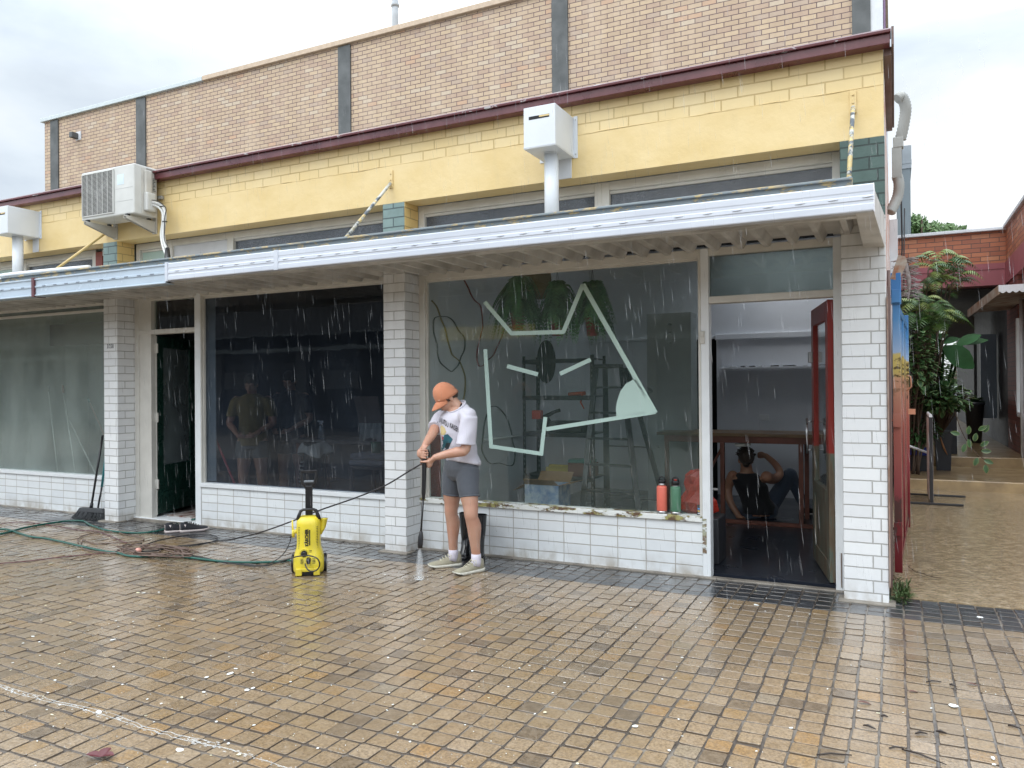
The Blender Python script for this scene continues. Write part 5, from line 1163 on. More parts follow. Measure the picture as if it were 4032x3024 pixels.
# ---- downpipe with flexible ends at the right corner ----
DP = thing('downpipe', 'white downpipe with corrugated flexible bends on the side wall at the right corner', 'downpipe', (.03, 2, 3.4))
m_flex = M('grey_flexible_pipe', (.34,.34,.32), .5)
def flex(pts, r, name):
    q = smoothline([Vector(p) for p in pts], 10); out = []; rs = []
    for i, p in enumerate(q): out.append(p); rs.append(r*(1.0 if i % 2 else .88))
    MB().tube(out, rs, 16).build(name, m_flex, DP)
flex([(.04,1.9,4.06),(.075,1.92,4.08),(.105,1.95,3.99),(.09,1.98,3.86),(.06,2,3.72)], .05, 'flexible_bend')
MB().box(.0,.085,1.95,2.05,3.645,3.74).box(-.01,.07,1.955,2.045,3.37,3.65).build('square_pipe', m_flex, DP, bevel=.006)
flex([(.03,2,3.40),(.045,2,3.32),(.03,2,3.2),(-.03,1.95,3.06)], .048, 'flexible_bend')
MB().box(-.04,.035,3.0,3.1,1.0,3.2).build('lower_pipe', m_panel, DP, bevel=.005)
MB().tube([(.08,3,4.2),(.07,3,3.4),(.075,3,2.9),(.05,3,2.5),(.06,3,2.35)], .008, 6).tube([(.10,3,3.3),(.09,3,2.8),(.085,3,2.4)], .006, 6).build('hanging_cable', m_black, DP)

# =====================================================================================
#  PRESSURE WASHER, HOSES, SHOES, BROOM ...
# =====================================================================================
m_yp = M('yellow_plastic', (.72,.58,.04), .3, var=.25, vs=10, c2=(.52,.42,.05), bump=.08)
def Kw(u, v, Y=-.93): return PF(1050+u/3.0164, 1750+v/3.0164, Y)
wc = Vector((-4.315,-.93,0))
PW = thing('pressure_washer', 'yellow upright pressure washer with black telescopic handle standing on the wet paving', 'pressure washer', wc)
wl = Vector((.80,.60,0)).normalized(); wf = Vector((.60,-.80,0)).normalized()   # lateral, front (towards camera)
def rr_(z, a, b_, cy=0, pw=.75): return ell(wc+wf*cy+Z3*z, wl, wf, a, b_, 28, 0, pw)
bodyr = [(.008,.115,.10,.0),(.03,.122,.118,.01),(.085,.124,.120,.01),(.12,.122,.115,.005),(.17,.112,.105,0),(.21,.098,.098,0),(.26,.094,.095,0),(.33,.096,.095,0),(.40,.098,.092,0),(.432,.094,.084,0),(.455,.080,.066,0),(.462,.060,.050,0)]
PWb = MB().rings([rr_(*q) for q in bodyr]).build('body', m_yp, PW)
# front base lip with dark notch
MB().box(-.1,.1,-.13,-.09,.006,.05).build
def lbx(mb, xa, xb, ya, yb, za, zb):   # local box: lateral, front, up
    v = [wc+wl*a+wf*b_+Z3*c for c in (za, zb) for a, b_ in ((xa,ya),(xb,ya),(xb,yb),(xa,yb))]
    return mb.add(v, [(0,3,2,1),(4,5,6,7),(0,1,5,4),(1,2,6,5),(2,3,7,6),(3,0,4,7)])
lip = lbx(lbx(MB(), -.095, -.045, .10, .148, .004, .062), .045, .095, .10, .148, .004, .062); lbx(lip, -.045, .045, .10, .146, .034, .062); lip.build('base_lip', m_yp, PWb, bevel=.006)
lbx(MB(), -.045, .045, .10, .128, .006, .034).build('base_notch', m_blk, PWb)
vt = MB()
for sd in (-1, 1):
    for i in range(14): z = .215+i*.0128; x = sd*.066; vt.tube([wc+wl*(x-.011)+wf*.0755+Z3*z, wc+wl*x+wf*.0785+Z3*(z-.001), wc+wl*(x+.011)+wf*.0725+Z3*z], .0022, 5)
for i in range(3): z = .175+i*-.011; vt.tube([wc+wl*.008+wf*.101+Z3*(z+.02), wc+wl*.030+wf*.0995+Z3*(z+.02)], .0026, 5)
for sd in (-1, 1):
    for i in range(4): z = .098+i*.012; vt.tube([wc+wl*(sd*.035)+wf*.124+Z3*z, wc+wl*(sd*.058)+wf*.120+Z3*z], .0024, 5)
vt.build('vent_slots', m_blk, PWb)
# black carry handle and telescopic handle
hp = [wc+wl*-.082+Z3*.435+wf*.035, wc+wl*-.075+Z3*.47+wf*.035, wc+wl*-.060+Z3*.508+wf*.03, wc+wl*-.04+Z3*.517+wf*.03, wc+wl*.04+Z3*.517+wf*.03, wc+wl*.060+Z3*.508+wf*.03, wc+wl*.075+Z3*.47+wf*.035, wc+wl*.082+Z3*.435+wf*.035]
MB().tube(hp, [(.020,.012),(.016,.012),(.013,.012),(.011,.012),(.011,.012),(.013,.012),(.016,.012),(.020,.012)], 10).build('carry_handle', m_blk, PW)
lbx(MB(), -.029, .029, -.055, -.02, .40, .705).build('handle_column', m_blk, PW, bevel=.006)
th_ = MB().tube([wc+wl*-.02+Z3*.70-wf*.038, wc+wl*-.048+Z3*.725-wf*.038, wc+wl*-.056+Z3*.77-wf*.038, wc+wl*-.060+Z3*.815-wf*.038], [.014,.014,.011,.011], 10).tube([wc+wl*.02+Z3*.70-wf*.038, wc+wl*.048+Z3*.725-wf*.038, wc+wl*.056+Z3*.77-wf*.038, wc+wl*.060+Z3*.815-wf*.038], [.014,.014,.011,.011], 10)
lbx(th_, -.066, .066, -.052, -.024, .808, .83); lbx(th_, -.046, .046, -.05, -.026, .712, .730); hd_ = th_.build('top_handle', m_blk, PW, bevel=.003)
lbx(MB(), -.040, .040, -.052, -.022, .730, .748).build('grey_grip', M('grey_soft_grip', (.18,.20,.22), .4), hd_, bevel=.006)
# side hook, side holster
MB().tube([wc+wl*-.085+Z3*.345, wc+wl*-.118+Z3*.33, wc+wl*-.128+Z3*.36, wc+wl*-.130+Z3*.43], [.024,.018,.008,.006], 10).tube([wc+wl*-.122+Z3*.35, wc+wl*-.124+Z3*.29], [.014,.012], 10).build('cable_hook', m_yp, PW)
MB().rings([ell(wc+wl*.098+Z3*.31, wl, wf, .008, .03, 16), ell(wc+wl*.112+Z3*.36, wl, wf, .022, .03, 16), ell(wc+wl*.122+Z3*.43, wl, wf, .030, .032, 16), ell(wc+wl*.122+Z3*.436, wl, wf, .034, .036, 16)]).build('gun_holster', m_yp, PW)
for sd in (-1, 1):
    w_ = MB().tube([wc+wl*sd*.112-wf*.03+Z3*.072, wc+wl*sd*.140-wf*.03+Z3*.072], .072, 24, smooth=False).build('wheel', m_blk, PW, bevel=.006)
    MB().tube([wc+wl*sd*.139-wf*.03+Z3*.072, wc+wl*sd*.144-wf*.03+Z3*.072], .03, 14, smooth=False).build('hub', m_grey, w_)
kn = MB().tube([wc+wl*-.030+wf*.085+Z3*.178, wc+wl*-.030+wf*.108+Z3*.176], .036, 20).build('switch_boss', m_yp, PW)
MB().tube([wc+wl*-.030+wf*.108+Z3*.176, wc+wl*-.030+wf*.120+Z3*.175], .025, 20).tube([wc+wl*-.030+wf*.119+Z3*.175, wc+wl*-.030+wf*.126+Z3*.175], [.024,.008], 20).build('switch_knob', m_blk, kn)
MB().tube([wc+wl*.006+wf*.115+Z3*.128, wc+wl*.006+wf*.150+Z3*.122, wc+wl*.007+wf*.156+Z3*.10], [.020,.018,.012], 14).build('outlet_coupling', m_blk, PW)
text_mesh('KÄRCHER', .036, m_black, 'lettering', PWb, facemat(wc+wl*-.008+wf*.0975+Z3*.300, Z3, -wl), xs=.86, bold=.0016, ext=.001)
lbx(MB(), .009, .017, .0955, .0985, .238, .362).build('logo_bar', m_black, PWb)
# short hose from the outlet looping and on to the floor
m_rub = M('black_rubber', (.014,.013,.016), .35, bump=0); m_ghose = M('green_garden_hose', (.01,.085,.065), .25, bump=0, var=.1); m_cord = M('brown_extension_cord', (.14,.09,.07), .5, bump=0, var=.1); m_pcord = M('plum_cord', (.10,.025,.035), .5, bump=0, var=.1)
def ground(pts, k=1.843, ox=0, oy=1900, z=.01): return [ZF(ox+u/k, oy+v/k, z) for u, v in pts]
hp = [Kw(455,1415,-1.09), Kw(475,1470,-1.10), Kw(520,1505,-1.10), Kw(590,1495,-1.08), Kw(630,1430,-1.07), Kw(600,1355,-1.09), Kw(500,1320,-1.10), Kw(400,1325,-1.10), Kw(290,1350,-1.08)]+[ZF(1050-u_, v_, .03) for u_, v_ in ()]
hp += [PF(1090,2216,-1.03), ZF(1040,2228,.02), ZF(960,2222,.01), ZF(880,2213,.01), ZF(800,2195,.01), ZF(720,2183,.01), ZF(640,2182,.012), ZF(560,2178,.015), ZF(480,2150,.016), ZF(560,2140,.015)]
o = MB().tube(smoothline(hp, 6), .0055, 8).build('black_pressure_hose', m_rub, at=hp[-1]); 
tag(o, 'black high pressure hose looping off the front of the yellow washer', 'hose')
gun_in = PF(1660, 1826, -.69)
hp2 = [gun_in, PF(1600,1862,-.70), PF(1516,1912,-.70), PF(1400,1960,-.75), PF(1262,2008,-.80), ZF(1150,2048,.33), ZF(1060,2078,.22), ZF(980,2108,.10), ZF(900,2125,.03), ZF(840,2133,.012), ZF(760,2145,.012), ZF(690,2153,.012), ZF(600,2170,.012), ZF(540,2165,.012), ZF(600,2135,.012), ZF(700,2113,.012), ZF(790,2105,.012), ZF(850,2112,.012), ZF(850,2128,.012), ZF(780,2145,.012), ZF(700,2150,.014)]
hp2[5] = PF(1150,2052,-.75); hp2[6] = PF(1060,2085,-.62); 
o = MB().tube(smoothline(hp2, 6), .0062, 8).build('lance_hose', m_rub, at=hp2[10]); tag(o, 'thin black hose rising from the paving to the lance in the hands', 'hose')
cc_ = [Kw(290,1090,-.95), Kw(282,1140,-.95), Kw(240,1240,-.98), Kw(170,1330,-1.0), Kw(60,1400,-1.03)]+[ZF(1040,2226,.012), ZF(1000,2228,.012), ZF(930,2222,.01)]
o = MB().tube(smoothline(cc_, 6), .0042, 6).build('power_lead', m_rub, at=cc_[-1]); tag(o, 'thin black power lead drooping from the left side of the washer', 'cable')
gh = ground([(-60,345),(0,338),(60,342),(130,365),(220,392),(330,405),(450,430),(560,455),(660,478),(760,498),(860,512),(920,530),(1000,537),(1100,535),(1250,537),(1380,545),(1500,560),(1620,573),(1750,578),(1900,578),(2040,573),(2090,565)], z=.013)
gh += [wc+wl*-.06-wf*.15+Z3*.05, wc+wl*-.03-wf*.09+Z3*.09]
o = MB().tube(smoothline(gh, 5), .0105, 10).build('green_hose', m_ghose, at=gh[0]); tag(o, 'green garden hose running across the paving to the yellow washer', 'hose')
gh2 = ground([(-60,375),(0,373),(60,360),(150,335),(260,312),(380,293),(480,280),(560,277),(610,281),(650,305),(700,325),(770,345),(860,358),(960,365),(1050,363),(1150,350),(1230,325),(1290,298),(1340,275),(1400,265)], z=.013)
gh2 += [Vector((-7.05,.3,.05)), Vector((-7.2,.9,.05))]
o = MB().tube(smoothline(gh2, 5), .0105, 10).build('green_hose', m_ghose, at=gh2[0]); tag(o, 'green garden hose curving past the broom and in at the open green door', 'hose')
# brown extension cord heaped on the ground
rng = random.Random(12)
pile = ground([(570,440),(565,410),(620,380),(720,362),(840,358),(900,375),(1000,392),(1040,402),(1035,420),(960,430),(840,437),(760,440),(700,445),(640,430),(600,415)], z=.008)
c0 = Vector((-6.15, -.95, .01))
loop = [ZF(660/1.843, 1900+498/1.843, .01)]
for i in range(60):
    a_ = i*.62+rng.uniform(-.25,.25); r1 = rng.uniform(.12,.36); loop.append(Vector((c0.x+.05+math.cos(a_)*r1*1.5, c0.y+math.sin(a_)*r1*.62, .008+rng.random()*.03)))
loop += ground([(1160,490),(1050,480)], z=.01)
o = MB().tube(smoothline(pile+loop, 5), .0052, 6).build('extension_cord', m_cord, at=c0); tag(o, 'tangled heap of brown extension cord on the paving left of the washer', 'cable')
o = MB().tube(smoothline(ground([(-20,305),(60,292),(140,287),(240,293),(340,305),(460,325),(600,348),(700,352),(780,380),(840,405),(880,425),(920,440)], z=.008), 5), .0045, 6).build('plum_cord', m_pcord, at=c0); tag(o, 'thin plum cord winding from the left edge to the heap of brown cord', 'cable')
o = MB().tube(smoothline(ground([(-20,588),(60,582),(200,570),(350,552),(500,535),(600,525),(680,518),(800,505),(880,490)], z=.008), 5), .0045, 6).build('plum_cord', m_pcord, at=c0+Vector((0,-.3,0))); tag(o, 'straighter plum cord in front of the green hose at the left', 'cable')
pk = ZF(1003/1.843, 1900+512/1.843, 0); tag(MB().ball(pk+Z3*.025, (.032,.028,.024), 14, 8).tube([pk+Z3*.03, pk+Vector((-.03,-.02,.02)), pk+Vector((-.06,-.04,.01))], [.006,.005,.004], 6).build('pink_plug', M('pink_plastic', (.62,.30,.24), .4), at=pk), 'pink plug end of the cord lying by the green hose', 'plug')
# ---- black and pink running shoes ----
m_bk = clothmat('black_mesh', (.018,.018,.024), wr=.4, sc=60); m_pk = M('pale_pink_rubber', (.58,.50,.48), .5)
for i, (hu, hv, tu, tv, lab) in enumerate(((640,1440,945,1380,'black running shoe with pale pink heel, right of the pair outside the green door'),(395,1450,640,1400,'black running shoe with pale pink heel, left of the pair outside the green door'))):
    h_ = ZF(550+(hu+20)/4.148, 1750+hv/4.148, 0); d_ = Vector((.52,.85,0)).normalized(); T = thing('running_shoe', lab, 'shoe', h_, 'pair of black and pink shoes'); t_ = h_+d_*.28
    Tf = shoe(T, h_, t_, .002, ('sole',), (m_bk, m_pk, m_bk), L_=.28, w=.052, lace=True)
    MB().ball(Tf(.058,0,.102), (.030,.024,.006), 14, 6).build('opening', m_dark, T)
    MB().rings([[Tf(-.004+.05*q_*abs(math.sin(a_)), .036*math.sin(a_), .032+.05*z_) for a_ in [-1.5+3.0*k/10 for k in range(11)]]+[Tf(.004+.05*q_*abs(math.sin(a_)), .030*math.sin(a_), .032+.05*z_) for a_ in [1.5-3.0*k/10 for k in range(11)]] for q_, z_ in ((1,0),(1,.5),(1,1))]).build('heel_patch', m_pk, T)
# ---- broom leaning at the left pier ----
def broom(label):
    b0 = Vector((-8.46,.05,.07)); T = thing('broom', label, 'broom', (b0.x, b0.y, 0))
    m_bh = M('dark_grey_plastic', (.05,.052,.056), .5); m_br = M('charcoal_bristles', (.075,.08,.085), .9, var=.6, vs=120, bump=1, bs=300, c2=(.02,.02,.022))
    d_ = Vector((.97,.10,0)).normalized(); s_ = Vector((-d_.y, d_.x, 0)); 
    hb = MB(); v = [b0+d_*a+s_*b_+Z3*c for c, w_, k_ in ((.005,.21,.03),(.055,.17,.022)) for a, b_ in ((-w_,-k_),(w_,-k_),(w_,k_),(-w_,k_))]
    hb.add(v, [(0,3,2,1),(4,5,6,7),(0,1,5,4),(1,2,6,5),(2,3,7,6),(3,0,4,7)]); hb.build('head', m_bh, T, bevel=.005)
    br = MB(); rng = random.Random(5)
    for i in range(330):
        a = rng.uniform(-.2,.2); k = rng.uniform(-.025,.025); sp_ = a*.35; br.tube([b0+d_*a+s_*k+Z3*.01, b0+d_*(a+sp_*.4)+s_*(k*1.5-.012)+Z3*-.03, b0+d_*(a+sp_*.6)+s_*(k*2-.035+rng.uniform(-.01,.01))+Z3*-.066], [.0035,.003,.002], 4, smooth=False)
    br.build('bristles', m_br, T)
    tp = PF(222*SC, 940*SC, .16); lo = b0+Z3*.05+d_*-.01
    MB().tube([lo, lo.lerp(tp,.5), tp], .0125, 10).tube([lo, lo.lerp(tp,.07)], .02, 10).build('handle', m_blk, T); return T
broom('black outdoor broom with grey bristles leaning against the left brick pier')
lo = Vector((-8.52,.16,.05)); tp = PF(224*SC,1030*SC,.19); tag(MB().tube([lo, lo.lerp(tp,.72)], .011, 8).tube([lo.lerp(tp,.72), tp+Vector((.05,0,.3))], .013, 8, m=1).tube([lo-Z3*.045, lo], [.03,.02], 10).build('brush_pole', (m_blk, M('teal_plastic', (.02,.20,.22), .4)), at=lo), 'dark pole with a teal end standing behind the broom at the left pier', 'broom handle')
# ---- gumboots behind the person ----
m_boot = M('black_gumboot_rubber', (.012,.012,.014), .16, bump=.05, bs=12)
for i, (bx, by, lab) in enumerate(((-3.42,.10,'left of the two black gumboots standing by the low white wall'),(-3.27,.06,'right of the two black gumboots standing by the low white wall'))):
    T = thing('gumboot', lab, 'boot', (bx, by, 0), 'pair of black gumboots'); o = Vector((bx, by, 0)); q = []
    for z, dx, a, b_ in ((.004,.0,.048,.10),(.03,.0,.050,.112),(.06,0,.048,.10),(.10,-.02,.045,.072),(.16,-.035,.047,.058),(.24,-.04,.056,.062),(.33,-.04,.064,.068),(.385,-.042,.067,.071)):
        q.append(ell(o+Vector((.3,-.95,0))*(.03+dx)+Z3*z, Vector((.95,.3,0)), Vector((.3,-.95,0)), a, b_, 22))
    B0 = MB().rings(q, caps=False).build('shaft', m_boot, T)
    MB().rings([ell(o+Vector((.3,-.95,0))*.03+Z3*z, Vector((.95,.3,0)), Vector((.3,-.95,0)), a+.004, b_+.005, 22) for z, a, b_ in ((.0,.050,.112),(.028,.051,.115))]).build('sole', m_blk, T)
    MB().tube(q[-1]+[q[-1][0]], .004, 6).build('rim', m_boot, T)
# ---- drink bottles on the sill ----
def bottle(u, vb, c, lab, capm, steel):
    p = PF(u*SC, vb*SC, .245); z = .479; T = thing('drink_bottle', lab, 'bottle', (p.x, .248, z), 'drink bottles on the window sill'); o = Vector((p.x, .248, z))
    body_ = M('powder_coat', c, .5, var=.06, bump=.2, bs=300)
    MB().lathe([(.001,0),(.035,0),(.040,.004),(.040,.022)], o, 24).build('steel_base', m_chrome, T)
    MB().lathe([(.001,.021),(.0402,.021),(.042,.026),(.042,.205),(.038,.216),(.030,.222),(.001,.222)], o, 24).build('flask', body_, T)
    MB().lathe([(.001,.221),(.0275,.221),(.0275,.230+steel),(.001,.230+steel)], o, 20).build('neck', m_chrome, T)
    c_ = MB().lathe([(.001,.229+steel),(.030,.229+steel),(.031,.262),(.026,.268),(.001,.268)], o, 20).tube([o+Vector((-.024,0,.262)), o+Vector((-.020,0,.285)), o+Vector((0,0,.293)), o+Vector((.020,0,.285)), o+Vector((.024,0,.262))], .006, 8).build('lid', m_blk, T)
    if capm: MB().lathe([(.001,.267),(.012,.267),(.012,.275),(.001,.276)], o, 12).build('spout_mark', capm, c_)
bottle(1430, 1109, (.72,.16,.11), 'coral pink drink bottle standing on the sill of the right window', None, .012)
bottle(1459.5, 1111, (.075,.19,.115), 'sage green drink bottle standing on the sill of the right window', M('red_spout', (.6,.04,.02), .5), .0)

# =====================================================================================
#  THINGS INSIDE THE SHOPS
# =====================================================================================
# wall shelf bits
rng = random.Random(3)
for i, (x, w_) in enumerate(((-1.98,.10),(-1.83,.05),(-1.72,.07),(-1.60,.05),(-1.45,.10),(-1.30,.16),(-1.05,.05),(-.90,.12))):
    tag(MB().box(x,x+w_,4.62,4.70,1.745,1.745+rng.uniform(.008,.022)).tube([(x,4.61,1.752),(x+w_*.9,4.64,1.757)], .005, 6).build('hand_tool', (m_blk if i % 3 else m_panel), at=(x,4.65,1.745), bevel=.002), 'small tool lying on the grey shelf on the back wall of the right shop', 'tool', 'small tools on the wall shelf')
# timber bench under construction
m_tim = M('red_brown_timber', (.20,.06,.035), .5, var=.5, vs=4, c2=(.10,.035,.02)); m_ply = M('varnished_plywood', (.22,.13,.06), .4, var=.4, vs=2.5, c2=(.12,.07,.03))
BN = thing('timber_bench', 'half built service bench with plywood top and red brown timber legs in the right shop', 'bench', (-1.5,2.8,.02))
MB().box(-2.40,-.32,2.60,3.25,.955,.99).build('bench_top', m_ply, BN, bevel=.003)
MB().box(-2.32,-.32,2.62,2.66,.885,.955).build('top_rail', m_tim, BN, bevel=.003); MB().box(-1.95,-.32,2.61,2.66,.022,.062).build('bottom_rail', m_tim, BN, bevel=.003)
for x in (-1.705,-.905,-2.315): MB().box(x,x+.045,2.615,2.66,.06 if x > -2 else .022,.885).build('leg', m_tim, BN, bevel=.003)
for x in (-2.315,-.905): MB().box(x,x+.045,3.18,3.225,.022,.955).build('leg', m_tim, BN, bevel=.003)
MB().bar((-2.0,2.9,.3),(-1.72,2.9,.85),.07,.02).build('brace', m_tim, BN)
sc_ = MB().box(-1.52,-1.40,2.68,2.74,.855,.885).prism([(0,0),(.11,0),(.125,-.03),(.02,-.035)], (-1.56,2.66,.875), (1,0,0), (0,0,1), (0,.05,0)).build('clip_lamp', m_acs, at=(-1.46,2.7,.87), bevel=.004); tag(sc_, 'small pale clamp hanging under the bench above the seated man', 'clamp')
# orange-red plastic bag
bm2 = MB(); rng = random.Random(8); c0 = PF(2550+470/2.37, 1650+700/2.37, .75); rs = []
for z, a in ((-.17,.09),(-.14,.15),(-.06,.16),(.02,.10),(.08,.10),(.15,.11),(.20,.05)): rs.append([c0+Vector((math.cos(t_)*a*rng.uniform(.7,1.25), math.sin(t_)*a*.6*rng.uniform(.7,1.2), z+rng.uniform(-.015,.015))) for t_ in [2*math.pi*j/16 for j in range(16)]])
st_ = c0.z-.17; bag = bm2.rings(rs, smooth=False).build('plastic_bag', M('orange_red_plastic', (.42,.03,.015), .3, var=.3), at=(c0.x,c0.y,c0.z-.19)); tag(bag, 'crumpled orange red plastic bag on a box behind the bottles', 'bag')
tag(MB().box(c0.x-.2,c0.x+.2,c0.y-.14,c0.y+.16,.022,c0.z-.175).build('storage_box', M('dark_crate', (.03,.03,.035), .5), at=(c0.x,c0.y,.02), bevel=.01), 'dark storage box under the orange red bag inside the right window', 'box')
# rack of black slotted angle
RK = thing('shelving_rack', 'black slotted steel shelving rack full of tools behind the right window', 'shelf rack', (-3.4,2.2,.02))
m_rack = M('black_steel', (.02,.021,.024), .45)
rx0, rx1, ry0, ry1 = -3.78, -2.93, 2.02, 2.42
for x in (rx0, rx1):
    for y in (ry0, ry1):
        l1 = MB().box(x, x+.035*(1 if x == rx0 else -1), y, y+.003, .022, 1.85).box(x, x+.003*(1 if x == rx0 else -1), y, y+.035*(1 if y == ry0 else -1), .022, 1.85).build('upright', m_rack, RK)
        hl = MB()
        for k in range(30): hl.box(x+(.012 if x == rx0 else -.024), x+(.024 if x == rx0 else -.012), y-.0008, y-.0002, .10+k*.058, .125+k*.058)
        hl.build('slot_holes', M('slot_grey_light', (.16,.17,.17), .5), l1)
for z in (.5,.98,1.39,1.80): MB().box(rx0,rx1,ry0,ry1,z,z+.012).box(rx0,rx1,ry0-.004,ry0,z-.035,z+.012).box(rx0-.004,rx0,ry0,ry1,z-.035,z+.012).build('shelf', m_rack, RK)
def tl(mb, name, mat, lab, cat, at, **k): return tag(mb.build(name, mat, at=at, **k), lab, cat)
tl(MB().ball((-3.6,2.2,1.09),(.09,.06,.09),14,10).tube([(-3.6,2.18,1.15),(-3.45,2.15,1.22),(-3.38,2.15,1.24)],[.03,.02,.02],8), 'coiled_tool', m_blk, 'black power tool with hose on the third rack shelf', 'power tool', (-3.6,2.2,.99))
tl(MB().box(-3.68,-3.57,2.04,2.12,1.14,1.24), 'red_tool_end', M('safety_red', (.6,.05,.02), .4), 'red tool box end on the third rack shelf', 'tool', (-3.62,2.08,1.14), bevel=.01)
tl(MB().box(-3.5,-3.1,2.1,2.35,.992,1.12), 'tool_case', m_blk, 'black tool case on the third rack shelf', 'tool case', (-3.3,2.2,.99), bevel=.02)
tl(MB().tube([(-3.25,2.1,1.42),(-3.05,2.08,1.43)],.022,10).tube([(-3.07,2.07,1.43),(-3.09,2.05,1.33),(-3.05,2.05,1.26)],[.014,.01,.006],8), 'orange_clamp', M('orange_tool_paint', (.65,.10,.03), .4), 'orange and black clamp lying on the second rack shelf', 'clamp', (-3.15,2.08,1.4))
tl(MB().box(-3.55,-3.1,2.12,2.3,.512,.60).box(-3.5,-3.2,2.1,2.16,.60,.63), 'yellow_level', M('yellow_tool_paint', (.50,.38,.04), .4), 'yellow spirit level and case on the lowest rack shelf', 'level', (-3.3,2.2,.51), bevel=.006)
tl(MB().box(-3.25,-2.98,2.06,2.25,.66,.70), 'teal_tool', M('teal_tool_paint', (.03,.20,.17), .4), 'teal plane on the lower part of the rack', 'tool', (-3.1,2.1,.66), bevel=.01)
o = MB().box(-3.25,-2.98,2.06,2.3,.512,.66).build('wooden_block', m_tim, at=(-3.1,2.1,.512)); tag(o, 'red brown timber block under the teal tool on the rack', 'timber block')
# black leaf-shaped wall ornament
op = XF(1900+455/1.84375, 1050+690/1.84375, -4.0); op = PF(1900+462/1.84375, 1050+690/1.84375, 2.9)
o = MB().ball(op, (.13,.02,.27), 20, 14).build('mirror_ornament', m_blk, at=op); 
tag(o, 'black oval ornament hanging above the rack', 'ornament'); MB().tube([op+Z3*.26, Vector((op.x,op.y,3.4))], .002, 5).build('hanging_cord', m_blk, o) if 0 else None
# step ladder
LD = thing('step_ladder', 'black fibreglass step ladder standing open beside the rack', 'ladder', (-2.55,1.7,.02))
m_lad = M('black_fibreglass', (.018,.02,.026), .3)
LT = [PF(1900+u/1.84375,1050+v/1.84375,1.72) for u, v in ((885,735),(1010,735))]
def ext(p, q, z=.03): d_ = q-p; return p+d_*((z-p.z)/d_.z)
A1, A2 = PF(1900+1120/1.84375,1050+1500/1.84375,1.42), PF(1900+1120/1.84375-90,1050+1500/1.84375-20,1.5)
fr_ = [(LT[1], ext(LT[1], PF(1900+1100/1.84375,1050+1500/1.84375,1.40))), (LT[1]+Vector((-.28,.0,0)), ext(LT[1]+Vector((-.28,0,0)), PF(1900+750/1.84375,1050+1500/1.84375,1.45)))]
bk_ = [(LT[1]+Vector((.03,.06,0)), ext(LT[1]+Vector((.03,.06,0)), PF(1900+1240/1.84375,1050+1430/1.84375,2.1))), (LT[1]+Vector((-.20,.06,0)), ext(LT[1]+Vector((-.20,.06,0)), PF(1900+905/1.84375,1050+1500/1.84375,2.2)))]
for a, b_ in fr_+bk_: MB().bar(a, b_, .055, .028).build('stile', m_lad, LD, bevel=.003)
for k in range(6):
    s_ = .12+k*.155; a, b_ = fr_[0][0].lerp(fr_[0][1], s_), fr_[1][0].lerp(fr_[1][1], s_); MB().bar(a, b_, .07, .02).build('tread', m_lad, LD)
for s_ in (.5,.85): MB().bar(bk_[0][0].lerp(bk_[0][1], s_), bk_[1][0].lerp(bk_[1][1], s_), .03, .012).build('rear_brace', m_lad, LD)
MB().bar(fr_[0][0]+Z3*.02, fr_[1][0]+Z3*.02, .12, .04).build('top_cap', m_lad, LD, bevel=.006)
o = fr_[0][0].lerp(fr_[0][1], .62); MB().bar(o+Vector((0,-.016,.0))-(fr_[0][0]-fr_[0][1])*.02, o+Vector((0,-.016,0))+(fr_[0][0]-fr_[0][1])*.05, .04, .002).build('warning_label', M('red_white_label', (.45,.10,.08), .5, var=.8, vs=60, c2=(.6,.6,.6)), LD)
# cardboard box, open
bc = PF(1900+470/1.84375, 1050+1590/1.84375, 1.1); CB = thing('cardboard_box', 'open white and blue printed cardboard box below the rack', 'cardboard box', (bc.x,bc.y,.02))
m_card = M('brown_cardboard', (.30,.18,.09), .8); m_cw = M('printed_carton', (.45,.50,.55), .6, var=.9, vs=12, c2=(.10,.20,.38))
bx = MB(); x0, x1, y0, y1, zt = bc.x-.19, bc.x+.17, bc.y-.12, bc.y+.18, bc.z+.02
bx.box(x0,x1,y0,y0+.006,.022,zt).box(x0,x1,y1-.006,y1,.022,zt).box(x0,x0+.006,y0+.006,y1-.006,.022,zt).box(x1-.006,x1,y0+.006,y1-.006,.022,zt).box(x0+.006,x1-.006,y0+.006,y1-.006,.022,.03); bx.build('carton', m_cw, CB)
for v in (((x0,y0,zt),(x0,y1,zt),(x0-.13,y1,zt-.07),(x0-.13,y0,zt-.07)), ((x1,y0,zt),(x1,y1,zt),(x1+.14,y1,zt+.03),(x1+.14,y0,zt+.03)), ((x0,y1,zt),(x1,y1,zt),(x1,y1+.10,zt+.09),(x0,y1+.10,zt+.09)), ((x0,y0,zt),(x1,y0,zt),(x1-.02,y0-.08,zt+.06),(x0+.02,y0-.08,zt+.06))):
    v = [Vector(p) for p in v]; MB().add(v+[p+Vector((0,0,.004)) for p in v], [(0,1,2,3),(7,6,5,4),(0,4,5,1),(1,5,6,2),(2,6,7,3),(3,7,4,0)]).build('flap', m_card, CB)
# red panel behind the person
pr = PF(1700+120/5.53, 1650+1100/5.53, .5); rp_ = MB().box(pr.x-.06,pr.x+.06,.45,.47,.03,1.05).box(pr.x-.06,pr.x+.06,.445,.45,.9,.93).build('red_board', M('dark_red_board', (.20,.025,.02), .4), at=(pr.x,.46,.03), bevel=.003); tag(rp_, 'dark red board leaning inside the right window behind the person', 'board')
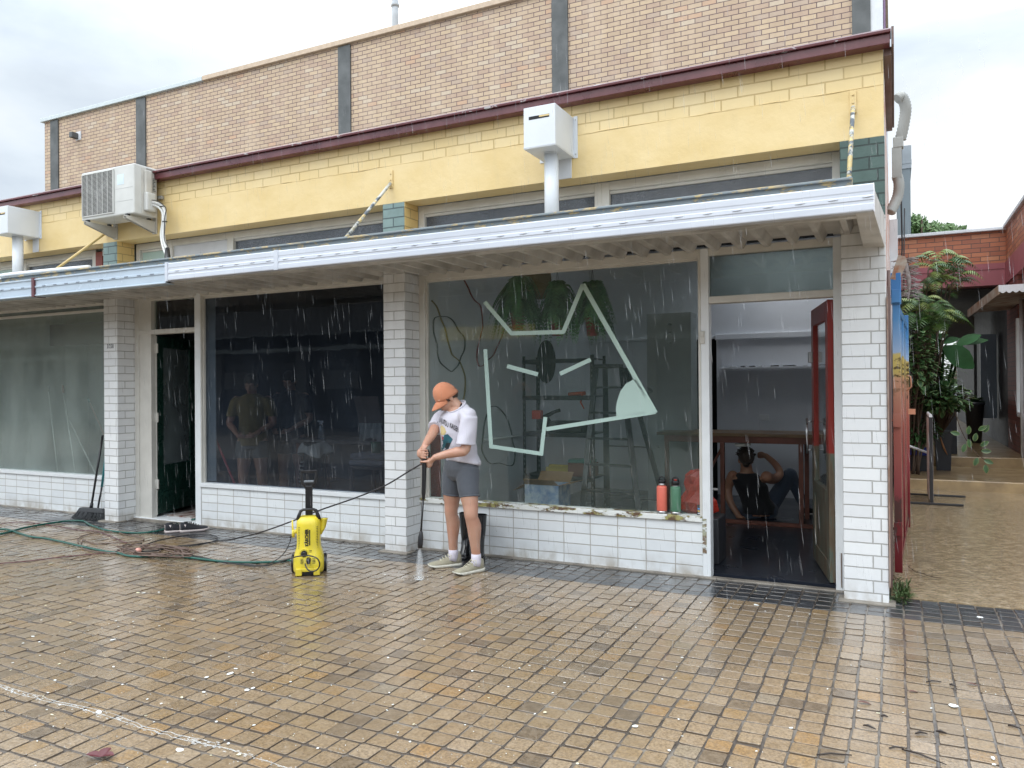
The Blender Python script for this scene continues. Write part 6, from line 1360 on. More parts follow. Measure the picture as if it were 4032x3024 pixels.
# ---- hanging ferns ----
m_fern = M('fern_green', (.11,.30,.10), .6, var=.9, vs=6, c2=(.03,.09,.035), bump=0, obj=False); m_fern2 = M('fern_green_light', (.11,.25,.07), .6, var=.9, vs=6, c2=(.02,.06,.02), bump=0, obj=False)
m_tc = M('red_plastic_pot', (.22,.025,.02), .4)
def leaflets(mb, path, wmax, n, droop=.0, m=0, wfac=.22):
    """a frond: midrib with paired leaflets"""
    q = smoothline([Vector(p) for p in path], max(2, n//(len(path)-1)))
    mb.tube(q, [.003*(1-i/len(q))+.0008 for i in range(len(q))], 4, m=m)
    for i in range(2, len(q)-1):
        f = i/(len(q)-1); d = (q[i+1]-q[i-1]).normalized(); s = d.cross(Z3)
        if s.length < .1: s = Vector((1,0,0))
        s.normalize(); u_ = s.cross(d); w = wmax*math.sin(math.pi*min(1, f*.9+.12))**.7
        for sd in (-1, 1):
            a = q[i]; tip = a+s*sd*w+d*w*.35-u_*0+Vector((0,0,-droop*w)); c = w*wfac
            mid = a.lerp(tip, .45)+Vector((0,0,.06*w))
            mb.add([a-d*c*.25, mid-d*c*.5, tip, mid+d*c*.5, a+d*c*.25], [(0,1,3,4),(1,2,3)], m)
def fern(c, r, nf, label, seed, hang):
    rng = random.Random(seed); T = thing('hanging_fern', label, 'fern', c, 'ferns hanging in the right shop window'); c = Vector(c)
    MB().lathe([(.001,-.16),(.052,-.16),(.068,-.01),(.074,-.01),(.074,.012),(.064,.012),(.060,-.02),(.001,-.02)], c, 20).build('pot', m_tc, T)
    fr = MB()
    for k in range(nf):
        a = rng.uniform(0, 6.283); l = r*rng.uniform(.7, 1.15); dn = rng.choice((rng.uniform(.2,.7), rng.uniform(.8,1.4)))*hang; upz = rng.uniform(.05,.26)*(1.3 if dn < .6 else .8)
        d = Vector((math.cos(a), math.sin(a)*.75, 0)); p0 = c+Vector((0,0,.0))
        leaflets(fr, [p0+d*.02, p0+d*l*.35+Z3*upz, p0+d*l*.75+Z3*(upz*.7-dn*.12), p0+d*l*1.0+Z3*(upz*.1-dn*.35)], .050, 24, .35, rng.choice((0,0,1)), .5)
    fr.build('fronds', (m_fern, m_fern2), T, recalc=False)
    hk = MB()
    for a in (0, 2.1, 4.2): hk.tube([c+Vector((math.cos(a)*.07,math.sin(a)*.07,.01)), c+Vector((0,0,.45)), Vector((c.x,c.y,3.38))], .0015, 4)
    hk.build('hanging_wire', m_blk, T)
f1, f2, f3 = [PF(1900+u/1.84375, 1050+v/1.84375, .75) for u, v in ((255,350),(545,400),(800,400))]
fern(f1+Z3*.02, .27, 90, 'large light green fern in a red pot, leftmost of the three hanging behind the window', 1, .6)
fern(f2+Z3*.03, .22, 66, 'dark fern hanging in the middle of the three behind the window', 2, .55)
fern(f3+Z3*.03, .21, 66, 'dark fern at the right of the three, beside the sloping mint line', 3, .5)
# mustard shade hanging behind the ferns
ms = PF(1900+385/1.84375, 1050+150/1.84375, 1.6); tag(MB().lathe([(.001,-.12),(.10,-.12),(.17,-.02),(.17,.10),(.16,.16),(.001,.16)], ms, 20).build('mustard_drum', M('mustard_cloth', (.17,.11,.03), .8, var=.3), at=ms), 'mustard coloured shade hanging behind the largest fern', 'shade')
# ---- middle shop: red mop pole, stool, spray bottle, drop sheet, board ----
a = PF(700+175/1.8436, 1150+830/1.8436, .36); b_ = PF(700+410/1.8436, 1150+1385/1.8436, .36); b2_ = a+(b_-a)*1.75
rp_ = MB().tube([a, a.lerp(b_,.16)], .017, 10, m=1).tube([a.lerp(b_,.16), b2_], .0125, 10).build('red_broom_pole', (M('red_metal_pole', (.38,.02,.025), .35), m_blk), at=b2_); tag(rp_, 'red pole with a black grip leaning inside the left edge of the middle window', 'broom handle')
def stick(u0, v0, u1, v1, Y, mats, lab, gf=.1, r=.009):
    a, b_ = PF(u0/1.7467, 1150+v0/1.7463, Y), PF(u1/1.7467, 1150+v1/1.7463, Y); e_ = b_+(b_-a)*.55
    o = MB().tube([a, a.lerp(b_, gf)], r*1.5, 8, m=1).tube([a.lerp(b_, gf), e_], r, 8).build('paint_pole', mats, at=e_); tag(o, lab, 'pole')
m_alu = M('pale_aluminium', (.50,.53,.52), .35, metal=.4)
stick(332,650,398,1235,.62, (m_alu, m_blk), 'silver paint pole with black grips, leftmost of the poles inside the left window', .06)
stick(430,640,518,1235,.62, (m_alu, M('red_brown_grip', (.20,.04,.03), .5)), 'silver paint pole with a red brown grip inside the left window', .09)
stick(478,880,660,1255,.66, (m_alu, m_alu), 'plain silver pole leaning at a slant inside the left window', .02)
stick(603,730,720,990,.6, (M('salmon_pole', (.35,.18,.14), .5), M('teal_grip', (.02,.18,.20), .5)), 'thin pole with a teal grip leaning by the pier inside the left window', .12, .006)
def Q2(u, v, Y): return PF(1150+u/2.765, 1400+v/2.765, Y)
sb = Q2(318,905,1.4); SB = thing('spray_bottle', 'clear spray bottle with white trigger on the ledge in the middle shop', 'spray bottle', sb)
MB().lathe([(.001,0),(.038,0),(.04,.01),(.038,.10),(.022,.16),(.014,.175),(.001,.175)], sb, 16).build('bottle', glass('clear_plastic', (.7,.75,.78), refl=.1, veil=.3, veilc=(.4,.42,.42)), SB)
MB().box(sb.x-.014,sb.x+.03,sb.y-.012,sb.y+.012,sb.z+.19,sb.z+.215).tube([sb+Z3*.17, sb+Z3*.195],.015,10).tube([sb+Vector((-.008,0,.20)), sb+Vector((-.045,0,.212)), sb+Vector((-.052,0,.205))],[.012,.010,.009],8).tube([sb+Vector((-.02,0,.205)), sb+Vector((-.03,0,.165))],.004,6).build('trigger', m_panel, SB, bevel=.003)
LG = thing('work_table', 'long dark work table standing in the middle shop', 'table', (-5.6,1.6,.02))
ztop = sb.z-.003; MB().box(-6.5,-4.6,1.25,1.85,ztop-.04,ztop).build('table_top', M('dark_table_top', (.10,.09,.09), .4), LG, bevel=.003)
for x in (-6.45,-4.68):
    for y in (1.28,1.78): MB().box(x,x+.05,y,y+.05,.022,ztop-.04).build('leg', m_tim, LG)
# woven stool/basket items
sk_ = Q2(100,1090,1.05); ST = thing('wicker_stool', 'woven stool with a cloth on it behind the washer handle in the middle shop', 'stool', (sk_.x+.1,1.1,.02))
wv = MB()
for k in range(9): z = .30+k*.045; wv.tube(ell((sk_.x+.1,1.1,z), Vector((1,0,0)), Vector((0,1,0)), .14-.003*k, .14-.003*k, 16)+[Vector((sk_.x+.1+.14-.003*k,1.1,z))], .009, 6)
wv.build('woven_side', M('pale_cane', (.30,.26,.20), .7), ST)
for a_ in range(4): t_ = a_*1.57+.6; MB().tube([(sk_.x+.1+.13*math.cos(t_),1.1+.13*math.sin(t_),.70),(sk_.x+.1+.17*math.cos(t_),1.1+.17*math.sin(t_),.024)], .012, 8).build('leg', m_tim, ST)
dc = MB(); q0 = Q2(245,960,1.0); rs = []
for s_, z in ((.13,.03),(.17,.0),(.19,-.06),(.20,-.12)): rs.append([q0+Vector((math.cos(t_)*s_*(1+.25*math.sin(5*t_)*(z < -.01)), math.sin(t_)*s_*.7, z+.03*math.sin(3*t_+1)*(z < -.01))) for t_ in [2*math.pi*j/30 for j in range(30)]])
m_cream = clothmat('cream_drop_cloth', (.42,.40,.34), wr=.8); o = dc.rings(rs, caps=False).add([q0+Z3*.03]+rs[0], [(0,1+j,1+(j+1)%30) for j in range(30)], 0, True).build('drop_cloth', m_cream, at=q0, recalc=False); tag(o, 'cream cloth draped over a stool in the middle shop', 'cloth')
sx_ = MB().lathe([(.001,-.55),(.13,-.55),(.12,-.1),(.13,.028),(.001,.028)], q0, 16).build('paint_drum', m_blk, at=q0-Z3*.55); tag(sx_, 'dark drum under the cream cloth in the middle shop', 'drum')
# chair with cloth and brown board at the right of the middle window
ch = Q2(800,1090,1.0); CH = thing('wooden_chair', 'dark wooden chair with folded grey blankets at the right of the middle window', 'chair', (ch.x,1.1,.02))
cx_, cy_ = ch.x+.05, 1.15; m_dw = M('dark_chair_wood', (.07,.045,.03), .5)
for sx in (-.2,.2):
    for sy in (-.2,.2): MB().box(cx_+sx-.018,cx_+sx+.018,cy_+sy-.018,cy_+sy+.018,.022,.62 if sy < 0 else 1.0).build('leg', m_dw, CH)
MB().box(cx_-.22,cx_+.22,cy_-.22,cy_+.22,.62,.65).build('seat', m_dw, CH, bevel=.01); MB().box(cx_-.2,cx_+.2,cy_+.185,cy_+.215,.85,.98).build('backrest', m_dw, CH, bevel=.01)
o = MB().box(cx_-.24,cx_+.24,cy_-.22,cy_+.2,.652,.72).box(cx_-.23,cx_+.23,cy_-.21,cy_+.18,.722,.79).build('folded_blankets', clothmat('grey_blanket', (.13,.13,.15)), at=(cx_,cy_,.65), bevel=.03); tag(o, 'two folded grey blankets stacked on the dark chair', 'blankets')
bd0 = MB(); v = [Q2(668,445,1.55), Q2(925,440,1.6), Q2(985,760,1.5), Q2(735,760,1.45)]; bd0.add(v+[p+Vector((0,.02,0)) for p in v], [(0,1,2,3),(7,6,5,4),(0,4,5,1),(1,5,6,2),(2,6,7,3),(3,7,4,0)])
o = bd0.build('brown_sheet', M('brown_kraft_board', (.16,.11,.08), .7, var=.3), at=v[3]); tag(o, 'brown sheet standing behind the cream cloths at the right of the middle window', 'board')
cl = MB(); pa, pb = Q2(725,735,1.3), Q2(990,735,1.3); n_ = 14
for rw in range(7):
    pass
g_ = [[pa.lerp(pb, i/n_)+Vector((.012*math.sin(i*2.1), .02*math.sin(i*1.7+j*.5), -.032*j*(1.1-.45*math.sin(math.pi*i/n_)))) for i in range(n_+1)] for j in range(9)]
vs = [p for r_ in g_ for p in r_]; cl.add(vs, [(j*(n_+1)+i, j*(n_+1)+i+1, (j+1)*(n_+1)+i+1, (j+1)*(n_+1)+i) for j in range(8) for i in range(n_)], 0, True)
o = cl.build('hanging_cloth', m_cream, at=pa, recalc=False); tag(o, 'cream cloth hung over the brown sheet at the right of the middle window', 'cloth')
o = MB().lathe([(.001,0),(.05,0),(.06,.12),(.001,.12)], (cx_+.02,cy_-.05,.79), 14).build('green_tub', M('green_plastic', (.01,.14,.08), .4), at=(cx_,cy_,.79)); tag(o, 'small green tub on top of the folded blankets', 'tub')
# =====================================================================================
#  PASSAGE: painted gate, plants, sign stand
# =====================================================================================
m_mural, t, b = NT('gate_mural_paint')     # painted mural: blue sky, yellow town, orange and crimson ground
pos = t.nodes.new('ShaderNodeNewGeometry').outputs['Position']; s = nd(t, 'ShaderNodeSeparateXYZ', {0: pos})
zz = nd(t, 'ShaderNodeMath', {0: s.outputs[2], 1: nd(t, 'ShaderNodeMath', {0: noise(t, 3, 5), 1: .12}, operation='MULTIPLY').outputs[0]}, operation='ADD').outputs[0]
zf = nd(t, 'ShaderNodeMapRange', {'Value': zz, 'From Min': 0, 'From Max': 2.4}).outputs[0]
c = ramp(t, zf, [(0, (.11,.01,.014)), (.22, (.17,.018,.024)), (.30, (.24,.05,.055)), (.50, (.34,.11,.085)), (.60, (.42,.19,.13)), (.665, (.52,.27,.17)), (.69, (.50,.38,.12)), (.745, (.55,.42,.14)), (.75, (.32,.42,.58)), (.85, (.09,.25,.48)), (1, (.03,.14,.36))])
st = noise(t, 14, 6, rough=.7, sc=(1,1.2,2)); mid = ramp1(t, zf, [(.60, 0), (.67, 1), (.73, 1), (.75, 0)]); k = nd(t, 'ShaderNodeMath', {0: mid, 1: ramp1(t, st, [(.5, 0), (.53, 1)])}, operation='MULTIPLY').outputs[0]
c = mixc(t, k, c, (.10,.07,.03)); sc2 = noise(t, 6, 7, rough=.7, sc=(1,1,.4)); low = ramp1(t, zf, [(.2, 1), (.62, 1), (.66, 0)]); k2 = nd(t, 'ShaderNodeMath', {0: low, 1: ramp1(t, sc2, [(.53, 0), (.57, .8)])}, operation='MULTIPLY').outputs[0]
L(t, mixc(t, k2, c, (.05,.035,.03)), b.inputs['Base Color']); b.inputs['Roughness'].default_value = .25
GT = thing('painted_gate', 'steel gate folded back along the side wall, painted blue above, orange and crimson below', 'gate', (.02,.63,.06))
ga = Vector((.010,.63,0)); gb = Vector((.105,3.0,0)); gd = (gb-ga).normalized(); gs = Vector((gd.y,-gd.x,0))
def gq(mb, a0, a1, s0, s1, z0, z1): 
    v = [ga+gd*a+gs*s_+Z3*z for z in (z0, z1) for a, s_ in ((a0,s0),(a1,s0),(a1,s1),(a0,s1))]
    return mb.add(v, [(0,3,2,1),(4,5,6,7),(0,1,5,4),(1,2,6,5),(2,3,7,6),(3,0,4,7)])
gq(MB(), -.02, .03, -.026, .026, .09, 2.30).build('gate_post', m_mural, GT, bevel=.003)
gq(MB(), -.03, .04, -.034, .034, 2.10, 2.335).build('gate_box', m_mural, GT, bevel=.003)
gq(MB(), .03, 2.35, -.014, .000, .10, 2.12).build('gate_sheet', m_mural, GT)
gq(gq(gq(gq(MB(), .03, 2.35, 0, .012, 2.06, 2.12), .03, 2.35, 0, .012, .10, .16), 2.30, 2.38, -.02, .02, .05, 2.2), 1.15, 1.20, 0, .012, .16, 2.06).build('gate_frame', m_mural, GT, bevel=.003)
for z in (.42, 1.23, 2.16): MB().tube([(-.045,.60,z),(.02,.60,z)], .010, 8).box(-.02,.035,.585,.60,z-.05,z+.05).build('hinge', m_mural, GT, bevel=.002)
gq(MB(), 1.6, 1.62, .03, .09, 1.22, 1.27).build('bolt_knob', M('salmon_knob', (.60,.28,.17), .4), GT)
MB().tube([ga+gd*1.3+gs*.03+Z3*1.58, ga+gd*1.3+gs*.06+Z3*1.57, ga+gd*1.3+gs*.065+Z3*1.48, ga+gd*1.3+gs*.03+Z3*1.44], .006, 8).build('gate_handle', M('salmon_handle', (.5,.25,.16), .4), GT)
MB().tube([(-.038,.55,.02),(-.038,.55,2.35)], .012, 8).box(-.05,-.03,.3,.5,.05,2.2).build('rear_post', m_brown, GT)
# grey rusty flap and dried palm flower stalk above the gate
PX = PF(3200+940/2.764, 900+400/2.764, .63)
o = MB().prism([(-.06,-.10),(-.0,-.12),(.055,.02),(.04,.06),(-.005,.075)], (PX.x,.60,PX.z), (1,0,0), (0,0,1), (0,.012,0)).build('rusty_flap', M('rusty_grey_sheet', (.36,.35,.30), .5, var=.9, vs=14, c2=(.25,.09,.03)), at=(PX.x,.6,PX.z)); tag(o, 'bent rusty grey metal flap on top of the painted gate', 'metal flap')
pf_ = MB(); rng = random.Random(6); t0 = PF(3200+1000/2.764, 900+330/2.764, .9); t1 = PF(3200+1040/2.764, 900+770/2.764, .9)
sp = smoothline([t0, t0.lerp(t1,.35)+Vector((.012,0,0)), t0.lerp(t1,.7)+Vector((.015,0,0)), t1], 8)
pf_.tube(sp, [.008+.010*math.sin(math.pi*min(1,i/len(sp)+.2)) for i in range(len(sp))], 8)
for i in range(95):
    p = sp[rng.randrange(1, len(sp)-2)]; sd = rng.choice((-1,1,1)); l = rng.uniform(.05,.105); d = Vector((sd*.9, rng.uniform(-.6,.3), rng.uniform(-.35,.28))).normalized(); pf_.tube([p, p+d*l*.5+Z3*.006, p+d*l-Z3*.008], [.0042,.0036,.0022], 5)
o = pf_.build('dried_palm_stalk', M('bleached_grey_stalk', (.34,.30,.29), .7, var=.6, vs=30, c2=(.16,.12,.10)), at=t0); tag(o, 'dried grey palm flower stalk hanging over the top of the painted gate', 'palm stalk')

# ---- plants ----
m_leaf = M('broad_leaf_green', (.055,.13,.04), .5, var=.9, vs=5, c2=(.02,.05,.02), bump=0, obj=False); m_leafv = M('variegated_leaf_edge', (.15,.20,.08), .5, var=.7, vs=8, c2=(.10,.16,.06), bump=0, obj=False)
m_palm = M('palm_green', (.07,.15,.03), .4, var=.9, vs=4, c2=(.025,.07,.02), bump=0, obj=False); m_palmy = M('yellow_palm_green', (.20,.25,.06), .45, var=.8, vs=5, c2=(.09,.15,.03), bump=0, obj=False); m_stem = M('brown_stem', (.07,.045,.03), .7, bump=0, obj=False)
m_ban = M('banana_green', (.014,.05,.012), .6, spec=.2, var=.6, vs=3, c2=(.03,.10,.035), bump=0, obj=False)
def leaf(mb, p, d, l, w, up=Z3, m=0, m2=None, fold=.18, bend=.25):
    """one broad leaf: six-ring blade folded at the midrib, with an optional paler rim"""
    d = d.normalized(); s = d.cross(up); s = s.normalized() if s.length > .05 else Vector((1,0,0)); n = s.cross(d)
    vs = []; N = 5
    for i in range(N+1):
        f = i/N; wd = w*math.sin(math.pi*min(1,(f*.94+.04)))**.75; c_ = p+d*(l*f)-n*(bend*l*f*f)*.6
        vs += [c_-s*wd*.5+n*wd*fold, c_-s*wd*.33+n*wd*fold*.66, c_, c_+s*wd*.33+n*wd*fold*.66, c_+s*wd*.5+n*wd*fold]
    for i in range(N):
        for j in range(4):
            q = i*5+j; mb_m = (m2 if (m2 is not None and j in (0,3)) else m); mb.add([], [], 0)
            mb.f.append(tuple(len(mb.v)+x for x in (q, q+1, q+6, q+5))); mb.m.append(mb_m); mb.sm.append(True)
    mb.v += [tuple(x) for x in vs]
def pot(mb, x, y, z, w, h):
    return mb.rings([[Vector((x+sx*a/2, y+sy*a/2, z+zz)) for sx, sy in ((-1,-1),(1,-1),(1,1),(-1,1))] for zz, a in ((0,w*.82),(h-.03,w),(h-.03,w*1.06),(h,w*1.06),(h,w*.94),(h-.04,w*.92))], smooth=False)
def palm(x, y, z0, stems, label, seed, pm):
    rng = random.Random(seed); T = thing('cane_palm', label, 'palm', (x, y, z0)); st = MB(); fr = MB()
    for (tx, ty, tz, nf, fl, k) in stems:
        b_ = Vector((x+rng.uniform(-.08,.08), y+rng.uniform(-.08,.08), z0)); tp = Vector((tx, ty, tz)); mid = b_.lerp(tp,.5)+Vector((rng.uniform(-.05,.05),0,0))
        q = smoothline([b_, mid, tp], 6); st.tube(q, [.014*(1-i/len(q)*.5) for i in range(len(q))], 6)
        for i in range(nf):
            a = rng.uniform(0, 6.283); l = fl*rng.uniform(.7,1.1); e_ = rng.uniform(.2,.9); d = Vector((math.cos(a), math.sin(a)*.8, 0)); p0 = tp-Z3*rng.uniform(0,.25)
            leaflets(fr, [p0, p0+d*l*.35+Z3*l*e_*.5, p0+d*l*.7+Z3*l*e_*.45, p0+d*l*1.02+Z3*l*(e_*.25-.25)], l*.30, 17, .55, rng.choice(k), .20)
    st.build('stem', m_stem, T); fr.build('fronds', pm, T, recalc=False); return T
def TP(u, v, Y): return PF(3500+u/2.765, 900+v/2.765, Y)
bp_ = Vector((.30,7.9,.15))
s1 = []
for u, v, Y, nf, fl, k in ((490,330,7.7,7,.42,(1,1,0)),(600,380,7.8,8,.50,(1,0,1)),(430,420,7.6,7,.38,(0,1)),(700,500,7.8,9,.50,(1,0,1)),(520,560,7.6,6,.35,(0,1)),(380,560,7.6,6,.4,(0,0,1)),(640,600,7.9,5,.35,(1,0))): p = TP(u, v, Y); s1.append((p.x, p.y, p.z, nf, fl, k))
palm(.30, 7.9, .15, s1, 'tall cane palm with yellow green fronds reaching up to the pink band', 11, (m_palm, m_palmy))
s2 = []
for u, v, Y, nf, fl, k in ((330,760,6.9,11,.42,(0,0,1)),(450,860,7.0,12,.45,(0,0,1)),(560,950,7.1,9,.45,(0,1)),(300,900,6.8,9,.4,(0,0)),(640,1010,7.2,5,.5,(1,0))): p = TP(u, v, Y); s2.append((p.x, p.y, p.z, nf, fl, k))
palm(.28, 7.2, .15, s2, 'dense dark green cane palm in front of the tall one, beside the painted gate', 12, (m_palm, m_palmy))
# banana
BT = thing('banana_plant', 'banana plant with one broad torn dark green leaf over the passage steps', 'banana plant', (.62,7.9,.15)); lb_ = MB()
root = Vector((.60,7.95,.6))
for (u0, v0, u1, v1, w, Y) in ((600,1290,915,1500,.34,7.6),(740,1270,985,1155,.20,7.7),(800,1260,1065,1205,.13,7.8),(560,1250,760,1190,.14,7.9),(500,1200,640,1150,.12,7.9),(560,1330,470,1150,.16,7.9)):
    a, b_ = TP(u0, v0, Y), TP(u1, v1, Y); leaf(lb_, a, b_-a, (b_-a).length*1.05, w, Vector((-.25,-.75,.6)), 0, None, .10, .12); lb_.tube(smoothline([root, root.lerp(a,.6)+Z3*.1, a], 5), [.018]*10+[.012], 6)
lb_.build('leaves', (m_ban,), BT, recalc=False); MB().tube([(.60,7.95,.2),(.60,7.95,.9)], [.05,.03], 10).build('stem', m_palm, BT)
def shrub(label, cx, cy, cz, rx, ry, rz, n, l, w, seed, base, mats=(m_leaf, m_leafv), extra=None, name='leafy_shrub', cat='shrub'):
    rng = random.Random(seed); T = thing(name, label, cat, base); lf = MB(); st = MB(); b_ = Vector(base)
    for i in range(n):
        d = Vector((rng.gauss(0,1), rng.gauss(0,1), rng.gauss(0,1))); d.normalize(); r_ = rng.random()**.45
        p = Vector((cx+d.x*rx*r_, cy+d.y*ry*r_, cz+d.z*rz*r_)); dd = (Vector((d.x, d.y*.8-.3, d.z*.35+rng.uniform(-.4,.35)))+Vector((rng.gauss(0,.4),rng.gauss(0,.4),0)))
        leaf(lf, p, dd, l*rng.uniform(.6,1.2), w*rng.uniform(.7,1.15), Z3, 0, 1 if rng.random() < .75 else 0)
        if i % 9 == 0: q = smoothline([b_, b_.lerp(p,.55)+Vector((rng.uniform(-.06,.06),0,.04)), p], 4); st.tube(q, [.007]*len(q), 5)
    if extra: extra(lf, st, rng)
    lf.build('leaves', mats, T, recalc=False); st.build('stem', m_stem, T); return T
a = PF(3500+780/3.686, 1450+430/3.686, 6.9)
def trail(lf, st, rng):
    q = smoothline([PF(3500+u/3.686, 1450+v/3.686, 6.75) for u, v in ((960,640),(1030,850),(1100,1000),(1200,1150),(1290,1250),(1390,1330))], 5); st.tube(q, [.006]*len(q), 5)
    for u, v, dx, dz in ((1030,960,-1,.3),(1110,1100,-.3,-1),(1150,960,.1,1),(1240,1060,.2,1),(1330,1130,.8,.6),(1290,1300,-.4,-1),(1340,1200,1,0),(1400,1400,.1,-1),(1380,1330,1,-.4),(1300,900,.8,.5),(1380,930,.5,1),(1180,1150,-.2,1)):
        leaf(lf, PF(3500+u/3.686, 1450+v/3.686, 6.75), Vector((dx,-.25,dz)), .12, .07, Vector((0,-1,.2)), 0, 1)
shrub('variegated leafy shrub in the dark square pot, trailing one branch over the steps', a.x, 7.0, a.z, .36, .38, .22, 420, .13, .075, 21, (.62,7.85,.7), extra=trail)
a = PF(3500+430/3.686, 1450+120/3.686, 6.6)
shrub('dense dark shrub with rounded leaves between the gate and the palms', a.x-.0, 6.8, 1.9, .18, .45, .58, 420, .13, .08, 22, (.22,7.3,.4))
a = PF(3500+450/3.686, 1450+830/3.686, 7.2)
shrub('low dark green spathe plant in the blue rimmed tub', a.x, 7.3, .80, .22, .28, .20, 200, .17, .05, 23, (.30,7.7,.45), mats=(m_leaf, m_leaf))
a = TP(560,1150,7.6)
shrub('pointed leafed dark plant filling the gap behind the banana leaf', .50, 7.9, 1.65, .30, .3, .50, 380, .26, .035, 24, (.5,8.0,.6), mats=(m_palm, m_palmy))
# pots
m_dpot = M('dark_square_pot', (.018,.02,.026), .4); m_soil = M('potting_soil', (.04,.03,.02), .9)
T = thing('square_pot', 'tall dark square planter pot on the lower step', 'plant pot', (.66,7.98,.151)); pot(MB(), .66, 7.98, .151, .24, .62).build('pot', m_dpot, T, bevel=.006); MB().box(.55,.77,7.87,8.09,.70,.735).build('soil', m_soil, T)
MB().tube([PF(3500+u/3.686,1450+v/3.686,7.84) for u, v in ((745,1000),(770,1080),(800,1160),(850,1260))], [.010,.012,.016,.004], 6).build('dry_leaf', M('dry_brown_leaf', (.30,.14,.06), .7), T)
T = thing('plant_tub', 'dark plant tub with a bright blue liner showing at its rim', 'plant pot', (.32,7.75,.151)); pot(MB(), .32, 7.75, .151, .30, .25).build('pot', m_dpot, T, bevel=.006); pot(MB(), .32, 7.75, .395, .32, .11).build('blue_liner', M('cobalt_plastic', (.01,.035,.28), .35), T, bevel=.006)
q = [PF(3500+u/3.686, 1450+v/3.686, 5.9) for u, v in ((285,1125),(560,1225))]; q = [q[0]+(q[0]-q[1])*.6, q[1]]; o = MB().tube(q, .016, 10).build('white_pipe', m_box, at=q[1]); tag(o, 'white plastic pipe slanting down in front of the blue rimmed tub', 'pipe')
v_ = MB().lathe([(.001,0),(.05,0),(.09,.06),(.10,.12),(.07,.19),(.045,.21),(.05,.23),(.001,.23)], (.80,9.2,1.22), 16); o = v_.build('black_urn', M('glossy_black_glaze', (.01,.01,.012), .12, coat=1, bump=0), at=(.8,9.2,1.22)); tag(o, 'glossy black urn on a plinth behind the shrubs', 'urn')
o = MB().box(.68,.92,9.08,9.32,.315,1.22).build('plinth', m_dpot, at=(.8,9.2,.315), bevel=.01); tag(o, 'dark plinth carrying the glossy black urn', 'plinth')
x_, y_ = 1.42, 12.2; T = thing('round_planter', 'dark round planter standing against the light inside the passage', 'plant pot', (x_,y_,.315)); MB().lathe([(.001,0),(.12,0),(.17,.75),(.19,.76),(.19,.82),(.16,.82),(.001,.78)], (x_,y_,.315), 18).build('pot', m_dpot, T); lf = MB(); rng = random.Random(4)
for i in range(50): a_ = rng.uniform(0,6.3); leaf(lf, Vector((x_,y_,1.12)), Vector((math.cos(a_),math.sin(a_),rng.uniform(.1,1))), .2, .05)
lf.build('leaves', (m_leaf, m_leaf), T, recalc=False)
# sign stand, seen edge on
SS = thing('sign_stand', 'thin black framed sign stand seen edge on, with two long flat feet', 'sign', (.39,5.4,.004))
m_met = M('black_frame_steel', (.02,.02,.022), .4); m_pos = M('faded_poster', (.50,.47,.46), .5, var=.9, vs=5, c2=(.20,.12,.12))
MB().box(.372,.408,5.03,5.07,.02,1.09).box(.372,.408,5.83,5.87,.02,1.09).box(.374,.406,5.07,5.83,1.06,1.09).box(.374,.406,5.07,5.83,.30,.33).build('frame', m_met, SS, bevel=.002)
MB().prism([(.0,0),(.036,0),(.030,.035),(.012,.05),(-.004,.03)], (.372,5.03,1.085), (1,0,0), (0,0,1), (0,.84,0)).build('top_rail', m_panel, SS, bevel=.003)
MB().box(.408,.411,5.06,5.84,.06,1.07).build('poster', m_pos, SS); MB().box(.366,.369,5.06,5.84,.06,1.07).build('poster', m_pos, SS)
MB().box(.07,.73,4.99,5.03,.006,.03).build('foot', m_met, SS, bevel=.003); MB().box(.07,.81,5.84,5.88,.006,.03).build('foot', m_met, SS, bevel=.003)
# weeds at the foot of the pier
def weeds(n, seed): 
    mb = MB(); rng = random.Random(seed)
    for i in range(n):
        p = Vector((rng.uniform(-.035,.07)+.0, rng.uniform(.02,.5), .0)); d = Vector((rng.gauss(.3,.5), rng.gauss(-.3,.5), rng.uniform(.1,1))); leaf(mb, p+Z3*rng.uniform(0,.06), d, rng.uniform(.03,.09), .010)
    return mb
o = weeds(240, 3).build('weeds', (M('moss_green', (.05,.09,.02), .6, bump=0), m_leaf), at=(0,.2,0), recalc=False); tag(o, 'small green weeds at the foot of the pier and gate', kind='stuff')
q = smoothline(ground_pts := [ZF(3200+u/2.013, 2200+v/2.013, .02) for u, v in ((760,60),(800,95),(860,115),(940,140),(1020,155))], 4); tw = MB().tube(q, .003, 5)
for p in q[::3]: leaf(tw, p, Vector((.3,-.6,.4)), .05, .012)
o = tw.build('fallen_twig', (m_stem, m_leaf), at=q[0], recalc=False); tag(o, 'thin leafy twig lying on the passage concrete beside the gate', 'twig')

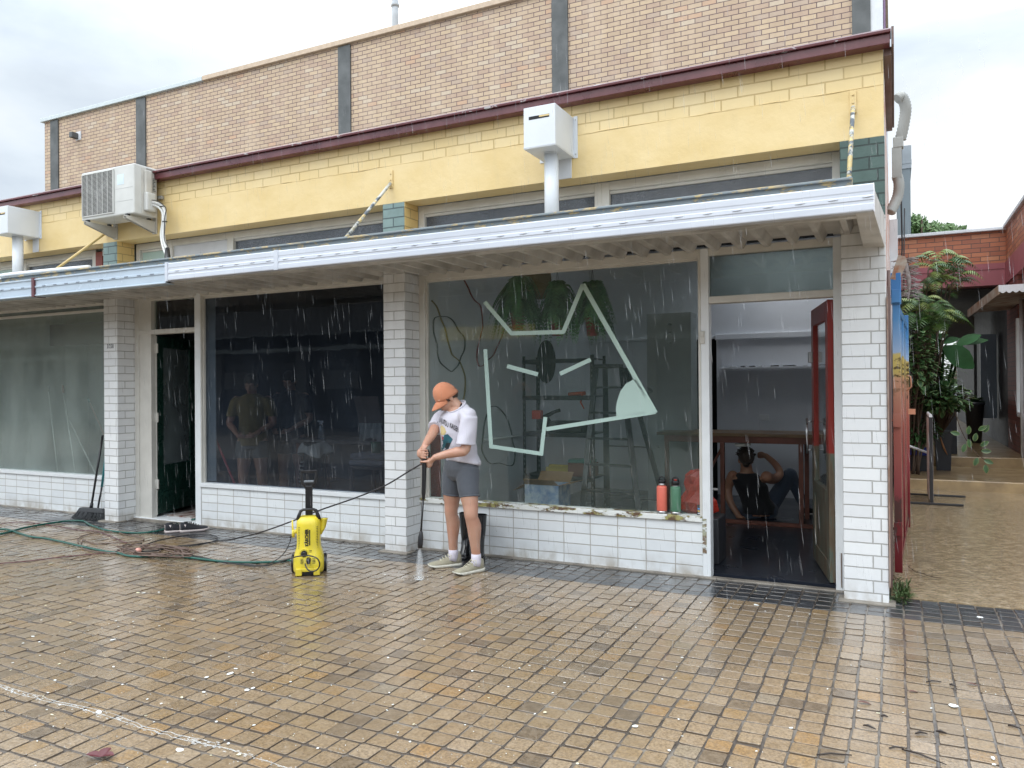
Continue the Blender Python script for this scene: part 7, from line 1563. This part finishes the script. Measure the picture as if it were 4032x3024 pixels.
# distant tree tops
def tree(x, y, zt, r, seed, label):
    rng = random.Random(seed); T = thing('tree', label, 'tree', (x, y, 0), 'trees showing above the red brick wall'); tk = MB()
    tk.tube(smoothline([Vector((x,y,0)), Vector((x+.2,y,zt*.4)), Vector((x,y,zt*.75))], 5), [.30-.018*i for i in range(11)], 10)
    for k in range(7): a = rng.uniform(0,6.3); e = Vector((x+math.cos(a)*r*.7, y+math.sin(a)*r*.7, zt-r*rng.uniform(.2,.9))); tk.tube([Vector((x,y,zt*.55)), Vector((x,y,zt*.6)).lerp(e,.5), e], [.12,.07,.03], 6)
    tk.build('trunk', m_stem, T); cr_ = MB()
    cl = [(Vector((rng.gauss(0,.5),rng.gauss(0,.5),rng.gauss(0,.38)))*r, rng.uniform(.3,.5)*r) for _ in range(26)]
    for i in range(4200):
        c0, rr = rng.choice(cl); d = Vector((rng.gauss(0,1),rng.gauss(0,1),rng.gauss(0,1))).normalized()*rr*rng.random()**.4; p = Vector((x,y,zt-r*.95))+c0+d; u1 = Vector((rng.gauss(0,1),rng.gauss(0,1),rng.gauss(0,1))).normalized(); u2 = u1.orthogonal().normalized(); s_ = rng.uniform(.05,.10)
        cr_.add([p-u1*s_*1.5, p-u2*s_*.6, p+u1*s_*1.5, p+u2*s_*.6], [(0,1,2,3)], rng.choice((0,0,1)))
    cr_.build('crown', (M('distant_leaf', (.08,.15,.045), .6, bump=0, var=.5), M('distant_leaf_pale', (.13,.21,.08), .6, bump=0, var=.5)), T, recalc=False)
tree(.95, 30, 8.35, 1.0, 1, 'rounded green tree top right of the grey fin wall, nearest the tower')
tree(2.6, 36, 8.9, .9, 2, 'paler smaller tree top just above the middle of the red brick wall')
rf = MB(); rf.add([(2.1,16,4.55),(6,16,5.6),(6,20,6.4),(2.1,20,4.9),(2.1,16,4.5),(6,16,5.5),(6,20,6.3),(2.1,20,4.8)], [(0,1,2,3),(7,6,5,4),(0,4,5,1),(1,5,6,2),(2,6,7,3),(3,7,4,0)]); o = rf.build('iron_roof', M('pale_blue_roof_iron', (.42,.50,.58), .4, obj=False), at=(3,17,4)); tag(o, 'pale blue metal roof slope peeping over the red brick wall', 'roof')

# =====================================================================================
#  LITTER ON THE PAVING, DRIP LINE, RAIN
# =====================================================================================
rng = random.Random(31)
m_chip = M('white_paint_chip', (.78,.80,.78), .5, var=.1); m_chipy = M('cream_paint_chip', (.72,.68,.48), .5, var=.1)
def chip(mb, x, y, s_, m=0):
    n_ = rng.randint(5, 7); a0 = rng.uniform(0, 6.28); el_ = rng.uniform(.3, 1); rot = rng.uniform(0, 3.14)
    pts = []
    for k in range(n_):
        a = a0+6.283*k/n_; r_ = s_*rng.uniform(.6, 1.1); px, py = math.cos(a)*r_, math.sin(a)*r_*el_; pts.append((px*math.cos(rot)-py*math.sin(rot), px*math.sin(rot)+py*math.cos(rot)))
    z = .0045; tl_ = rng.uniform(-.15,.15)
    mb.prism(pts, (x, y, z), (1,0,tl_), (0,1,0), (0,0,.0014), m)
big = [(990,2220+0,.030),(372,590,.045)]
spots = [(ZF(u/1.843, 1900+v/1.843, 0), s_) for u, v, s_ in ((372,590,.05),(380,322,.022),(940,332,.03),(1095,412,.022),(1630,705,.03),(1000,803,.03),(1040,805,.03),(1155,800,.02),(860,1050,.02),(1155,1045,.018),(1400,997,.03),(570,690,.02),(600,688,.02),(300,1003,.015),(1390,522,.018),(795,405,.016),(1650,556,.018))]
spots += [(ZF(u/1.843, 2300+v/1.843, 0), s_) for u, v, s_ in ((1670,655,.045),(1500,682,.03),(1480,790,.028),(1320,830,.026),(1790,775,.028),(1835,760,.024),(715,935,.035),(1310,1210,.035),(1735,1245,.03),(820,408,.035),(1400,260,.03),(240,385,.025),(285,425,.018),(430,585,.02),(1710,620,.02),(2110,715,.02),(1660,533,.018),(290,523,.012),(380,955,.02),(1655,1165,.014),(1570,1005,.016))]
spots += [(ZF(2000+u/1.843, 2200+v/1.843, 0), s_) for u, v, s_ in ((1800,340,.035),(920,1222,.028),(270,1122,.022),(2055,1235,.022),(1805,1405,.014),(1170,1400,.018),(1265,1295,.014),(1800,235,.018),(1875,292,.014))]
spots += [(ZF(3200+u/2.013, 2200+v/2.013, 0), s_) for u, v, s_ in ((1325,470,.04),(1115,1175,.045),(1430,1590,.035),(520,1232,.016),(365,1212,.012),(940,1193,.014),(1440,1640,.02))]
cp0 = None
for i, (p, s_) in enumerate(spots):
    mb = MB(); chip(mb, p.x, p.y, s_*.55); o = mb.build('paint_flake', m_chip if i % 5 else m_chipy, at=(p.x,p.y,0)); tag(o, 'larger flake of white or cream paint lying on the wet paving', 'paint flake', 'larger paint flakes scattered on the paving')
mb = MB()
for i in range(800):
    x = -1.0-abs(rng.gauss(0,3.4)) if rng.random() < .85 else rng.uniform(-1.6,2); y = -.35-rng.random()**1.3*4.2
    chip(mb, x, y, rng.choice((.002,.003,.003,.004,.005,.008)), 0 if rng.random() < .8 else 1)
tag(mb.build('paint_specks', (m_chip, m_chipy), at=(-3,-2,0)), 'fine specks of flaked paint all over the paving', kind='stuff')
# fallen leaves and seed pods
m_dl = M('dead_leaf_brown', (.12,.05,.035), .6, var=.5); m_dk = M('wet_black_twig', (.03,.02,.016), .4)
for i, (u, v, kx, lab) in enumerate(((960,975,.075,0),(1020,1375,.04,1),(450,1335,.055,1),(170,1555,.14,0),(665,1502,.06,0),(800,1050,.05,2),(415,1138,.06,2),(1600,1335,.05,1),(1110,1005,.03,1),(880,1570,.17,0),(1265,990,.05,2),(860,1385,.05,1),(570,1250,.03,1))):
    p = ZF(3200+u/2.013, 2200+v/2.013, .006); mb = MB(); a_ = rng.uniform(-.5,.5)
    d = Vector((math.cos(a_), math.sin(a_), .0))
    if lab == 2: leaf(mb, p-d*kx*.5, d, kx, kx*.4, Z3); nm, ca, la, mt, gr = 'fallen_leaf', 'leaf', 'brown fallen leaf lying on the wet paving at the lower right', (m_dl,), 'brown fallen leaves'
    else: mb.tube([p-d*kx*.5, p-d*kx*.1+Vector((0,.006,.004)), p+d*kx*.5], [.003,.0055 if lab else .0038,.002], 6); nm, ca, la, mt, gr = 'dark_twig', 'twig', 'dark wet twig or pod lying on the paving at the lower right', (m_dk,), 'dark twigs and pods'
    tag(mb.build(nm, mt, at=p, recalc=False), la, ca, gr)
p = ZF(730/1.843, 2300+1255/1.843, .006); mb = MB(); [leaf(mb, p, Vector((math.cos(a_), math.sin(a_), .35)), .06, .045, Z3) for a_ in (.3, 1.9, 3.6)]; tag(mb.build('maroon_leaf', (M('maroon_leaf', (.10,.015,.02), .35),), at=p, recalc=False), 'small maroon three part leaf on the wet paving, bottom left', 'leaf')
# splashing drip line (water beads thrown up where the gutter opposite drips)
m_water, t, b = NT('splash_water'); b.inputs['Base Color'].default_value = (.80,.82,.82,1); b.inputs['Roughness'].default_value = .1; b.inputs['Alpha'].default_value = .2
mb = MB()
q = []
for i in range(60): x = -4.7+i*.043; q.append(Vector((x, -3.5+.010*math.sin(x*7)+rng.gauss(0,.004), .002)))
mb.tube(q, [(rng.uniform(.0015,.006), .0012) for _ in q], 6); mb.tube([p+Vector((0,.022+.006*math.sin(p.x*11),0)) for p in q[8:50]], [(rng.uniform(.001,.005), .0015) for _ in q[8:50]], 6)
for i in range(260):
    x = rng.uniform(-4.6,-2.1); w_ = .5+.5*math.sin(x*9)+.3*math.sin(x*23); y = -3.5+rng.gauss(0,.011)+.008*math.sin(x*7); s_ = rng.uniform(.0015,.005)*(.6+.5*w_)
    mb.ball((x, y, .004), (s_*2.6, s_*1.1, s_*.55), 7, 4)
for i in range(260):
    x = rng.uniform(-4.6,-1.5); y = rng.uniform(-3.9,-3.1); s_ = rng.uniform(.0015,.0035); mb.ball((x, y, .005+rng.random()*.02), s_, 5, 4)
tag(mb.build('drip_line_water', m_water, at=(-3.4,-3.5,0)), 'pale line of splashing drip water across the paving, lower left', kind='stuff')
# falling rain
m_rain, t, b = NT('rain_drop'); t.nodes.remove(b); n1 = nd(t, 'ShaderNodeBsdfTransparent'); n2 = nd(t, 'ShaderNodeBsdfDiffuse', {0: (.9,.92,.95,1)}); n3 = nd(t, 'ShaderNodeBsdfTranslucent', {0: (.9,.92,.95,1)})
a1 = nd(t, 'ShaderNodeMixShader', {0: .5, 1: n2.outputs[0], 2: n3.outputs[0]}); L(t, nd(t, 'ShaderNodeMixShader', {0: .14, 1: n1.outputs[0], 2: a1.outputs[0]}).outputs[0], t.nodes['Material Output'].inputs[0])
mb = MB(); rng = random.Random(77)
for i in range(2300):
    y = rng.uniform(-3.7, -.95); f = y+CAM_D; x = rng.uniform(-1.05*f-.8, .30*f+.3); z = rng.uniform(.2, 1.5+f*.62)
    l = rng.uniform(.04,.115)*(1.25 if y > -2.5 else .8); w_ = rng.uniform(.0004,.0009)*(1+.15*f/3); dx = l*rng.uniform(.02,.10); dy = l*.02
    c = [(x-dx, y-dy, z+l), (x+w_, y, z+l*.25), (x, y+w_, z+l*.25), (x-w_, y, z+l*.25), (x, y-w_, z+l*.25), (x+dx*.3, y, z)]
    mb.add(c, [(0,1,2),(0,2,3),(0,3,4),(0,4,1),(5,2,1),(5,3,2),(5,4,3),(5,1,4)], 0, True)
tag(mb.build('falling_rain', m_rain, at=(-3,-2,2), recalc=False), 'fine falling rain drops in front of the shops', kind='stuff')
